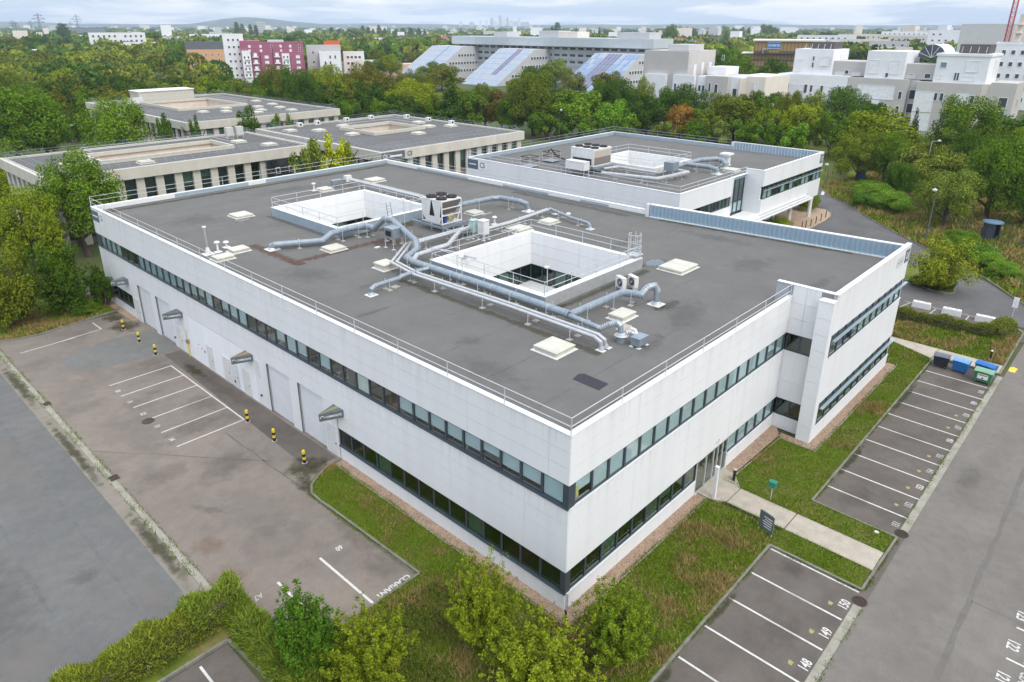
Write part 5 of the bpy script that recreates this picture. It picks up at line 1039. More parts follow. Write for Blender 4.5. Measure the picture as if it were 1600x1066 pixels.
PL = cream_building('cream pilastered building with a long pink lined court at the left', 2.5, 40.5, 86.9, 108.0, 9.5, (11.0, 31.0, 93.5, 101.5), pitch=2.5)
PF = cream_building('farthest cream pilastered building, largely hidden by the round willow', 38.7, 74.0, 128.5, 186, 9.5, (47, 64, 152, 174), pitch=2.6)
# dark mirror glass corner on the left building
gl_ = link('mirror_facade', None, PL, (32.4, 86.25, 0))
for a in range(7):
    for b in range(3): MB().box(1.15*a+.03, 1.15*a+1.12, -.06, 0, .9+2.35*b+.03, .9+2.35*b+2.32).build('glass_panel', M['inkglass'], gl_)
for a in (0, 2): MB().box(1.15*(a+1)+.2, 1.15*(a+1)+.95, -.11, -.065, 5.7, 6.7).build('white_window', M['pvc'], gl_); MB().box(1.15*(a+1)+.28, 1.15*(a+1)+.87, -.13, -.115, 5.78, 6.62).build('window_pane', M['black'], gl_)
MB().box(0, 8.4, .01, .3, .85, 8.0).build('backing', M['dark'], gl_)
o = link('sign_panel', MB().box(0, 4.6, -.02, 0, 0, 1.3).mesh('sign_panel', M['anth']), P3, (43.75, 71.75, 8.1)); text('sign_lettering', 'C3', 1.0, (5.6, -.03, .65), (PI/2, 0, 0), M['letterd'], o, .85, .02); MB().box(1.6, 4.0, -.03, -.022, .5, .75).build('sign_lettering', M['letter'], o); text('sign_lettering', 'C3', .9, (.7, -.03, .65), (PI/2, 0, 0), M['letter'], o, .7, .012)
MB().box(-.02, .0, 0, 3.5, .05, 1.2).build('sign_face', M['flash'], o)
# roof furniture of the cream buildings
k = 0
for bx, lst in (('cream building between the white ones', [(47.5, 104.5), (51.5, 101.0), (53.0, 92.5), (58.2, 103.0), (69.5, 90.5), (72.0, 96.5), (73.0, 88.0), (62, 84.7)]), ('cream building at the left', [(7.5, 96.5), (34.5, 99.0), (36.5, 92.5), (16, 90.5)]), ('farthest cream building', [(50, 146), (54, 143), (57, 149), (61, 140), (64, 147), (67, 142), (69.5, 150), (58, 136), (66, 135), (70.5, 160)])):
    for i, (x, y) in enumerate(lst):
        o = skylight(x, y, 1.9, 1.9, .3, 'white domed rooflight on the %s, %s from its left edge' % (bx, ordn(i)), z=9.25, group='white rooflights on the cream buildings'); k += 1
for i, (x, y) in enumerate([(52, 108.5), (56, 108.6), (63, 108.8), (69, 108.5), (75, 104), (75, 97), (75, 90)]):
    o = thing('extract_fan', 'white box fan at the far edge of the middle cream roof, %s from left' % ordn(i), 'fan', (x, y, 9.25), 0, 'white box fans on the middle cream roof'); MB().box(-.5, .5, -.4, .4, .1, .8).build('casing', M['pvc'], o); MB().tube([(0, -.41, .45), (0, -.45, .45)], .2, 10).build('outlet', M['black'], o); MB().box(-.6, .6, -.5, .5, 0, .1).build('base', M['conc'], o)
for x, y, lab in ((35.2, 103.5, 'pair of tan air conditioning units on the left cream roof, left one'), (36.9, 103.3, 'pair of tan air conditioning units on the left cream roof, right one')):
    o = thing('air_conditioner', lab, 'air conditioner', (x, y, 9.25)); MB().box(-.65, .65, -.4, .4, .5, 2.0).build('casing', M['cream'], o); MB().box(-.55, .55, -.42, -.405, .7, 1.85).build('grille', M['rail'], o)
    for a in (-.5, .5): MB().box(a-.05, a+.05, -.3, .3, 0, .5).build('foot', M['rail'], o)
o = thing('roof_vent', 'white vent block with three cowls on the near left of the left cream roof', 'vent', (8.6, 91.5, 9.25)); MB().box(-1, 1, -.8, .8, 0, .8).build('block', M['cream'], o)
for a in (-.5, .1, .6): MB().cyl(a, 0, .8, 1.6, .2, 8, .12).build('cowl', M['pvc'], o)
o = thing('plant_room', 'white plant room box at the back left of the farthest cream roof', 'plant room', (55, 180, 9.25)); MB().box(-7, 7, -3, 3, 0, 2.6).build('wall', M['cream'], o); MB().box(-10, -6.5, -4, -3.1, 0, 1.4).build('low_box', M['pvc'], o); MB().box(-7.2, 7.2, -3.2, 3.2, 2.6, 2.8).build('roof', M['cope'], o)

# ================================================================ TOWN BEHIND
def pal(name, c, rough=.75): return mat('facade_'+name, c, tuple(x*.93 for x in c), .3, rough)
PW, PG, PB = pal('white', (.76, .77, .78)), pal('grey', (.52, .52, .52)), pal('beige', (.58, .53, .48))
PGB, PM, PO = pal('grey_beige', (.50, .475, .45)), pal('magenta', (.34, .115, .175)), pal('orange', (.62, .36, .20))
PP, PR, PD = pal('pale_warm', (.72, .66, .58)), pal('red_roof', (.25, .12, .085)), pal('dark_slate', (.13, .145, .16))
PGO, PDB, POR = pal('gold', (.34, .22, .09), .25), pal('dark_brown', (.10, .09, .085)), pal('bright_orange', (.70, .14, .04))
WD = mat('far_window', (.05, .06, .075), (.08, .09, .11), .4, .15, spec=.7); WBL = mat('far_blue_window', (.2, .27, .33), (.15, .2, .25), .3, .15, spec=.7)
SHU = mat('white_shutter', (.80, .81, .83), None, 1, .5)
_wb = {}
def wbox(parent, x, y, z, w_, h_, m=WD, rz=0, name='window', dep=.12):
    """a far window: a shallow frame box with a recessed pane, outward side local -Y"""
    k = (round(w_, 2), round(h_, 2), m.name)
    if k not in _wb:
        f = min(.12, w_*.12); mb = MB(); mb.box(-w_/2, w_/2, -dep, 0, 0, f); mb.box(-w_/2, w_/2, -dep, 0, h_-f, h_); mb.box(-w_/2, -w_/2+f, -dep, 0, f, h_-f); mb.box(w_/2-f, w_/2, -dep, 0, f, h_-f)
        p = MB(); p.box(-w_/2+f*.8, w_/2-f*.8, -dep*.5, .01, f*.8, h_-f*.8)
        _wb[k] = (mb.mesh('window_frame', SHU), p.mesh('window_pane', m))
    o = link(name, _wb[k][0], parent, (x, y, z), rz); link('pane', _wb[k][1], o); return o
def block(label, x, y, rz, w_, d_, h_, m, cat='building', name='town_building', rows=0, cols=0, wm=WD, ww=1.2, wh=1.4, z0=1.5, roofm=None, side=True, margin=1.5, skip=0, seed=1, par=.5):
    o = thing(name, label, cat, (x, y, 0), R_(rz))
    MB().box(-w_/2, w_/2, -d_/2, d_/2, -1, h_).build('wall', m, o)
    rm = roofm or M['roof2']; mb = MB(); mb.box(-w_/2+.3, w_/2-.3, -d_/2+.3, d_/2-.3, h_, h_+.06); mb.build('roof', rm, o)
    mb = MB(); rect_ring(mb, -w_/2-.05, w_/2+.05, -d_/2-.05, d_/2+.05, .3, h_-.2, h_+par); mb.build('parapet', m, o)
    r2 = random.Random(seed)
    if rows:
        st = (h_-z0-.6)/rows
        for i in range(rows):
            for j in range(cols):
                if r2.random() < skip: continue
                xx = -w_/2+margin+(w_-2*margin)*(j+.5)/cols; wbox(o, xx, -d_/2-.01, z0+st*i+(st-wh)/2, ww, wh, wm)
            if side:
                for j in range(max(1, int(d_/5))): wbox(o, w_/2+.01, -d_/2+d_*(j+.5)/max(1, int(d_/5)), z0+st*i+(st-wh)/2, ww, wh, wm, PI/2)
    return o
# --- white apartments on the right (grid aligned with the offices)
A = thing('apartment_building', 'stepped white and beige apartment building with three upper blocks at the right', 'building')
XA = 195
def abox(x0, x1, y0, y1, z0, z1, m, nm='wall'): return MB().box(x0, x1, y0, y1, z0, z1).build(nm, m, A)
abox(XA, 210, 55.3, 75.6, -1, 14.5, PW); abox(XA-.0, 210, 39.8, 55.2, -1, 14.3, PGB); abox(XA+2.0, 210, 37.7, 39.75, -1, 14.2, PG); abox(XA, 210, 23.0, 37.6, -1, 14.0, PGB); abox(XA+1, 208, 21.0, 22.95, -1, 14.1, PP); abox(XA+.5, 206, 15.4, 20.95, -1, 14.6, PGB)
abox(XA+1.5, 209, 61, 72, 14.52, 21.5, PW); abox(XA+1.2, 209, 41.7, 51.6, 14.32, 21.4, PW); abox(XA+1.4, 209, 22.5, 34.4, 14.02, 20.6, PW); abox(XA+1.2, 209.2, 22.2, 34.7, 20.6, 21.2, PW, 'cornice')
abox(XA+3, 209, 51.65, 60.95, 14.52, 18.4, PGB); abox(XA+3, 209, 34.45, 41.65, 14.32, 18.3, PGB)
for (a, b, y) in ((XA+2, 208.5, 60.5), ):
    pass
def awin(y, z, w_, h_, m=WD, x=XA, nm='window'): return wbox(A, x-.01, y, z, w_, h_, m, LF, nm)
SH = SHU
for y, z, w_, h_, m in [(69.5, 7.0, 4.5, 4.6, SH), (66.8, 9.2, 1.1, 2.6, WD), (59.5, 8.0, 3.6, 3.6, SH), (52, 8.9, 12 if False else 10.5, 3.6, SH), (44.2, 4.4, 1.3, 3.0, WD), (47.0, 4.4, 1.3, 3.0, WD), (35.2, 6.4, 4.6, 5.2, SH), (35.2, 1.5, 4.6, 4.6, SH), (26.5, 8.6, 3.0, 3.0, SH), (26.5, 4.0, 3.0, 3.0, WD), (30, 3.8, 1.4, 2.6, WD)]:
    if y == 52: y, w_ = 47.6, 9.6
    awin(y, z, w_, h_, m)
for z in (9.2, 5.6, 2.0): awin(38.7, z, 1.7, 2.6, WD, XA+2.0)
for y, z, h_ in ((66.3, 16.4, 1.5), (66.3, 18.3, 1.3), (28.8, 14.6, 2.0), (29.4, 14.6, 2.0)): awin(y, z, .6, h_, WD, XA+1.4)
for y, z, w_, h_ in ((70.5, 15.3, 1.8, .9), (63, 17.0, 2.6, 2.6), (70.3, 18.3, 1.4, .4), (49.2, 15.5, 2.6, 3.6), (44.2, 15.5, 2.6, 3.6), (33, 14.8, 1.0, 1.2), (26, 16.8, 3, 2.8), (26.5, 14.6, 3.2, 1.2)): awin(y, z, w_, h_, SH, XA+1.4 if y < 41 else XA+1.2)
awin(32.6, 17.6, 1.6, 1.5, WBL, XA+1.4); awin(45.8, 14.6, .9, 1.3, WD, XA+1.2); awin(36.2, 14.7, 1.6, 1.3, WD, XA+3); awin(40.2, 14.7, 1.2, 1.1, WD, XA+3); awin(57, 14.9, 1.2, 1.2, WD, XA+3)
for z in (1.6, 5.2, 8.6): awin(17.6, z, 2.0, 2.6, WD, XA+.5); wbox(A, 200, 15.39, z, 1.4, 2.2, WD, 0)
for y, z in ((61, 16), (41.7, 16), (22.5, 15.5)):
    wbox(A, 203, y-.01, z, .7, 4.2, SH, 0); wbox(A, 206, y-.01, z, 1.6, 4.0, SH, 0)
for y in (73.6, 72.2): awin(y, 10.2, .9, 2.0)
for y in (65.2, 63.6, 62.2, 57.2): awin(y, 9.6, 1.0, 2.1, WD if y != 63.6 else SH)
for y, z in ((53.8, 9.4), (53.8, 5.6), (41.2, 9.2), (41.2, 5.4), (32.6, 9.4), (31.2, 9.4), (24.2, 9.2), (24.2, 5.4), (28.6, 8.8)): awin(y, z, 1.0, 2.1)
for y, z in ((49.4, .9), (53.6, 1.6), (46, .9), (30.4, .4), (25, .6)): awin(y, z, 1.3, 2.2)
for y0, y1, z in ((56.4, 60.6, 7.1), (45.8, 50.4, 7.6), (22.9, 25.4, 7.3), (63.0, 66.2, 8.4)):
    mb = MB(); mb.box(XA-1.2, XA-.02, y0, y1, z, z+.18); mb.box(XA-1.2, XA-1.14, y0, y1, z+.18, z+1.1); mb.build('balcony', PW, A)
for y in (58.5, 54.0, 39.9): MB().box(XA+1.6, XA+1.66, y-1.2, y+1.2, 14.6, 15.6).build('terrace_rail', M['rail'], A)
bk = MB(); bk.box(193.5, 195, 76.0, 79, 9.5, 9.8); bk.box(193.5, 195, 76, 79, 5.5, 5.8); bk.box(195, 207, 75.65, 79, -1, 12); bk.build('balcony_wing', PP, A)
for y, x0 in ((61.5, 200), (23.0, 200)):
    mb = MB(); mb.box(x0, x0+7, y+.8, y+7.5, 21.5 if y > 40 else 21.3, 23.4); mb.build('plant_screen', PDB, A)
    for k in range(5): MB().bar((x0-2.4, y+1+1.8*k, 21.5), (x0-1.8, y+1+1.8*k, 22.9), .1).build('rail_post', M['rail'], A)
vt = MB(); n = 12
for k in range(n):
    a0, a1 = PI*k/n, PI*(k+1)/n; r0 = 3.4; cy = 37.5
    vt.quad((203, cy+r0*math.cos(a0), 19.8+r0*math.sin(a0)), (214, cy+r0*math.cos(a0), 19.8+r0*math.sin(a0)), (214, cy+r0*math.cos(a1), 19.8+r0*math.sin(a1)), (203, cy+r0*math.cos(a1), 19.8+r0*math.sin(a1)))
o = vt.build('barrel_vault', PW, A); fn = MB(); fn.quad(*[(203.05, 37.5+3.3*math.cos(PI*k/12), 19.8+3.3*math.sin(PI*k/12)) for k in range(13)]); fn.build('fan_window', WD, o)
for k in range(5): MB().bar((203, 37.5, 19.8), (203, 37.5+3.3*math.cos(PI*(k+.7)/5.6), 19.8+3.3*math.sin(PI*(k+.7)/5.6)), .12).build('fan_bar', M['rail'], o)
# --- beige apartments in the middle
A = thing('apartment_building', 'grey beige flat roofed apartment building with white shutters beside the solar slopes', 'building'); XA = 170
abox(XA, 186, 92, 107, -1, 20.9, PGB); abox(XA-1.2, XA, 98.5, 105.5, -1, 14.3, PW); abox(XA-1, XA, 89, 96, -1, 14.4, PW); abox(XA+.5, 182, 85.9, 88.9, -1, 14.2, PW); abox(XA-.5, 183, 78.8, 85.8, -1, 14.5, PGB); abox(XA+4, 190, 70, 78.7, -1, 14.6, PP); abox(XA+1, XA+4, 75.5, 78.75, -1, 14.4, PW)
abox(XA+3, 182, 94, 101, 20.95, 22.6, PG, 'plant_room'); abox(XA+8, 186, 84, 90, 14.3, 16.5, PW, 'plant_room')
for y, z, w_, h_, m in ((102.8, 16.0, 1.5, 3.4, SHU), (99.0, 16.0, 1.5, 3.4, SHU), (103, 13.9, 2.2, 1.5, SHU), (94, 17.6, .8, 1.6, WD), (94, 14.3, .8, 1.6, WD)): awin(y, z, w_, h_, m)
for y in (95.0, 92.0, 90.0): awin(y, 9.6, .9, 2.4, WD, XA-1)
for y, z, w_, h_, m in ((84.2, 10.2, .8, 2.4, WD), (82.2, 9.8, 1.2, 2.6, WD), (84.4, 5.0, 1.5, 4.6, SHU), (82.5, 5.6, 1.2, 1.5, SHU)): awin(y, z, w_, h_, m, XA-.5)
for y in (87.9, 86.7): awin(y, 10, .9, 1.8, WD, XA+.5)
for x in (174, 178.5, 183): wbox(A, x, 91.99, 13 if x > 175 else 12.6, 1.6, 4.6, SHU, 0)
for z in (9.0, 4.0): awin(77.2, z, 1.4, 2.4, WD, XA+1); awin(72.5, z, 1.3, 4.0, SHU, XA+4); MB().box(XA-.6, XA+1, 74.6, 78.7, z-.9, z-.3).build('balcony', PW, A)
abox(XA+.02, XA+3.9, 75.49, 75.5+.2, -1, 14.0, PB)
# --- office slab with solar slopes
S = thing('solar_office', 'long grey office slab with three sloping wings clad in blue and white solar panels', 'building'); A = S
MB().box(270, 287, 167, 302, 17.9, 22).build('top_storey', pal('pale_blue_grey', (.50, .55, .58)), S); MB().box(274, 287, 167.5, 301.5, -1, 17.85).build('wall', PG, S)
MB().box(287.2, 305, 205, 301, 18, 20.5).build('rear_block', PG, S)
for y0, y1, hh in ((272, 262, 2.5), (239, 226, 3.2), (226, 214, 2.8), (190, 172, 2.8)): MB().box(274, 284, y1, y0, 22.05, 22+hh).build('plant_room', PG if y0 != 226 else PP, S)
for z in (15.8, 12.6, 9.4, 6.2, 3.0):
    MB().box(273.6, 274, 168, 301, z-.9, z).build('spandrel', pal('pale_blue_grey', (.5, .55, .58)), S)
for z in (16.1, 12.9, 9.7):
    for k in range(26): wbox(S, 273.98, 170.5+5.1*k, z, 3.9, 1.5, WD, LF)
pv = {'w': mat('white_solar_glass', (.27, .32, .39), (.21, .26, .35), .4, .2, spec=.8), 'b': mat('blue_solar_glass', (.08, .17, .33), (.12, .22, .38), .35, .15, spec=.8), 'd': mat('dark_blue_solar_glass', (.035, .06, .15), (.05, .08, .2), .4, .12, spec=.8), 'l': mat('pale_blue_solar_glass', (.17, .26, .40), (.22, .31, .44), .35, .18, spec=.8)}
wings = []
for wi, (y0, y1, zt) in enumerate(((284, 310, 16.8), (231, 256, 16.4), (167.5, 193.5, 15.6))):
    xt, xb = 262, 233; W = thing_part = link('sloping_wing', None, S)
    mb = MB(); yy = [y0, y1]
    mb.v = [(xb, y0, 0), (xt, y0, zt), (xt+12, y0, zt), (xt+12, y0, 0), (xb, y1, 0), (xt, y1, zt), (xt+12, y1, zt), (xt+12, y1, 0)]
    mb.f = [(0, 3, 2, 1), (4, 5, 6, 7), (0, 1, 5, 4), (1, 2, 6, 5), (2, 3, 7, 6)]
    mb.build('body', PG, W)
    ang = math.atan2(zt, xt-xb); Ls = math.hypot(zt, xt-xb); nc, nr = 13, 7; pw = (y1-y0)/nc; ph = Ls/nr
    pm = {k: MB().box(.08, ph-.12, .16, pw-.16, .02, .12).mesh('solar_panel', v) for k, v in pv.items()}
    r2 = random.Random(wi+2)
    for i in range(nr):
        for j in range(nc):
            u = (j+.5)/nc
            if wi == 2: kd = 'd' if .38 < u < .68 else ('b' if r2.random() < .6 else ('l' if r2.random() < .6 else 'w'))
            elif wi == 1: kd = 'd' if (.28 < u < .36 or .42 < u < .50) and i > 1 else ('l' if r2.random() < .4 else 'w')
            else: kd = 'l' if r2.random() < .3 and u < .6 else ('b' if .4 < u < .5 else 'w')
            o = link('solar_panel', pm[kd], W, (xb+math.cos(ang)*ph*i, y0+pw*j, math.sin(ang)*ph*i)); o.rotation_euler = (0, -ang, 0)
    for z in (3.4, 7.4, 11.4):
        if z < zt-2:
            xs = xb+(z+2.2)/zt*(xt-xb)+1.2; n = int((xt+11-xs)/2.2)
            for k in range(n): wbox(W, xs+2.2*k+1.1, y0-.01, z, 1.7, 1.5, WD, 0)
MB().prism([(252, 312), (262, 312), (262, 325), (238, 325), (238, 316)], -1, 7).build('orange_wing', pal('pale_orange', (.62, .42, .32)), S)
# --- pink and other buildings at the left
block('slim white tower at the left end of the magenta apartments', 164, 355, -26.6, 10.0, 14, 22.9, PW, rows=6, cols=3, ww=1.1, wh=1.3, name='apartment_tower')
o = block('magenta apartment building with white balcony bays and grey roofs', 178, 341, -28.9, 31, 16, 19.0, PM, rows=0, name='apartment_building')
for j, (x, w_, m, h_) in enumerate(((-13, 4.2, PW, 15.5), (-8.6, 3.6, PM, 17), (-3.2, 5.6, PM, 14.5), (2.0, 3.6, PM, 17.5), (6.2, 3.8, PW, 14.0), (11.5, 6, PM, 13.5))):
    MB().box(x-w_/2, x+w_/2, -9.2, -7.95, -1, h_).build('bay', m, o)
    for z in (3, 6, 9, 11.6):
        if m == PM and j in (2, 5): wbox(o, x+(0 if j == 2 else .8), -9.21, z, 2.0, 1.5, SHU)
        elif m == PW:
            wbox(o, x-.9, -9.21, z, .9, 1.3, WD); wbox(o, x+.9, -9.21, z, .9, 1.3, WD); MB().box(x-.8, x+1.6, -10.0, -9.22, z-.5, z-.1).build('balcony', PW, o)
for x in (-11, -5.6, -.2, 4.2, 9, 13.5):
    for z in (14.8, 16.9): wbox(o, x, -8.01, z, 1.2, 1.3, WD if (x+z) % 2 < 1 else SHU)
for x in (-8.6, 2.0):
    for z in (3.2, 6.4, 9.6, 12.8): wbox(o, x, -9.21, z, 1.6, 1.6, SHU); MB().box(x-1.4, x+1.4, -10.2, -9.22, z-.6, z-.1).build('balcony', PW, o)
MB().box(-15.6, -6, -7.9, 8, 19.1, 20.2).build('roof_box', PM, o); MB().box(-2, 6, -7.8, 8, 19.1, 20.4).build('roof_box', PG, o)
block('white and grey apartment building with an orange roof end, right of the magenta one', 207, 338, -31.5, 18, 14, 17.0, PG, rows=3, cols=4, name='apartment_building')
block('lower white apartment building in front of the grey one with the orange roof end', 203, 326, -31.5, 11, 9, 14, PW, rows=4, cols=3, ww=1.0, wh=1.8, name='apartment_building', skip=.3)
o = block('bright orange roof box between the grey apartments and the poplar', 222, 352, -32, 9, 8, 18.8, POR, rows=1, cols=2, z0=13)
block('pale stepped apartment building with balconies right of the large poplar', 238, 354, -34.8, 12, 14, 12.5, PW, rows=3, cols=4, ww=1.6, wh=1.5, name='apartment_building')
block('white low annex right of the large poplar', 240, 344, -35.4, 14, 8, 8, PP, rows=2, cols=4)
block('pale orange four storey building at the left of the magenta apartments', 177, 413, -24.8, 23.4, 14, 13.5, PO, rows=4, cols=6, ww=1.1, wh=1.2, name='town_building')
block('dark slate roofed long building behind the pale orange one', 195, 451, -24.9, 27, 20, 17.2, PD)
o = block('white hotel building with square windows far at the left', 251, 766, -19.2, 49.1, 14, 20.0, PW, rows=4, cols=10, ww=2.1, wh=2.2, name='hotel_building', z0=2, skip=.12)
text('roof_lettering', 'HOTEL', 3.0, (3, -7.2, 21.8), (PI/2, 0, 0), M['lime'], o, 1.1, .05)
block('lower white wing in front of the white hotel', 244, 690, -20.6, 29.1, 12, 12.5, PW, rows=2, cols=6, ww=1.5, wh=1.6)
block('dark horizontal slatted office far behind the white hotel', 494, 1613, -17.6, 60, 20, 21.4, PD, rows=4, cols=9, ww=5, wh=2.6, wm=WBL)
block('low white warehouse at the far left edge', 164, 811, -12.7, 14, 20, 9.0, PW, rows=1, cols=3)
block('long low grey warehouse with a white roof at the left edge', 127, 604, -13.5, 36, 25, 10.3, PG, rows=1, cols=6, wm=WBL, ww=4, wh=2, roofm=PW)
block('long grey glazed office left of the pale orange building', 355, 882, -22.7, 40, 15, 12.8, PG, rows=3, cols=9, ww=2.4, wh=1.8, wm=WBL)
block('very long pale warehouse behind the left tree belt', 464, 1105, -23.4, 80, 20, 10.8, PP, rows=1, cols=10, ww=3)
block('white block behind the dark slate roofed building', 486, 1081, -24.8, 46.0, 14, 14.3, PW, rows=3, cols=9, ww=2, wh=1.6)
block('long white terrace of flats behind the red roofed building', 633, 853, -37.0, 86.7, 20, 10.3, PW, rows=2, cols=16, ww=2.2, wh=1.6)
block('white residential tower far on the left horizon', 908, 1689, -28.6, 22.0, 20, 34, PG, rows=8, cols=6, ww=2, wh=2, name='tower_block')
block('far church tower of pale stone on the centre horizon', 1126, 728, -57.1, 9, 8, 25.7, PP, rows=2, cols=2, name='church_tower', roofm=PR)
def hip(label, x, y, rz, w_, d_, h_, rh, m=PP, rm=PR, rows=1, cols=5):
    o = block(label, x, y, rz, w_, d_, h_, m, rows=rows, cols=cols, name='tiled_house', cat='house', par=.02)
    mb = MB(); i = min(w_, d_)*.48; a, b = w_/2+.6, d_/2+.6
    mb.v = [(-a, -b, h_), (a, -b, h_), (a, b, h_), (-a, b, h_), (-a+i, 0, h_+rh), (a-i, 0, h_+rh)]; mb.f = [(0, 1, 5, 4), (1, 2, 5), (2, 3, 4, 5), (3, 0, 4), (3, 2, 1, 0)]
    mb.build('hipped_roof', rm, o); MB().box(-w_*.2-.5, -w_*.2+.5, -.5, .5, h_+rh*.4, h_+rh+1).build('chimney', PP, o); return o
hip('long low building with a red hipped roof among the left trees', 420, 572, -36.9, 38, 20, 5.5, 4.5)
hip('red roofed house left of the solar office, nearer one', 600, 690, -41, 16, 14, 9, 6); hip('red roofed house left of the solar office, farther one', 640, 720, -42, 16, 14, 9, 6)
hip('long red roofed hall far behind the solar office', 760, 830, -43, 70, 16, 8, 5)
for i, (x, y, w_, h_) in enumerate(((760, 440, 24, 9), (800, 420, 30, 10), (720, 380, 22, 9), (690, 395, 18, 8), (830, 380, 26, 9), (770, 360, 20, 9))):
    hip('dark roofed suburban house behind the beige apartments, %s from the left' % ordn(i), x, y, -62, w_, 14, h_, 5, rm=PDB if i % 2 else PR)
r3 = random.Random(31); hs = []
for t_ in range(400):
    if len(hs) >= 30: break
    a = R_(r3.uniform(7, 30)); D = r3.uniform(430, 900); x, y = CAM.x+D*math.cos(a), CAM.y+D*math.sin(a)
    if all((x-p)**2+(y-q)**2 > 26**2 for p, q in hs) and (x-374)**2+(y-152)**2 > 45**2: hs.append((x, y))
for i, (x, y) in enumerate(sorted(hs, key=lambda p: -math.atan2(p[1]-CAM.y, p[0]-CAM.x))):
    hip('suburban house with a %s hipped roof on the right plain, %s from left' % ('dark' if i % 3 else 'red', ordn(i)), round(x), round(y), r3.uniform(-90, -40), r3.uniform(12, 24), r3.uniform(9, 13), r3.uniform(5, 9), r3.uniform(3, 5), m=r3.choice((PP, PW, PB)), rm=PDB if i % 3 else PR, cols=3)
# --- gold glass building and its sign
o = thing('gold_office', 'brown and gold mirror glass office with a blue sign on its upper storey', 'building', (374, 152, 0), R_(-66.9))
MB().box(-19, 20, -10, 15, -1, 14).build('lower_block', PDB, o); MB().box(-13.5, 20, -13, 15, 14.05, 20.2).build('upper_block', PDB, o); MB().box(-14.5, 21, -14, 16, 20.2, 20.9).build('roof', PP, o); MB().box(-20, 20.5, -11, 15.5, 13.9, 14.03).build('roof_edge', PW, o)
gm = MB().box(-.78, .78, -.1, .02, 0, 4.6).mesh('gold_pane', PGO); gm2 = MB().box(-.78, .78, -.1, .02, 0, 2.6).mesh('gold_pane', PGO)
for k in range(18):
    x = -12.5+1.8*k; link('gold_pane', gm, o, (x, -13.02, 15.3)) if k not in (4, 5, 6) else link('gold_pane', gm2, o, (x, -13.02, 14.6))
for k in range(20):
    for z in (.8, 4.2, 7.6, 10.9): link('gold_pane', gm2, o, (-17.5+1.85*k, -10.02, z))
sg = MB().box(-7.0, -.6, -13.5, -13.2, 16.7, 19.6).build('sign_board', mat('sign_blue', (.05, .22, .55), None, 1, .4), o)
tx = text('sign_lettering', 'LE DELTA', 1.35, (-3.8, -13.53, 18.15), (PI/2, 0, 0), M['letter'], sg, 1.0, .03)
mb = MB(); mb.box(-7.1, -.5, -13.45, -13.3, 16.5, 16.7); mb.box(-7.1, -.5, -13.45, -13.3, 19.6, 19.8); mb.build('sign_border', M['letter'], sg)
MB().tube([(-9, -13.6, 14.1), (-9, -13.6, 16), (-7.4, -13.6, 16.3)], .5, 8).build('flue', M['galv'], o)
# --- right edge
block('tall blank grey apartment gable behind the white apartments', 493, 81, -79.3, 26, 20, 28.5, PG, rows=0, name='apartment_tower')
block('pale beige apartment block at the right edge below the hill', 593, 71, -81.7, 38, 25, 28.2, PP, rows=6, cols=7, ww=2, wh=1.8, name='apartment_building', z0=10)
o = block('dark brown apartment building at the far right edge', 233, 9, -83.3, 15, 20, 21.7, PDB, rows=6, cols=3, ww=1.6, wh=2.0, wm=WBL, name='apartment_building')
block('white apartment building just left of the dark brown one', 300, 33, -82.2, 14, 20, 21.8, PW, rows=5, cols=4, ww=1.3, wh=1.6, name='apartment_building')
for i, (x, y, w_, h_, m) in enumerate(((799, 285, 58, 18, PW), (944, 256, 72, 17.8, PP), (785, 166, 36, 23.8, PW), (700, 215, 40, 16, PP), (660, 190, 30, 15, PB), (620, 170, 28, 16, PG), (720, 250, 34, 15, PW), (860, 210, 60, 17, PB), (990, 200, 60, 20, PW), (560, 150, 26, 13, PP), (1050, 330, 60, 17, PP), (1150, 300, 70, 20, PW))):
    block('far %s block of flats on the right skyline, %s listed from the gold office' % ({PW.name: 'white', PP.name: 'cream', PB.name: 'beige', PG.name: 'grey'}[m.name], ordn(i)), x, y, -72, w_, 15, h_, m, rows=4, cols=max(4, int(w_/6)), ww=2, wh=1.7, seed=i, skip=.15, side=False)
# --- tower crane
o = thing('tower_crane', 'red and white lattice tower crane mast rising at the right edge', 'crane', (386, 52, 0))
redc, whc = mat('crane_red', (.5, .09, .08), None, 2, .5), M['cope']
for k in range(22):
    mb = MB(); z0, z1, a = 2.0*k, 2.0*(k+1), .9
    for sx in (-a, a):
        for sy in (-a, a): mb.bar((sx, sy, z0), (sx, sy, z1), .28)
    for p, q in (((-a, -a), (a, -a)), ((a, -a), (a, a)), ((a, a), (-a, a)), ((-a, a), (-a, -a))): mb.bar((*p, z0), (*q, z1), .18); mb.bar((*p, z1), (*q, z1), .18)
    mb.build('mast_section', redc if k < 18 or k % 2 else redc, o)
o2 = thing('hoist_mast', 'cream hoist mast standing beside the red crane', 'mast', (392, 49, 0)); MB().box(-.9, .9, -.9, .9, 0, 33).build('mast', PP, o2)
for k in range(8): MB().box(-1.6, 1.6, -1.6, 1.6, 3+3.6*k, 3.4+3.6*k).build('landing', PP, o2)
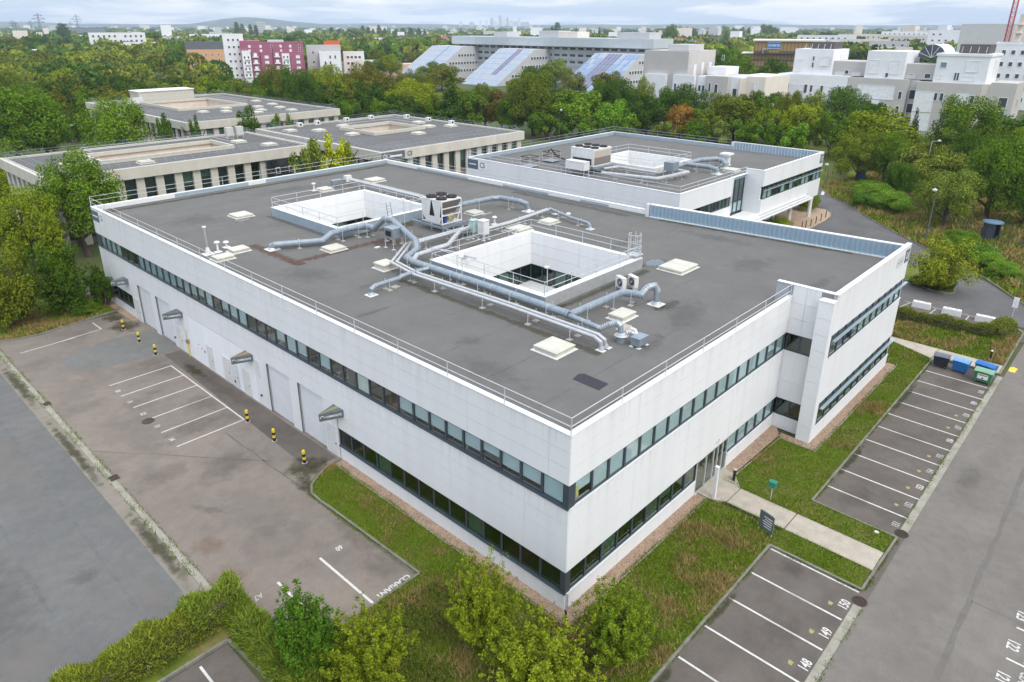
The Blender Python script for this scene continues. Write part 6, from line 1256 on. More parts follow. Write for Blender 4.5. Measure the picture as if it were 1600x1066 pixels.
# --- electricity pylons
PYM = mat('pylon_steel', (.15, .17, .19), None, 2, .7)
def pylon(x, y, h, label):
    o = thing('electricity_pylon', label, 'pylon', (x, y, 0), R_(-20), 'pylons on the left horizon'); mb = MB(); b = h*.11; s = .8
    for sx in (-1, 1):
        for sy in (-1, 1): mb.bar((sx*b, sy*b, 0), (sx*b*.22, sy*b*.22, h*.6), s); mb.bar((sx*b*.22, sy*b*.22, h*.6), (0, 0, h), s*.8)
    for k in range(5):
        z0, z1 = h*.6*k/5, h*.6*(k+1)/5; a0, a1 = b*(1-.78*k/5), b*(1-.78*(k+1)/5); mb.bar((-a0, -a0, z0), (a1, -a1, z1), s*.6); mb.bar((a0, -a0, z0), (-a1, -a1, z1), s*.6)
    mb.build('lattice_tower', PYM, o)
    for z, w_ in ((.68, .17), (.79, .22), (.9, .14)): MB().bar((-h*w_, 0, h*z), (h*w_, 0, h*z), s).bar((-h*w_, 0, h*z), (0, 0, h*(z+.06)), s*.6).bar((h*w_, 0, h*z), (0, 0, h*(z+.06)), s*.6).build('cross_arm', PYM, o)
for x, y, h, lab in ((359, 1417, 46, 'tallest lattice pylon left of the dark poplar'), (470, 2046, 37, 'distant pylon near the left edge, left of a twin'), (429, 1851, 33, 'shorter pylon near the left edge, right of its twin'), (561, 2253, 38, 'small distant pylon between the tallest one and the edge pair'), (581, 1953, 50, 'tall pylon right of the dark poplar'), (833, 2847, 39, 'smallest pylon just left of the one right of the poplar')): pylon(x, y, h, lab)
o = thing('radio_mast', 'thin radio mast on the centre horizon above the solar office', 'mast', (1164, 1011, 0)); MB().tube([(0, 0, 0), (0, 0, 34)], [.7, .25], 6).build('mast', M['galv'], o); MB().box(-1, 1, -1, 1, 28, 30).build('antenna', PW, o)
# --- hills, the plain's scattered town and the high-rise skyline
def ridge(name, pts, depth, seed):
    r2 = random.Random(seed); mb = MB(); n = len(pts); rows = 5
    for j in range(rows+1):
        f = j/rows
        for (x, y, h) in pts:
            d = Vector((x-CAM.x, y-CAM.y)).normalized(); q = Vector((x, y))-d*depth*(1-f); mb.v.append((q.x, q.y, -2+(h+2)*(f**1.3)+(r2.uniform(-1, 1)*h*.05 if 0 < j < rows else 0)))
    for j in range(rows):
        for i in range(n-1): a = j*n+i; mb.f.append((a, a+1, a+n+1, a+n))
    o = struct(name, mb, M['hill']); return o
def arc(D, a0, a1, n, hf): return [(CAM.x+D*math.cos(R_(a)), CAM.y+D*math.sin(R_(a)), hf((a0-a)/(a0-a1))) for a in [a0+(a1-a0)*k/n for k in range(n+1)]]
nzf = lambda t, f, p: math.sin(t*f+p)*.5+math.sin(t*f*2.3+p*2)*.3+math.sin(t*f*5.1+p)*.2
ridge('hills', arc(8600, 88, -4, 90, lambda t: 38+10*nzf(t, 20, 1)+(22*math.exp(-((t-.04)/.1)**2))), 1800, 1)
ridge('hills', arc(7000, 73, 48, 60, lambda t: 6+74*math.exp(-((t-.42)/.15)**2)+20*math.exp(-((t-.62)/.2)**2)+3*nzf(t, 30, 2)), 1500, 2)
ridge('hills', arc(6000, 20, -4, 40, lambda t: 8+78*max(0, min(1, (t-.28)/.45))**.8+4*nzf(t, 20, 3)), 1800, 3)
cs = {k: MB() for k in range(4)}
r2 = random.Random(11)
for k in range(5200):
    a = R_(r2.uniform(5, 84)); D = 1150*(6.1**r2.random()); x = CAM.x+D*math.cos(a); y = CAM.y+D*math.sin(a)
    if r2.random() < .45: x += 40*math.sin(k)
    w_ = r2.uniform(6, 19)*(1+D/7000); d_ = r2.uniform(8, 16); h_ = r2.uniform(3, 8)+(r2.random() < .04)*r2.uniform(6, 22)
    c, s = math.cos(a-PI/2+r2.choice((0, .4, -.5))), math.sin(a-PI/2); P = [(x+u*c-v*s, y+u*s+v*c) for u, v in ((-w_/2, -d_/2), (w_/2, -d_/2), (w_/2, d_/2), (-w_/2, d_/2))]
    cs[r2.choice((0, 0, 0, 1, 1, 2, 2, 3) if h_ < 8 else (0, 0, 1, 2))].prism(P, -1, h_)
for k, m in ((0, PW), (1, PP), (2, PG), (3, PR)): tag(cs[k].build('distant_town', m), 'scattered %s roofs and blocks of the distant town across the plain' % ('white', 'cream', 'grey', 'red brown')[k], 'town', kind='stuff')
for i, (px, h_, w_) in enumerate(((0, 70, 26), (55, 95, 30), (90, 60, 40), (140, 120, 30), (175, 85, 34), (215, 100, 28), (255, 70, 40), (300, 60, 60), (335, 92, 28), (380, 55, 60), (-60, 66, 26), (-150, 55, 50), (-260, 60, 26), (420, 60, 30))):
    a = R_(44.1)-(px-100)*.00013; D = 8000
    o = thing('skyscraper', 'hazy glass skyscraper on the far centre skyline, %s of the cluster' % ordn(i), 'skyscraper', (CAM.x+D*math.cos(a), CAM.y+D*math.sin(a), 0), a-PI/2, 'far skyline towers'); MB().box(-w_/2, w_/2, -15, 15, 0, h_).build('shaft', PG if i % 2 else PW, o); MB().box(-w_/3, w_/3, -10, 10, h_, h_+6).build('crown_block', PG, o)
# --- the air between: one closed box of thin haze round camera and scene
HZ = MB().box(-9000, 9100, -9000, 9100, -1.2, 190).build('haze', None); tag(HZ, 'thin pale haze filling the air out to the hills', 'haze', kind='stuff')
hm = bpy.data.materials.new('haze_air'); hm.use_nodes = True; hn = hm.node_tree.nodes
hn.remove(hn['Principled BSDF']); vp = hn.new('ShaderNodeVolumePrincipled'); vp.inputs['Color'].default_value = (.66, .80, .97, 1); vp.inputs['Density'].default_value = .00012; vp.inputs['Anisotropy'].default_value = .1
hm.node_tree.links.new(vp.outputs[0], hn['Material Output'].inputs['Volume']); HZ.data.materials.append(hm)

# ================================================================ TREES AND PLANTING
def leafmesh(name, N_, size, blobs, seed, inner=.35, droop=0.0, elong=1.0, up=0.0, zs=.55):
    """leaf quads scattered through overlapping clumps; unit crown: radius about 1, height 0..1 (scaled per tree)"""
    r2 = random.Random(seed); v = []; f = []; tot = sum(b[3]**2 for b in blobs)
    for (bx, by, bz, br, bh) in blobs:
        n = int(N_*br*br/tot)
        for _ in range(n):
            a = r2.uniform(0, 2*PI); c = r2.uniform(-1, 1); s = math.sqrt(1-c*c); rad = (inner+(1-inner)*r2.random()**.6)
            px, py, pz = bx+br*rad*s*math.cos(a), by+br*rad*s*math.sin(a), bz+bh*rad*c
            if pz < .0: pz = abs(pz)*.3
            zf = zs; out = Vector((px-bx+px*.35, py-by+py*.35, (pz-bz)/max(zf, .2)*1.2+.25)); out = out.normalized() if out.length > 1e-3 else Vector((0, 0, 1))
            nn = (out*1.0+Vector((r2.gauss(0, .55), r2.gauss(0, .55), r2.gauss(0, .55)+.15))).normalized(); q = Vector((r2.gauss(0, 1), r2.gauss(0, 1), r2.gauss(0, 1)+up*1.5))
            t = nn.cross(q).cross(nn)
            if t.length < 1e-3: continue
            t.normalize()
            if droop and r2.random() < droop: t = Vector((r2.gauss(0, .25), r2.gauss(0, .25), -1)).normalized(); nn = t.orthogonal().normalized()
            u = t.cross(nn); u.normalize(); L_ = size*r2.uniform(.6, 1.3)*elong; W_ = size*r2.uniform(.45, .8)/max(1, elong*.8)
            i = len(v); p = Vector((px, py, pz))
            t2 = Vector((t.x, t.y, t.z*zf))*L_; u2 = Vector((u.x, u.y, u.z*zf))*W_
            v += [tuple(p-t2*.5), tuple(p+u2*.5), tuple(p+t2*.5), tuple(p-u2*.5)]; f.append((i, i+1, i+2, i+3))
    me = bpy.data.meshes.new(name); me.from_pydata(v, [], f); me.update(); me.materials.append(LEAF); return me
def blobs_round(seed, n=26, flat=.0):
    r2 = random.Random(seed); out = [(0, 0, .5, .55, .32)]
    for k in range(n):
        a = 2*PI*(k*.618+r2.uniform(-.08, .08)); z = .16+.72*((k+.5)/n)+r2.uniform(-.05, .05); prof = math.sin(PI*min(.98, (z*.88+.10)))**.55
        rr_ = prof*r2.uniform(.45, .92); br = r2.uniform(.16, .38); out.append((rr_*math.cos(a), rr_*math.sin(a), z, br, br*.5))
    return out
def blobs_cone(seed, n=30, p=1.0, base=.08):
    r2 = random.Random(seed); out = []
    for k in range(n):
        z = base+.86*(k+.3)/n; R0 = (1-z)**p*.85+.06; a = 2.4*k+r2.uniform(-.4, .4); br = max(.10, R0*.45)*r2.uniform(.8, 1.2); out.append((R0*.6*math.cos(a), R0*.6*math.sin(a), z, br, br*.22+.03))
    return out
def blobs_col(seed, n=26):
    r2 = random.Random(seed); out = []
    for k in range(n):
        z = .05+.88*(k+.5)/n; R0 = math.sin(PI*min(.97, z*.9+.09))**.6*.6; a = 2.4*k; br = r2.uniform(.35, .5)*(1.1-z*.4); out.append((R0*math.cos(a)*.8, R0*math.sin(a)*.8, z, br, .075))
    return out
def blobs_spray(seed, n=24):
    """upright shrubby sprays: narrow lobes of unequal height, with gaps between"""
    r2 = random.Random(seed); out = []
    for k in range(n):
        a = 2*PI*k*.618; rr_ = .85*math.sqrt((k+.5)/n); top = (1-.55*rr_**2)*r2.uniform(.72, 1.0); m_ = 4
        for j in range(m_):
            z = top*(j+.9)/(m_+.3); out.append((rr_*math.cos(a)*(.55+.45*z), rr_*math.sin(a)*(.55+.45*z), z, r2.uniform(.13, .22), .09))
    return out
def blobs_branch(seed, nb=70, spread=.95, lean=.55, r0=.085):
    r2 = random.Random(seed); out = []
    for k in range(nb):
        a = 2.4*k+r2.uniform(-.5, .5); u = math.sqrt((k+.5)/nb); L_ = r2.uniform(.62, 1.0)*(1-.42*u*u); rr_ = spread*u*r2.uniform(.8, 1.1); bx, by = .25*rr_*math.cos(a), .25*rr_*math.sin(a)
        for j in range(8):
            t = .22+.78*(j+r2.random())/8; q = t**(1+lean); out.append((bx+(rr_*math.cos(a)-bx)*q+r2.gauss(0, .03), by+(rr_*math.sin(a)-by)*q+r2.gauss(0, .03), L_*t*.97, r0*r2.uniform(.6, 1.35)*(1.15-t*.55), .035))
    return out
PROTO = {
 'r': [leafmesh('crown', 9000, .088, blobs_round(s, 22+3*s), s) for s in (1, 2, 3, 4, 5)],
 's': [leafmesh('crown', 5000, .115, blobs_round(s, 16), s, up=.5, zs=.45) for s in (11, 12, 13)],
 'k': [leafmesh('crown', 7000, .1, blobs_cone(s), s, zs=.3) for s in (21, 22, 23)],
 't': [leafmesh('crown', 7000, .13, blobs_col(s), s, up=.5, zs=.22) for s in (31, 32)],
 'w': [leafmesh('crown', 6500, .10, blobs_round(s, 30), s, droop=.6, elong=1.9) for s in (41, 42)],
}
near_r = [leafmesh('crown', 17000, .056, blobs_round(s, 34), s) for s in (51, 52, 53)]
near_o = [leafmesh('crown', 26000, .040, blobs_branch(s, 64+6*(s-60)), s, inner=.0, up=.5, elong=1.25, zs=.38) for s in (61, 62, 63)]
near_l = [leafmesh('crown', 20000, .07, blobs_branch(s, 46, .9, .1, .17), s, inner=.1, up=.2, elong=1.2, zs=.25) for s in (71, 72)]
near_b = [leafmesh('crown', 20000, .06, blobs_round(81, 20)+blobs_branch(82, 60, .95, .3, .11), 81, up=.3)]
def trunkmesh(seed, multi=1):
    r2 = random.Random(seed); mb = MB()
    for m_ in range(multi):
        ox, oy = (r2.uniform(-.1, .1), r2.uniform(-.1, .1)) if multi > 1 else (0, 0)
        pts = [(ox, oy, -.02)]; x, y = ox, oy
        for z in (.18, .36, .55, .74): x += r2.uniform(-.05, .05)*(1 if multi == 1 else 3); y += r2.uniform(-.05, .05)*(1 if multi == 1 else 3); pts.append((x, y, z))
        mb.tube(pts, [.055, .043, .034, .024, .01], 7)
        for k in range(5):
            a = 2*PI*(k/5+r2.uniform(-.1, .1)); b = pts[1+k % 3]; e = r2.uniform(.35, .6); mb.tube([b, (b[0]+e*.5*math.cos(a), b[1]+e*.5*math.sin(a), b[2]+.12), (b[0]+e*math.cos(a), b[1]+e*math.sin(a), b[2]+.28)], [.022, .014, .006], 5)
    return mb.mesh('trunk', M['bark'])
TRUNK = [trunkmesh(1), trunkmesh(2), trunkmesh(3)]; TRUNKM = [trunkmesh(4, 3), trunkmesh(5, 3)]
COLR = dict(dg=(.040, .085, .020), mg=(.062, .118, .022), og=(.082, .112, .026), yg=(.118, .165, .026), bg=(.085, .165, .030), dd=(.032, .066, .019), bo=(.088, .100, .032), br=(.100, .088, .040), pg=(.100, .138, .050), yy=(.22, .26, .025), lg=(.046, .108, .024), ly=(.098, .130, .022), lf=(.078, .124, .024), yb=(.135, .165, .035), dp=(.034, .040, .028))
COLR['or'] = (.19, .115, .05)
CNAME = dict(dg='dark green', mg='mid green', og='olive green', yg='yellow green', bg='fresh green', dd='very dark green', bo='brownish olive', br='brownish', pg='pale grey green', yy='bright yellow', lg='bright green', ly='yellow green', lf='fresh green', yb='yellow green', dp='blackish green')
CNAME['or'] = 'orange brown'
KNAME = dict(r='broadleaf tree', s='bushy tree', k='pointed conifer', t='columnar tree', w='weeping willow', b='rounded bush', l='upright sapling', o='shrubby sapling')
NM = dict(r='broadleaf_tree', s='small_tree', k='conifer_tree', t='poplar_tree', w='willow_tree', b='round_bush', l='young_tree', o='young_tree')
tr = random.Random(17)
def tree(x, y, h, rad, k, c, label, group, near=False, z=0.0):
    o = thing(NM[k], label, 'bush' if k == 'b' else 'tree', (x, y, z), tr.uniform(0, 6.28), group)
    low = {'r': .16, 's': .04, 'k': .05, 't': .04, 'w': .08, 'b': .02, 'l': .03, 'o': .06}[k]
    tm = tr.choice(TRUNKM if k in 'obls' else TRUNK); t = link('trunk', tm, o); t.scale = (h*.62, h*.62, h*.95) if k not in 'obl' else (h*.2, h*.2, h*.8)
    if k == 'o': me = tr.choice(near_o)
    elif k == 'l': me = tr.choice(near_l)
    elif k == 'b': me = near_b[0]
    elif near and k in 'r': me = tr.choice(near_r)
    else: me = tr.choice(PROTO[k])
    cr_ = link('crown', me, o, (0, 0, h*low)); cr_.scale = (rad*1.06, rad*1.06*tr.uniform(.9, 1.1), h*(1-low)*1.0)
    cc_ = COLR[c]; j = tr.uniform(.88, 1.14); j *= 1.6; cr_.color = (cc_[0]*j*tr.uniform(1.0, 1.14), cc_[1]*j, cc_[2]*j*.42, 1)
    return o
TREES = [('left of the white office building', [(-9.2, 61.9, 8.8, 2.9, 'b', 'og'),
 (-4.4, 61.6, 8.1, 3.16, 'b', 'dg'),
 (-2.6, 79.1, 10.5, 3.24, 'r', 'yg'),
 (-1.6, 73.2, 8.7, 1.63, 't', 'yg'),
 (-4.2, 79.1, 7.4, 1.67, 't', 'og'),
 (3.9, 81.5, 13.3, 4.62, 'r', 'mg'),
 (-6.0, 84.4, 8.0, 2.34, 'r', 'mg'),
 (-1.0, 61.5, 4.2, 1.36, 's', 'dg'),
 (2.5, 116.8, 8.2, 3.07, 'r', 'yg')]),
 ('around the far flat roofed buildings', [(15.3, 156.5, 16.9, 9.33, 'r', 'mg'),
 (22.0, 162.6, 11.9, 3.52, 'r', 'pg'),
 (33.0, 187.8, 11.0, 2.11, 'k', 'dg'),
 (34.8, 185.9, 10.5, 2.76, 'k', 'dg'),
 (25.2, 125.9, 15.5, 6.44, 'r', 'bg'),
 (33.7, 127.7, 11.9, 1.79, 's', 'dg'),
 (39.6, 127.3, 11.0, 1.31, 's', 'dg'),
 (51.0, 127.9, 11.7, 2.91, 's', 'dg'),
 (57.5, 128.0, 10.0, 2.0, 's', 'mg'),
 (61.3, 128.7, 9.5, 1.6, 's', 'mg'),
 (35.1, 78.1, 12.4, 2.89, 's', 'pg'),
 (37.3, 74.7, 13.0, 2.28, 's', 'yy'),
 (39.1, 74.0, 11.4, 1.7, 's', 'yg'),
 (29.9, 202.0, 12.2, 3.38, 'r', 'og'),
 (38.7, 219.7, 10.3, 3.69, 'r', 'og')]),
 ('in the belt before the solar roofed building', [(98.5, 197.6, 16.2, 6.47, 'r', 'bo'),
 (85.4, 179.4, 14.2, 3.42, 'k', 'dd'),
 (89.4, 171.2, 16.4, 6.38, 'r', 'dg'),
 (110.9, 189.9, 16.7, 6.56, 'r', 'yg'),
 (116.0, 174.7, 16.3, 7.62, 'r', 'bo'),
 (105.5, 171.6, 12.9, 5.54, 'r', 'og'),
 (124.6, 170.7, 14.0, 5.85, 'r', 'bo'),
 (136.2, 174.3, 14.5, 4.59, 'r', 'og'),
 (111.1, 144.9, 13.5, 7.8, 'r', 'yg'),
 (113.9, 132.5, 15.6, 6.49, 'k', 'dg'),
 (117.8, 128.5, 11.6, 4.87, 'r', 'mg'),
 (102.4, 153.9, 12.8, 5.01, 'r', 'dd'),
 (88.4, 157.0, 10.3, 3.22, 'k', 'dd'),
 (94.6, 154.3, 8.7, 3.8, 'r', 'mg'),
 (103.1, 141.9, 10.0, 5.55, 'r', 'dd'),
 (99.6, 145.5, 8.6, 3.04, 'r', 'mg'),
 (96.1, 147.3, 9.8, 2.49, 'k', 'dg'),
 (120.3, 125.9, 13.0, 4.15, 'r', 'pg'),
 (121.6, 120.9, 11.5, 4.45, 'r', 'br'),
 (123.4, 110.3, 16.8, 7.44, 'r', 'og'),
 (119.3, 114.5, 10.4, 3.98, 'r', 'mg'),
 (129.0, 99.5, 12.8, 6.3, 'r', 'bg'),
 (120.4, 103.6, 8.4, 4.35, 's', 'mg'),
 (110.9, 137.5, 10.3, 3.62, 'r', 'mg'),
 (93.3, 171.3, 12.4, 3.8, 'r', 'mg')]),
 ('in the belt before the beige apartments', [(138.9, 94.3, 15.1, 5.55, 'r', 'dg'),
 (139.5, 100.6, 13.9, 3.02, 'r', 'mg'),
 (148.0, 91.9, 14.6, 3.37, 'r', 'pg'),
 (138.8, 84.5, 11.3, 5.19, 'r', 'dd'),
 (130.9, 89.5, 10.2, 5.13, 'r', 'bg'),
 (151.9, 80.8, 13.2, 5.9, 'r', 'dg'),
 (152.5, 87.2, 12.3, 3.73, 'r', 'mg'),
 (140.8, 76.2, 9.7, 3.44, 'r', 'or'),
 (143.1, 70.8, 8.8, 4.38, 'r', 'og'),
 (150.6, 66.0, 11.4, 6.4, 'r', 'og'),
 (164.9, 64.0, 11.7, 4.64, 'r', 'mg'),
 (150.8, 57.0, 9.6, 4.61, 'r', 'yg'),
 (122.2, 98.6, 6.1, 3.31, 's', 'mg'),
 (125.0, 92.5, 6.1, 3.44, 's', 'bg'),
 (127.9, 83.5, 6.3, 3.53, 's', 'mg'),
 (132.7, 75.8, 6.2, 3.33, 's', 'pg'),
 (136.2, 69.3, 6.7, 3.46, 's', 'mg'),
 (139.5, 64.5, 6.6, 3.28, 's', 'pg'),
 (142.1, 59.0, 7.1, 3.56, 's', 'mg'),
 (144.3, 52.8, 6.9, 3.05, 's', 'mg'),
 (164.3, 68.0, 12.0, 3.47, 'r', 'og')]),
 ('before the white apartments', [(163.1, 44.2, 14.7, 5.73, 'r', 'dg'),
 (148.7, 48.1, 11.5, 4.73, 'r', 'yg'),
 (144.7, 39.8, 10.2, 4.06, 'r', 'mg'),
 (138.6, 28.3, 11.8, 7.28, 'r', 'yg'),
 (156.0, 35.4, 12.3, 3.29, 'r', 'dg'),
 (157.1, 26.9, 11.3, 2.03, 'k', 'dp'),
 (145.6, 15.1, 15.0, 7.35, 'r', 'mg'),
 (155.6, 54.9, 13.6, 3.54, 'r', 'og'),
 (158.4, 7.8, 11.0, 6.48, 'r', 'dg'),
 (159.7, 50.6, 13.0, 3.22, 'r', 'pg'),
 (140.7, 46.3, 7.7, 3.66, 's', 'bg'),
 (134.1, 20.4, 7.5, 3.82, 'r', 'og'),
 (154.5, 11.8, 9.5, 3.37, 'r', 'mg')]),
 ('on the grassy bank beside the access road', [(117.7, 13.1, 8.2, 6.32, 'w', 'pg'),
 (108.0, 15.5, 7.1, 2.49, 'r', 'dg'),
 (95.1, 5.2, 9.1, 3.96, 'r', 'pg'),
 (104.6, 1.6, 12.7, 4.71, 'r', 'mg'),
 (105.3, -2.9, 9.7, 3.07, 'r', 'mg'),
 (120.8, 26.3, 9.2, 4.9, 'r', 'og'),
 (120.9, 21.2, 10.0, 3.59, 'r', 'mg'),
 (125.1, 9.1, 10.7, 4.03, 'r', 'dg'),
 (125.1, 1.8, 11.4, 4.43, 'r', 'mg')]),
 ('on the planted kerb island', [(65.2, -1.1, 6.7, 3.18, 'b', 'yb')]),
 ('on the front lawn', [(-11.1, 6.1, 6.5, 1.58, 'l', 'lg'),
 (-10.1, 5.4, 4.7, 0.94, 'l', 'lg'),
 (-9.5, 3.3, 5.6, 2.6, 'o', 'ly'),
 (-4.5, 1.5, 6.3, 2.33, 'o', 'ly'),
 (-4.9, -2.4, 5.1, 2.95, 'o', 'ly'),
 (-0.8, -3.7, 5.3, 2.22, 'o', 'lf')])]
def left_order(p): return math.atan2(p[1]-CAM.y, p[0]-CAM.x)
for zone, lst in TREES:
    lst = sorted(lst, key=left_order, reverse=True)
    for i, (x, y, h, rad, k, c) in enumerate(lst):
        near = zone.startswith(('left of', 'on the grassy', 'on the front', 'on the planted')) or h > 13
        tree(x, y, h, rad, k, c, '%s %s %s, %s from left' % (CNAME[c], KNAME[k], zone, ordn(i)) if len(lst) > 1 else '%s %s %s' % (CNAME[c], KNAME[k], zone), 'trees '+zone if len(lst) > 1 else None, near)
# forest individuals filling the left belt and the gaps behind; spaced apart, kept off the buildings
OBST = [(0, 84, 44, 112), (40, 68, 80, 114), (34, 124, 78, 190), (46, 18, 92, 64), (155, 330, 175, 362)]
def clear(x, y, rad, lst): return all((x-a)**2+(y-b)**2 > (.72*(rad+c))**2 for a, b, c in lst)
placed = [(t[0], t[1], t[3]) for z_, l_ in TREES for t in l_]
fr_ = random.Random(23); forest = []
def view(az, D): return CAM.x+D*math.cos(R_(az)), CAM.y+D*math.sin(R_(az))
def fill(az0, az1, D0, D1, n, cols, kinds, hh, rr_, zone, group):
    got = []; t = 0
    while len(got) < n and t < n*60:
        t += 1; D = math.sqrt(fr_.uniform(D0*D0, D1*D1)); x, y = view(fr_.uniform(az0, az1), D); rad = fr_.uniform(*rr_)
        if any(a-rad*.6 < x < c+rad*.6 and b-rad*.6 < y < d+rad*.6 for a, b, c, d in OBST) or not clear(x, y, rad, placed): continue
        hv = fr_.uniform(*hh); azd = math.degrees(math.atan2(y-CAM.y, x-CAM.x))
        if 53 < azd < 69.5 and D < 430:
            hv = min(hv, 27.8-(101-39.6)/1020*D)
            if hv < 4: continue
            rad = min(rad, hv*.62)
        placed.append((x, y, rad)); got.append((x, y, hv, rad, fr_.choice(kinds), fr_.choice(cols)))
    got.sort(key=left_order, reverse=True)
    for i, (x, y, h, rad, k, c) in enumerate(got): tree(x, y, h, rad, k, c, '%s %s %s, %s from left' % (CNAME[c], KNAME[k], zone, ordn(i)), group)
mixc_ = ['og', 'mg', 'dg', 'yg', 'bo', 'og', 'mg', 'pg', 'dd']
fill(56, 83, 208, 262, 33, mixc_, 'rrrrks', (10, 13.5), (4.5, 7), 'in the front rows of the left wood', 'trees in the front rows of the left wood')
fill(54, 83, 262, 340, 36, mixc_, 'rrrrrk', (10, 13.5), (5, 8), 'in the middle rows of the left wood', 'trees in the middle rows of the left wood')
fill(53, 82, 350, 520, 20, mixc_+['yg'], 'rrrrr', (9, 13), (6, 10), 'in the back rows of the left wood', 'trees in the back rows of the left wood')
fill(26, 54, 205, 300, 18, mixc_, 'rrrk', (8, 12), (4.5, 7), 'behind the belt towards the solar office', 'trees behind the belt towards the solar office')
fill(38, 52, 330, 560, 12, mixc_, 'rrrr', (9, 13), (6, 10), 'beyond the magenta apartments', 'trees beyond the magenta apartments')
fill(6, 17, 165, 193, 6, mixc_, 'rr', (4, 6), (2.5, 3.5), 'at the feet of the white apartments', 'trees at the feet of the white apartments')
fill(-4, 8, 120, 190, 12, mixc_, 'rrs', (8, 12), (3.5, 6), 'at the right edge beyond the footpath', 'trees at the right edge beyond the footpath')
# poplars and other trees that stand out far behind
for i, (x, y, h, rad, k, c) in enumerate([(333, 1214, 30.8, 10.4, 't', 'dg'), (775, 1551, 35.6, 7.8, 't', 'dg'), (784, 1544, 31.7, 7.1, 't', 'mg'), (797, 1532, 30.4, 6.4, 't', 'dg'), (806, 1525, 29.1, 6.4, 't', 'dg'), (222, 358, 20.6, 4.5, 't', 'mg'), (846, 1291, 24.4, 7.2, 't', 'dg'), (857, 1281, 22.0, 3.9, 't', 'dg'), (743, 1070, 22.9, 20.1, 'r', 'pg'), (893, 1249, 28.1, 5.9, 't', 'dg'), (901, 1242, 25.7, 4.6, 't', 'dg'), (909, 1236, 22.1, 3.9, 't', 'dg'), (918, 1228, 29.4, 6.6, 't', 'dg'), (926, 1220, 23.3, 5.3, 't', 'dg'), (944, 1205, 22.1, 7.9, 't', 'mg'), (954, 1196, 23.4, 7.9, 't', 'mg'), (965, 1186, 24.6, 7.9, 't', 'dg'), (978, 1174, 22.2, 6.6, 't', 'dg'), (987, 1166, 19.8, 5.3, 't', 'dg'), (397, 496, 16.0, 13.0, 'r', 'mg'), (1306, 1092, 27.5, 5.9, 't', 'dg'), (1316, 1084, 35.8, 10.3, 't', 'dg'), (1349, 1055, 27.6, 5.9, 'k', 'dg'), (1139, 859, 22.0, 5.0, 'k', 'dd'), (1147, 853, 20.8, 4.3, 'k', 'dd'), (1154, 846, 26.6, 6.8, 'k', 'dd'), (1167, 834, 20.9, 12.4, 'r', 'mg'), (935, 558, 29.6, 12.2, 'r', 'mg'), (1013, 585, 27.0, 10.0, 'r', 'mg'), (1025, 574, 25.2, 9.0, 'r', 'mg'), (1145, 706, 22.6, 23.0, 'r', 'og'), (1339, 681, 28.1, 11.3, 'r', 'yg'), (1355, 667, 24.7, 8.8, 'r', 'mg'), (1495, 720, 25.7, 8.3, 'r', 'mg'), (1510, 707, 25.7, 9.6, 'r', 'og'), (1402, 625, 30.6, 13.9, 'r', 'mg'), (1414, 614, 25.9, 8.8, 'r', 'mg'), (1184, 426, 18.9, 13.2, 'r', 'dd'), (1078, 424, 17.7, 14.2, 'r', 'dd'), (1168, 341, 20.5, 9.5, 'r', 'dd'), (1265, 351, 19.1, 6.1, 'r', 'dd'), (904, 285, 17.7, 7.6, 'r', 'dg'), (1566, 657, 18.1, 5.5, 'k', 'dd'), (264, 131, 18.5, 6.2, 'r', 'dg'), (270, 124, 16.7, 6.8, 'r', 'mg'), (267, 108, 15.5, 7.3, 'r', 'dg'), (220, 90, 11.2, 4.4, 'r', 'yg'), (333, 161, 18.2, 5.0, 'r', 'bg'), (175, 750, 18.9, 11.6, 'r', 'dd'), (156, 732, 17.7, 11.1, 'r', 'og'), (109, 542, 12.6, 5.4, 'r', 'yy'), (99, 533, 12.2, 4.0, 'r', 'yy'), (161, 490, 15.0, 8.4, 'r', 'og'), (299, 808, 20.6, 10.3, 'r', 'mg'), (209, 557, 15.6, 7.3, 'r', 'dg'), (188, 484, 16.2, 8.6, 'r', 'mg'), (309, 582, 16.9, 11.3, 'r', 'mg'), (498, 841, 21.0, 10.0, 'r', 'mg'), (405, 707, 17.6, 6.9, 'r', 'dd'), (381, 461, 16.6, 10.7, 'r', 'mg'), (442, 671, 14.4, 10.5, 'r', 'mg'), (273, 378, 13.9, 6.3, 'r', 'og'), (225, 303, 13.5, 6.3, 'r', 'yg'), (200, 284, 12.2, 5.5, 'r', 'dg')]):
    tree(x, y, h, rad, k, c, '%s %s standing out on the far skyline, %s from left' % (CNAME[c], KNAME[k], ordn(i)), 'trees standing out on the far skyline')
# the far woods: masses nobody could count
def woodland(name, label, D0, D1, az0, az1, n, col, seed, s=(5, 9), per=46, qs=(.3, .55)):
    r2 = random.Random(seed); v = []; f = []
    for k in range(n):
        D = D0*(D1/D0)**r2.random(); x, y = view(r2.uniform(az0, az1), D); R0 = r2.uniform(*s)*(1+D/5000); h = r2.uniform(8, 14)
        if k % 3: x += 30*math.sin(k*.7); y += 30*math.cos(k*.5)
        for _ in range(per if D < 1200 else per//2):
            a = r2.uniform(0, 2*PI); c = r2.uniform(-.2, 1); q = math.sqrt(max(0, 1-c*c)); p = Vector((x+R0*q*math.cos(a), y+R0*q*math.sin(a), h*.45+h*.55*c)); z_ = R0*r2.uniform(*qs)
            t = Vector((r2.gauss(0, 1), r2.gauss(0, 1), r2.gauss(0, 1))).normalized(); u = t.orthogonal().normalized(); i = len(v); v += [tuple(p-t*z_), tuple(p+u*z_), tuple(p+t*z_), tuple(p-u*z_)]; f.append((i, i+1, i+2, i+3))
    me = bpy.data.meshes.new(name); me.from_pydata(v, [], f); me.materials.append(LEAF); o = link(name, me); o.color = (col[0]*1.7, col[1]*1.5, col[2], 1); return tag(o, label, 'woodland', kind='stuff')
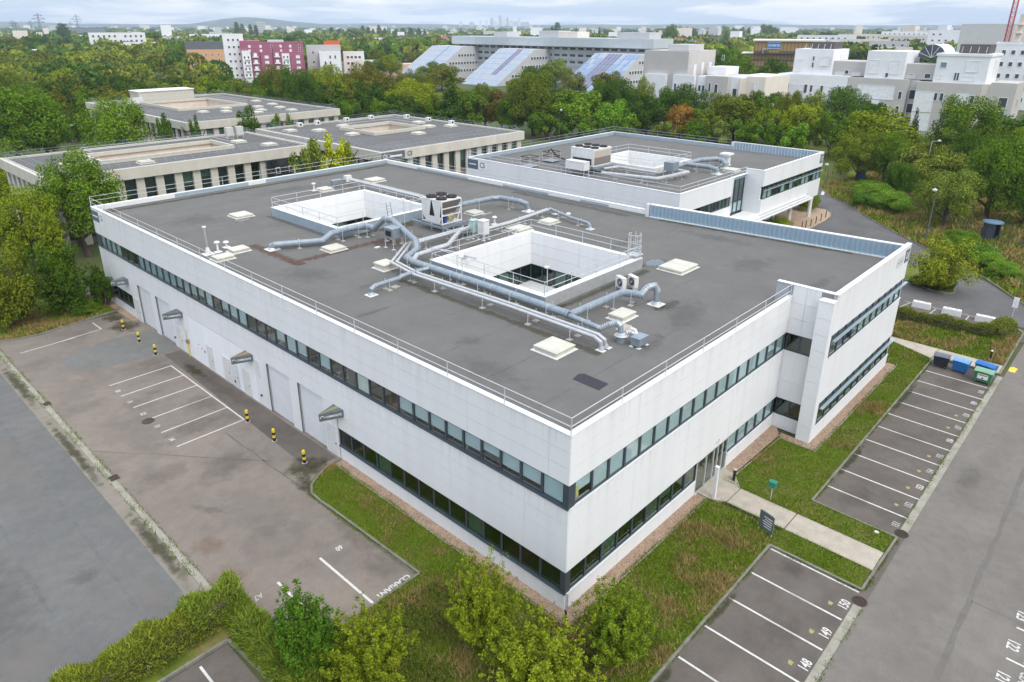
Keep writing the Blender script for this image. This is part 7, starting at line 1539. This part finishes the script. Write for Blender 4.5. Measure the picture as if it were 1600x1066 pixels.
woodland('woodland', 'dark green far off woods across the left and centre plain', 560, 5200, 4, 84, 1500, COLR['dg'], 1)
woodland('woodland', 'olive green far off woods across the left and centre plain', 540, 4600, 4, 84, 1100, COLR['og'], 2)
woodland('woodland', 'yellowish far off hedgerow trees across the plain', 560, 2600, 8, 84, 500, COLR['yg'], 3)
woodland('woodland', 'dense undergrowth and crowns filling the left wood between the single trees', 300, 560, 69.5, 84, 80, COLR['og'], 5, (4, 7), 420, (.09, .16))
woodland('woodland', 'dark crowns filling the left wood between the single trees', 330, 600, 69.5, 84, 60, COLR['dg'], 6, (4, 7), 420, (.09, .16))
woodland('woodland', 'yellowish crowns filling the left wood between the single trees', 330, 600, 69.5, 84, 60, COLR['yg'], 7, (4, 7), 420, (.09, .16))
# hedges
def hedge(label, pts, wid, h, col, dens=900, size=.09, name='hedge', feather=0.0, seed=1, grp=None, z0=.08):
    r2 = random.Random(seed); o = thing(name, label, 'hedge', (0, 0, 0), 0, grp); v = []; f = []
    P = [Vector(p) for p in pts]; core = MB()
    for a, b in zip(P, P[1:]):
        d = b-a; L_ = d.length; t = d.normalized(); s = Vector((-t.y, t.x)); n = int(dens*L_)
        core.prism([tuple(a-s*wid*.3), tuple(b-s*wid*.3), tuple(b+s*wid*.3), tuple(a+s*wid*.3)], z0, h*.7)
        for _ in range(n):
            q = r2.uniform(-.3, L_+.3); u = r2.uniform(-1, 1); lump = 1+.12*math.sin(q*1.7+seed)+.08*math.sin(q*3.9)
            e = (1-abs(u)**3.0)**.5*lump; w2_ = r2.random()**.35; p = a+t*q+s*u*wid/2*lump
            z = max(z0, h*e*w2_); dr = Vector((t.x*r2.gauss(0, .6)+s.x*(u*.9+r2.gauss(0, .5)), t.y*r2.gauss(0, .6)+s.y*(u*.9+r2.gauss(0, .5)), .5+feather*r2.random()+r2.gauss(0, .5))).normalized()
            L2 = size*r2.uniform(.7, 1.5)*(1+feather*1.4); ww = size*.5/(1+feather*.8); k_ = dr.cross(Vector((r2.gauss(0, 1), r2.gauss(0, 1), r2.gauss(0, 1)))); 
            if k_.length < 1e-3: continue
            k_ = k_.normalized()*ww; B0 = Vector((p.x, p.y, z)); i = len(v); v += [tuple(B0-k_*.5), tuple(B0+dr*L2*.5-k_), tuple(B0+dr*L2), tuple(B0+k_*.5+dr*L2*.2)]; f.append((i, i+1, i+2, i+3))
    core.build('stems', M['bark'], o); me = bpy.data.meshes.new('leaves'); me.from_pydata(v, [], f); me.materials.append(LEAF); lf = link('leaves', me, o); lf.color = (col[0]*1.35, col[1]*1.45, col[2]*1.1, 1); return o
hedge('feathery yellow green hedge running to the lower left edge', [(-19, 12.3), (-13.4, 12.35)], 2.2, 1.35, (.17, .19, .03), 2600, .10, feather=1.0, seed=2)
hedge('taller feathery hedge clump at the corner by the gutter end', [(-13.4, 12.5), (-11.3, 12.4)], 2.3, 1.65, (.16, .20, .034), 3000, .10, feather=1.0, seed=3)
hedge('feathery hedge arm running down beside the corner parking bay', [(-11.6, 12.0), (-11.7, 7.5), (-11.5, 3.5)], 1.5, 1.15, (.14, .18, .032), 2400, .10, feather=1.0, seed=4)
hedge('clipped yellow green hedge between the concrete blocks and the path', [(53.2, .8), (54.4, -8.2)], 1.3, 1.2, (.13, .145, .03), 1500, .10, seed=5)
hedge('rounded end clump of the clipped hedge beside the white sign post', [(54.8, -8.6), (57.4, -9.3)], 1.7, 1.5, (.15, .165, .032), 1500, .11, seed=6)
hedge('low dark hedge round the foot of the yellow green bush', [(65.8, 1.5), (65.6, -1.4), (68.5, -1.6)], 1.8, .8, (.06, .10, .022), 900, .12, seed=7)
for i, (x, y, h, rad, c) in enumerate([(80.5, -1.5, 2.4, 2.6, 'lg'), (77.6, -3.4, 2.2, 2.4, 'bg'), (83.5, .6, 2.2, 2.4, 'mg'), (76.5, -5.6, 1.7, 1.8, 'bg'), (74.5, -5.2, 1.4, 1.5, 'mg'), (87.5, 1.5, 2.2, 2.2, 'mg'), (100.5, 14.2, 3.2, 3.6, 'bg'), (104.5, 18.0, 3.4, 3.8, 'bg'), (100.0, 17.5, 2.4, 2.6, 'lg'), (108.5, 20, 3.0, 3.2, 'mg'), (75.6, 21.6, 2.4, 2.0, 'yg'), (73.0, 23.0, 2.2, 1.6, 'og'), (76.2, 11.0, 1.3, 2.3, 'lg'), (92.0, 25.0, 3.0, 2.4, 'og'), (95.0, 25.5, 2.4, 2.2, 'mg'), (-3.2, 61.0, 1.3, 1.4, 'bg'), (73.0, 21.5, 2.4, 1.6, 'mg')]):
    near = x < 90; o = thing('shrub', '%s spreading shrub %s, %s listed from the kiosk' % (CNAME[c], 'on the bank by the lane' if y < 18 else 'beside the raised white wing', ordn(i)) if x > 0 else 'low fresh green shrub at the far left corner of the white building', 'shrub', (x, y, .05), 0, None)
    s_ = link('stems', TRUNKM[i % 2], o); s_.scale = (h*.5, h*.5, h*.7); cr_ = link('leaves', tr.choice(near_r), o, (0, 0, 0)); cr_.scale = (rad, rad, h); cr_.color = (COLR[c][0]*1.9, COLR[c][1]*1.75, COLR[c][2], 1)
for i, (dx, dy, h, rad, c) in enumerate([(-1.4, -.6, 1.3, .9, 'lg'), (.2, .5, 1.5, 1.1, 'og'), (1.4, -.4, 1.2, .9, 'mg'), (-.4, -1.3, .9, .8, 'bg')]):
    s_ = link('shrub_leaves', near_o[i % 3], PLANTER, (dx, dy, .2)); s_.scale = (rad, rad, h); s_.color = ((.22, .09, .06, 1) if i == 1 else (*COLR[c], 1))
# grass blades over the lawns and the rough bank
def inside(p, poly):
    c = False; n = len(poly)
    for i in range(n):
        a, b = poly[i], poly[i-1]
        if (a[1] > p[1]) != (b[1] > p[1]) and p[0] < (b[0]-a[0])*(p[1]-a[1])/(b[1]-a[1])+a[0]: c = not c
    return c
from mathutils import noise as mno
def blades(polys, z, dens, h, wid, seed, dry_bias=0.0, ndry=.55, box=None):
    r2 = random.Random(seed); G = ([], []); D_ = ([], [])
    for pl in polys:
        x0, x1 = min(p[0] for p in pl), max(p[0] for p in pl); y0, y1 = min(p[1] for p in pl), max(p[1] for p in pl)
        if box: x0, x1, y0, y1 = max(x0, box[0]), min(x1, box[1]), max(y0, box[2]), min(y1, box[3])
        for _ in range(int(dens*(x1-x0)*(y1-y0))):
            x, y = r2.uniform(x0, x1), r2.uniform(y0, y1)
            if not inside((x, y), pl): continue
            nv = mno.noise(Vector((x*.33, y*.33, seed)))+.5*mno.noise(Vector((x*.9, y*.9, seed+3)))
            dry = nv+dry_bias+r2.gauss(0, .18) > ndry*.5; v, f = D_ if dry else G; hh = h*r2.uniform(.5, 1.4)*(1.45 if dry else 1)*(1+.5*max(-.6, nv)); a = r2.uniform(0, 2*PI); w2_ = wid*r2.uniform(.7, 1.4)
            c, s = math.cos(a), math.sin(a); lx, ly = r2.gauss(0, .5)*hh, r2.gauss(0, .5)*hh; i = len(v)
            v += [(x-c*w2_, y-s*w2_, z), (x+c*w2_, y+s*w2_, z), (x+lx+c*w2_*.3, y+ly+s*w2_*.3, z+hh)]; f.append((i, i+1, i+2))
    return G, D_
def blade_objs(data, lab1, lab2):
    for (v, f), m, lab in ((data[0], M['grass'], lab1), (data[1], M['dry'], lab2)):
        if not f: continue
        me = bpy.data.meshes.new('grass'); me.from_pydata(v, [], f); me.materials.append(m); tag(link('grass', me), lab, 'grass', kind='stuff')
blade_objs(blades([LAWNS[0]], .085, 650, .09, .02, 1, -.1), 'short green grass of the lawn strip along the left front', 'dry straw coloured grass of the lawn strip along the left front')
blade_objs(blades([LAWNS[1]], .085, 420, .15, .024, 2, .12, box=(-12, 13.3, -5.4, 7.3)), 'green grass of the corner lawn under the young trees', 'brown dry tall grass of the corner lawn')
blade_objs(blades([LAWNS[2]], .085, 600, .09, .02, 3, -.25), 'green grass left of the concrete path', 'dry grass left of the concrete path')
blade_objs(blades([LAWNS[3]], .085, 420, .085, .024, 4, -.25), 'green grass of the long lawn beside the numbered stalls', 'dry grass of the long lawn beside the numbered stalls')
blade_objs(blades([LAWNS[4]], .085, 200, .2, .04, 5, .25), 'green grass before the clipped hedge', 'tall dry grass before the clipped hedge')
blade_objs(blades([BANK+[(100, -25), (125, -10), (135, 25)]], .1, 26, .42, .09, 6, .18), 'green rough grass of the bank beside the lane', 'tall dry grass of the bank beside the lane')
blade_objs(blades([[(-18, 60), (-11.3, 59), (-8.2, 58.2), (-1, 59.4), (-1, 66), (-18, 66)]], .085, 130, .18, .04, 7, .2), 'green grass of the bed at the left end of the yard', 'dry grass of the bed at the left end of the yard')
# ragged grass and weeds growing over the kerbs and path edges
def fringe(lines, dens, h, seed, lab):
    r2 = random.Random(seed); v, f = [], []
    for path_ in lines:
        for a, b in zip(path_, path_[1:]):
            a, b = Vector(a), Vector(b); d = b-a; t = d.normalized(); s = Vector((-t.y, t.x))
            for _ in range(int(dens*d.length)):
                q = r2.random(); cl = mno.noise(Vector((a.x+d.x*q, a.y+d.y*q, seed))*1.1)
                if cl < r2.uniform(-.5, .35): continue
                p = a+d*q+s*r2.gauss(0, .07+.05*max(0, cl)); hh = h*r2.uniform(.4, 1.5); an = r2.uniform(0, 6.28); c, n_ = math.cos(an)*.02, math.sin(an)*.02; i = len(v); v += [(p.x-c, p.y-n_, .0), (p.x+c, p.y+n_, .0), (p.x+r2.gauss(0, .6)*hh, p.y+r2.gauss(0, .6)*hh, .09+hh)]; f.append((i, i+1, i+2))
    me = bpy.data.meshes.new('weeds'); me.from_pydata(v, [], f); me.materials.append(M['grass']); tag(link('weeds', me), lab, 'weeds', kind='stuff')
fringe([[(-1.0, 19.56), (-2.22, 19.0), (-3.08, 18.43), (-3.55, 17.7), (-3.6, 16.6), (-3.38, 7.33), (-10.8, 7.33)], [(-12.2, -5.5), (11.88, -5.5), (11.9, -10.5)], [(17.55, -10.6), (17.62, -5.68), (45.1, -5.63)], [(13.76, -1.5), (13.72, -10.4)], [(15.68, -1.5), (15.7, -10.4)], [(-.7, 19), (-.7, -.8), (13.2, -.82)], [(17, -.95), (23.2, -1.2), (23.2, -3.7), (41.7, -3.7)], [(11.9, -10.55), (17.5, -10.6)]], 190, .07, 4, 'ragged grass and weeds overhanging the kerbs and path edges')
fringe([[(-11.9, 14), (-11.9, 58)], [(-11.52, 14), (-11.52, 58)], [(18.4, -10.5), (45.4, -10.5)], [(-3, -10.94), (10.6, -10.94)], [(45.9, -5.6), (45.9, -10.5)]], 40, .04, 5, 'small weeds in the joints beside the concrete gutters')
# dark undergrowth between the young trees of the corner lawn
r2 = random.Random(77); v, f = [], []; UG = [(-9.6, 6.6), (-3.4, 6.2), (-1.2, 1.5), (-1.0, -1.2), (2.5, -1.6), (1.6, -5.2), (-9.6, -5.2)]
for _ in range(30000):
    x, y = r2.uniform(-9.6, 2.5), r2.uniform(-5.2, 6.6)
    if not inside((x, y), UG) or mno.noise(Vector((x*.45, y*.45, 3.3))) < r2.uniform(-.35, .25): continue
    hh = r2.uniform(.1, .55); z = .08+hh*r2.random(); p = Vector((x, y, z)); t = Vector((r2.gauss(0, 1), r2.gauss(0, 1), r2.gauss(.6, .7))).normalized()*.06; u = t.orthogonal()*.5; i = len(v); v += [tuple(p-t), tuple(p+u), tuple(p+t), tuple(p-u)]; f.append((i, i+1, i+2, i+3))
me = bpy.data.meshes.new('undergrowth'); me.from_pydata(v, [], f); me.materials.append(LEAF); o = link('undergrowth', me); o.color = (.085, .11, .02, 1); tag(o, 'low dark olive undergrowth between the young trees of the corner lawn', 'undergrowth', kind='stuff')
# pebbles strewn over the gravel strips
v, f = [], []; r2 = random.Random(9)
for x0, x1, y0, y1, n in ((-.65, 0, 0, 19.2, 1500), (0, 13, -.75, -.02, 1500), (17, 24, -.8, -.02, 700), (23.4, 41.4, -3.6, -3.0, 1400), (23.3, 24, -3, -1, 250)):
    for _ in range(n):
        x, y, s = r2.uniform(x0, x1), r2.uniform(y0, y1), r2.uniform(.02, .045); i = len(v); v += [(x-s, y-s*.7, .045), (x+s, y-s*.5, .045), (x+s*.6, y+s, .045), (x-s*.7, y+s*.8, .045), (x, y, .055+s)]; f += [(i, i+1, i+4), (i+1, i+2, i+4), (i+2, i+3, i+4), (i+3, i, i+4)]
me = bpy.data.meshes.new('gravel'); me.from_pydata(v, [], f); me.materials.append(mat('pebbles', (.42, .31, .23), (.26, .19, .15), 6, .9, islands=.5)); tag(link('gravel', me), 'tan and brown pebbles strewn along the foot of the white walls', 'gravel', kind='stuff')

# ================================================================ SMALL THINGS
def bollard(x, y, label):
    o = thing('bollard', label, 'bollard', (x, y, 0), 0, 'yellow and black bollards along the left front')
    for z0, z1, m in ((0, .28, 'black'), (.28, .5, 'yellow'), (.5, .72, 'black'), (.72, .93, 'yellow')): MB().cyl(0, 0, z0, z1, .115, 14).build('band', M[m], o)
    MB().tube([(0, 0, .93), (0, 0, .985), (0, 0, 1.02)], [.115, .085, .02], 14).build('cap', M['yellow'], o); MB().cyl(0, 0, -.02, .012, .2, 14).build('base', M['conc'], o)
for i, (x, y, w_) in enumerate([(-1.95, 53.7, 'on the mossy patch by the planting bed'), (-2.05, 49.5, 'second from the planting bed'), (-2.1, 45.6, 'third from the planting bed, before the gas riser'), (-2.03, 28.85, 'at the corner of the numbered stalls'), (-2.0, 25.0, 'between the numbered stalls and the mossy corner'), (-1.99, 21.05, 'on the dark mossy patch beside the lawn strip')]): bollard(x, y, 'yellow and black striped bollard '+w_)
def bin4(label, x, y, rz, m, lidm, sx=1.0, extra=None):
    o = thing('wheeled_bin', label, 'bin', (x, y, 0), rz); l, d, h = .62*sx, .42, 1.05
    mb = MB(); mb.v = [(-l*.88, -d*.82, .2), (l*.88, -d*.82, .2), (l*.88, d*.82, .2), (-l*.88, d*.82, .2), (-l, -d, h), (l, -d, h), (l, d, h), (-l, d, h)]; mb.f = [(0, 3, 2, 1), (4, 5, 6, 7), (0, 1, 5, 4), (1, 2, 6, 5), (2, 3, 7, 6), (3, 0, 4, 7)]
    mb.box(-l-.02, l+.02, -d-.02, d+.02, h-.07, h+.005); mb.build('body', m, o)
    mb = MB(); n = 6; pts = [(-d-.04+(2*d+.08)*k/n, h+.02+.16*math.sin(PI*k/n)+.05*k/n) for k in range(n+1)]
    for (a, za), (b, zb) in zip(pts, pts[1:]): mb.quad((-l-.04, a, za), (l+.04, a, za), (l+.04, b, zb), (-l-.04, b, zb))
    mb.quad(*[(-l-.04, a, z) for a, z in reversed(pts)]); mb.quad(*[(l+.04, a, z) for a, z in pts]); lid = mb.build('lid', lidm, o)
    MB().tube([(-l*.6, -d-.07, h+.05), (l*.6, -d-.07, h+.05)], .018, 6).build('handle', lidm, lid)
    for a in (-1, 1):
        for b in (-1, 1): w_ = MB().tube([(a*l*.7-.03, b*d*.65, .1), (a*l*.7+.03, b*d*.65, .1)], .1, 12).build('wheel', M['black'], o); MB().box(a*l*.7-.05, a*l*.7+.05, b*d*.65-.03, b*d*.65+.03, .1, .21).build('fork', M['rail'], w_)
        MB().tube([(a*(l+.02), 0, .85), (a*(l+.1), 0, .85)], .03, 8).build('trunnion', M['rail'], o)
    if extra: MB().box(-.36*sx, .36*sx, -d*.98-.02, -d*.98-.005, .45, .9).build('sticker', M['letter'], o); MB().box(-.3*sx, .3*sx, -d-.018, -d-.0105, .74, .85).build('sticker_band', M['lime'], o); MB().tube([(0, -d-.01, .55), (0, -d-.02, .55)], .07, 10).build('sticker_dot', M['black'], o)
    return o
BL = mat('bin_blue', (.02, .15, .42), (.018, .13, .37), 3, .4); BK = mat('bin_black', (.022, .025, .035), None, 3, .45); GN = mat('bin_green', (.06, .20, .10), (.05, .17, .085), 3, .4); GL = mat('bin_green_lid', (.22, .38, .25), (.17, .32, .2), 3, .45); BLL = mat('bin_blue_lid', (.08, .25, .55), (.2, .4, .6), 5, .4); BKL = mat('bin_grey_lid', (.07, .085, .11), (.16, .18, .2), 5, .4)
bin4('black four wheeled bin at the left end of the row of bins', 44.15, -6.5, -PI/2+.12, BK, BKL, .95); bin4('blue four wheeled bin standing upright next to the black one', 44.2, -8.0, -PI/2-.1, BL, BLL, .95); bin4('green four wheeled bin with a white sticker beside the road gutter', 43.3, -9.85, -PI/2-.05, GN, GL, 1.05, True); bin4('blue bin behind the green one with its lid showing', 44.75, -9.7, -PI/2-.25, BL, BL, 1.15)
for i, (x, y) in enumerate(((58.25, -1.35), (58.3, -4.15), (58.4, -7.1))):
    o = thing('concrete_block', 'white concrete barrier block in the lane by the hedge, %s' % ('farthest from the white sign post', 'in the middle of the three', 'nearest the white sign post')[i], 'barrier', (x, y, 0), R_(4), 'white concrete barrier blocks'); o.scale = (.85, .88, .85)
    mb = MB(); mb.v = [(-.34, -.98, 0), (.34, -.98, 0), (.34, .98, 0), (-.34, .98, 0), (-.30, -.94, .72), (.30, -.94, .72), (.30, .94, .72), (-.30, .94, .72)]; mb.f = [(0, 3, 2, 1), (4, 5, 6, 7), (0, 1, 5, 4), (1, 2, 6, 5), (2, 3, 7, 6), (3, 0, 4, 7)]; mb.build('block', M['cope'], o)
    mb = MB(); mb.v = [(p[0], p[1], p[2]) for p in ((-.30, -.94, .72), (.30, -.94, .72), (.30, .94, .72), (-.30, .94, .72), (-.25, -.89, .78), (.25, -.89, .78), (.25, .89, .78), (-.25, .89, .78))]; mb.f = [(4, 5, 6, 7), (0, 1, 5, 4), (1, 2, 6, 5), (2, 3, 7, 6), (3, 0, 4, 7)]; mb.build('chamfered_top', M['cope'], o)
    for s in (-.45, .45): MB().box(-.08, .08, s-.1, s+.1, .775, .784).build('lifting_slot', M['grate'], o)
o = thing('sign_post', 'white sign on a short post at the hedge end', 'sign', (62.0, -8.85, 0)); MB().cyl(0, 0, 0, 1.8, .04, 8).build('post', M['rail'], o); MB().box(-.03, .02, -.24, .24, 1.0, 2.1).build('plate', M['letter'], o)
# street lamps
def lamp(x, y, h, label, arm=.5, rz=0, m='anth'):
    o = thing('street_lamp', label, 'street lamp', (x, y, 0), rz, 'street lamps'); MB().tube([(0, 0, 0), (0, 0, h*.5), (0, 0, h)], [.09, .07, .05], 10).build('pole', M[m], o); MB().tube([(0, 0, 0), (0, 0, .35)], .13, 10).build('base', M[m], o)
    MB().tube([(0, 0, h), (arm, 0, h+.08)], .035, 6).build('arm', M[m], o); hd = MB().tube([(arm-.25, 0, h+.1), (arm, 0, h+.16), (arm+.3, 0, h+.1)], [.12, .22, .12], 12).build('lamp_head', M['pvc'], o); hd.scale = (1, 1, 1); MB().box(arm-.2, arm+.25, -.12, .12, h-.03, h+.02).build('lens', M['cream'], hd)
lamp(87.0, 5.5, 6.8, 'tall dark street lamp on the grassy bank above the lane', .2, R_(90)); lamp(-.9, 79.5, 5.5, 'street lamp with a white head among the left trees', .3); lamp(118, 97, 8, 'slim street lamp in front of the middle tree belt', .4); lamp(131, 17, 7.5, 'curved pale street lamp before the white apartments', 1.2, R_(-60), 'rail'); lamp(103, 31, 5.5, 'street lamp on the lane by the raised white wing', .4, R_(160)); lamp(112, 28.5, 4.0, 'short street lamp beside the blue entrance board', .4, R_(100)); lamp(150, 12, 9, 'tall street lamp before the right end of the white apartments', 1.0, R_(200), 'rail'); lamp(29, 170, 6, 'grey street lamp beside the dark conifers at the left', .5)
lamp(98, 41, 5, 'street lamp on the far side of the building marked C5', .3)
# bollard lights, signs and posts near the entrance
for x, y, lab in ((16.15, -1.15, 'black bollard light beside the glazed entrance'), (48.55, -9.4, 'black bollard light with a pale top beside the bins')):
    o = thing('bollard_light', lab, 'bollard light', (x, y, .08)); MB().cyl(0, 0, 0, .82, .09, 12).build('post', M['black'], o); MB().cyl(0, 0, .82, .88, .095, 12).build('lens', M['cream'], o); MB().tube([(0, 0, .88), (0, 0, .94)], [.11, .05], 12).build('cap', M['cream' if x < 20 else 'rail'], o)
o = thing('entrance_pillar', 'slim white leaning pillar standing before the glazed entrance', 'pillar', (13.55, -1.1, .05)); mb = MB(); mb.v = [(-.1, -.1, 0), (.1, -.1, 0), (.1, .1, 0), (-.1, .1, 0), (-.1, -.1, 2.35), (.1, -.1, 2.35), (.1, .1, 2.35), (-.1, .1, 2.35)]; mb.f = [(0, 3, 2, 1), (4, 5, 6, 7), (0, 1, 5, 4), (1, 2, 6, 5), (2, 3, 7, 6), (3, 0, 4, 7)]; mb.build('shaft', M['cope'], o); MB().box(-.12, .12, -.12, .12, 2.35, 2.39).build('cap', M['cope'], o); MB().box(-.13, .13, -.13, .13, 0, .05).build('foot', M['rail'], o)
o = thing('directory_sign', 'dark leaning notice board standing on the lawn beside the concrete path', 'sign', (12.65, -4.85, .08), R_(-15)); MB().box(-.04, .04, -.48, .48, .2, 1.4).build('board', M['anth'], o)
for s in (-.45, .45): MB().box(-.03, .03, s-.03, s+.03, 0, 1.42).build('post', M['yellow' if s > 0 else 'rail'], o)
for k in range(5): MB().box(-.052, -.0405, -.4, .1+.06*(k % 3), (.45+.16*k), (.49+.16*k)).build('lettering', M['letter'], o)
o = thing('post_box', 'small green box on a thin post in the lawn by the path', 'box', (15.9, -3.75, .08)); MB().cyl(0, 0, 0, .95, .025, 6).build('post', M['rail'], o); MB().box(-.16, .16, -.2, .2, .95, 1.3).build('box', mat('teal_green', (.03, .22, .15), None, 3, .5), o); MB().prism([(-.19, -.23), (.19, -.23), (.19, .23), (-.19, .23)], 1.3, 1.36).build('lid', mat('teal_green', (.03, .22, .15)), o)
# brown posts on the terrace of the raised wing
for i, (x, y) in enumerate([(80.3, 20.2), (81.2, 20.0), (82.6, 19.8), (84.7, 19.85), (86.8, 19.9), (89.3, 20.1)]):
    o = thing('terrace_post', 'short brown post on the tan terrace edge, %s from the left' % ordn(i), 'post', (x, y, .06), 0, 'brown posts on the tan terrace'); MB().cyl(0, 0, 0, 1.0, .07, 8).build('shaft', mat('rust_brown', (.13, .06, .04), None, 3, .7), o); MB().cyl(0, 0, 1.0, 1.06, .09, 8).build('cap', mat('rust_brown', (.13, .06, .04)), o)
# kiosk, entrance board and mesh fence on the bank
o = thing('turnstile_kiosk', 'dark round topped turnstile kiosk in the mesh fence by the footpath', 'kiosk', (92.6, -1.0, .1), R_(30))
for k in range(8):
    a = 2*PI*k/8; MB().cyl(1.05*math.cos(a), 1.05*math.sin(a), 0, 2.5, .07, 6).build('post', M['dark'], o)
    if k not in (4, 5): mb = MB(); b = 2*PI*(k+1)/8; mb.quad((1.02*math.cos(a), 1.02*math.sin(a), .1), (1.02*math.cos(b), 1.02*math.sin(b), .1), (1.02*math.cos(b), 1.02*math.sin(b), 2.4), (1.02*math.cos(a), 1.02*math.sin(a), 2.4)); mb.build('side_panel', M['dark'], o)
MB().tube([(0, 0, 2.45), (0, 0, 2.6), (0, 0, 2.72)], [1.3, 1.25, .6], 16).build('roof', mat('blue_grey_roof', (.12, .2, .28), None, 2, .4), o); MB().cyl(0, 0, 0, 2.4, .05, 8).build('turnstile_column', M['rail'], o)
for z in range(7): MB().bar((-.9, 0, .4+.28*z), (.9, 0, .4+.28*z), .04).build('turnstile_arm', M['rail'], o)
o = thing('entrance_board', 'blue entrance board standing by the far lane', 'sign', (121, 25.5, 0), R_(-20)); MB().box(-.1, .1, -.9, .9, .6, 3.6).build('board', mat('board_blue', (.05, .12, .28), None, 2, .4), o); 
for s in (-.8, .8): MB().box(-.08, .08, s-.06, s+.06, 0, 3.7).build('post', M['dark'], o)
def mesh_fence(label, pts, h=1.9):
    o = thing('mesh_fence', label, 'fence')
    for a, b in zip(pts, pts[1:]):
        a, b = Vector((*a, .1)), Vector((*b, .1)); n = max(1, round((b-a).length/2.5))
        for k in range(n):
            p = a+(b-a)*k/n; q = a+(b-a)*(k+1)/n; MB().box(p.x-.04, p.x+.04, p.y-.04, p.y+.04, .1, h+.15).build('post', M['dark'], o); mb = MB()
            for j in range(7): z = .15+h*j/7; mb.bar((p.x, p.y, z), (q.x, q.y, z), .02)
            for j in range(12): w_ = p.lerp(q, (j+.5)/12); mb.bar((w_.x, w_.y, .12), (w_.x, w_.y, h), .015)
            mb.build('mesh_panel', M['dark'], o)
    return o
mesh_fence('dark green wire mesh fence along the grassy bank, above the kiosk', [(112, 20), (103, 10), (97, 4.4), (94.8, 2.3), (93.4, .2)]); mesh_fence('dark green wire mesh fence below the kiosk towards the right edge', [(91.8, -2.2), (90.1, -5.1), (84, -16)]); mesh_fence('dark mesh fence along the far road behind the raised wing', [(135, 42), (128, 36), (122, 28)], 1.6)
struct('road', MB().sheet([(118, 34), (124, 32), (140, 22), (150, 14), (154, 18), (146, 26), (130, 44), (122, 52)], .02), mat('pale_road', (.24, .235, .22), (.2, .195, .185), .5, .9))
# litter-sized white rounds on the lawn corner
o = thing('access_cover', 'small white round cover in the lawn corner by the path end', 'cover', (17.2, -9.6, .1)); MB().cyl(0, 0, 0, .04, .12, 12).build('lid', M['pvc'], o); MB().cyl(0, 0, -.02, .02, .15, 12).build('rim', M['conc'], o)
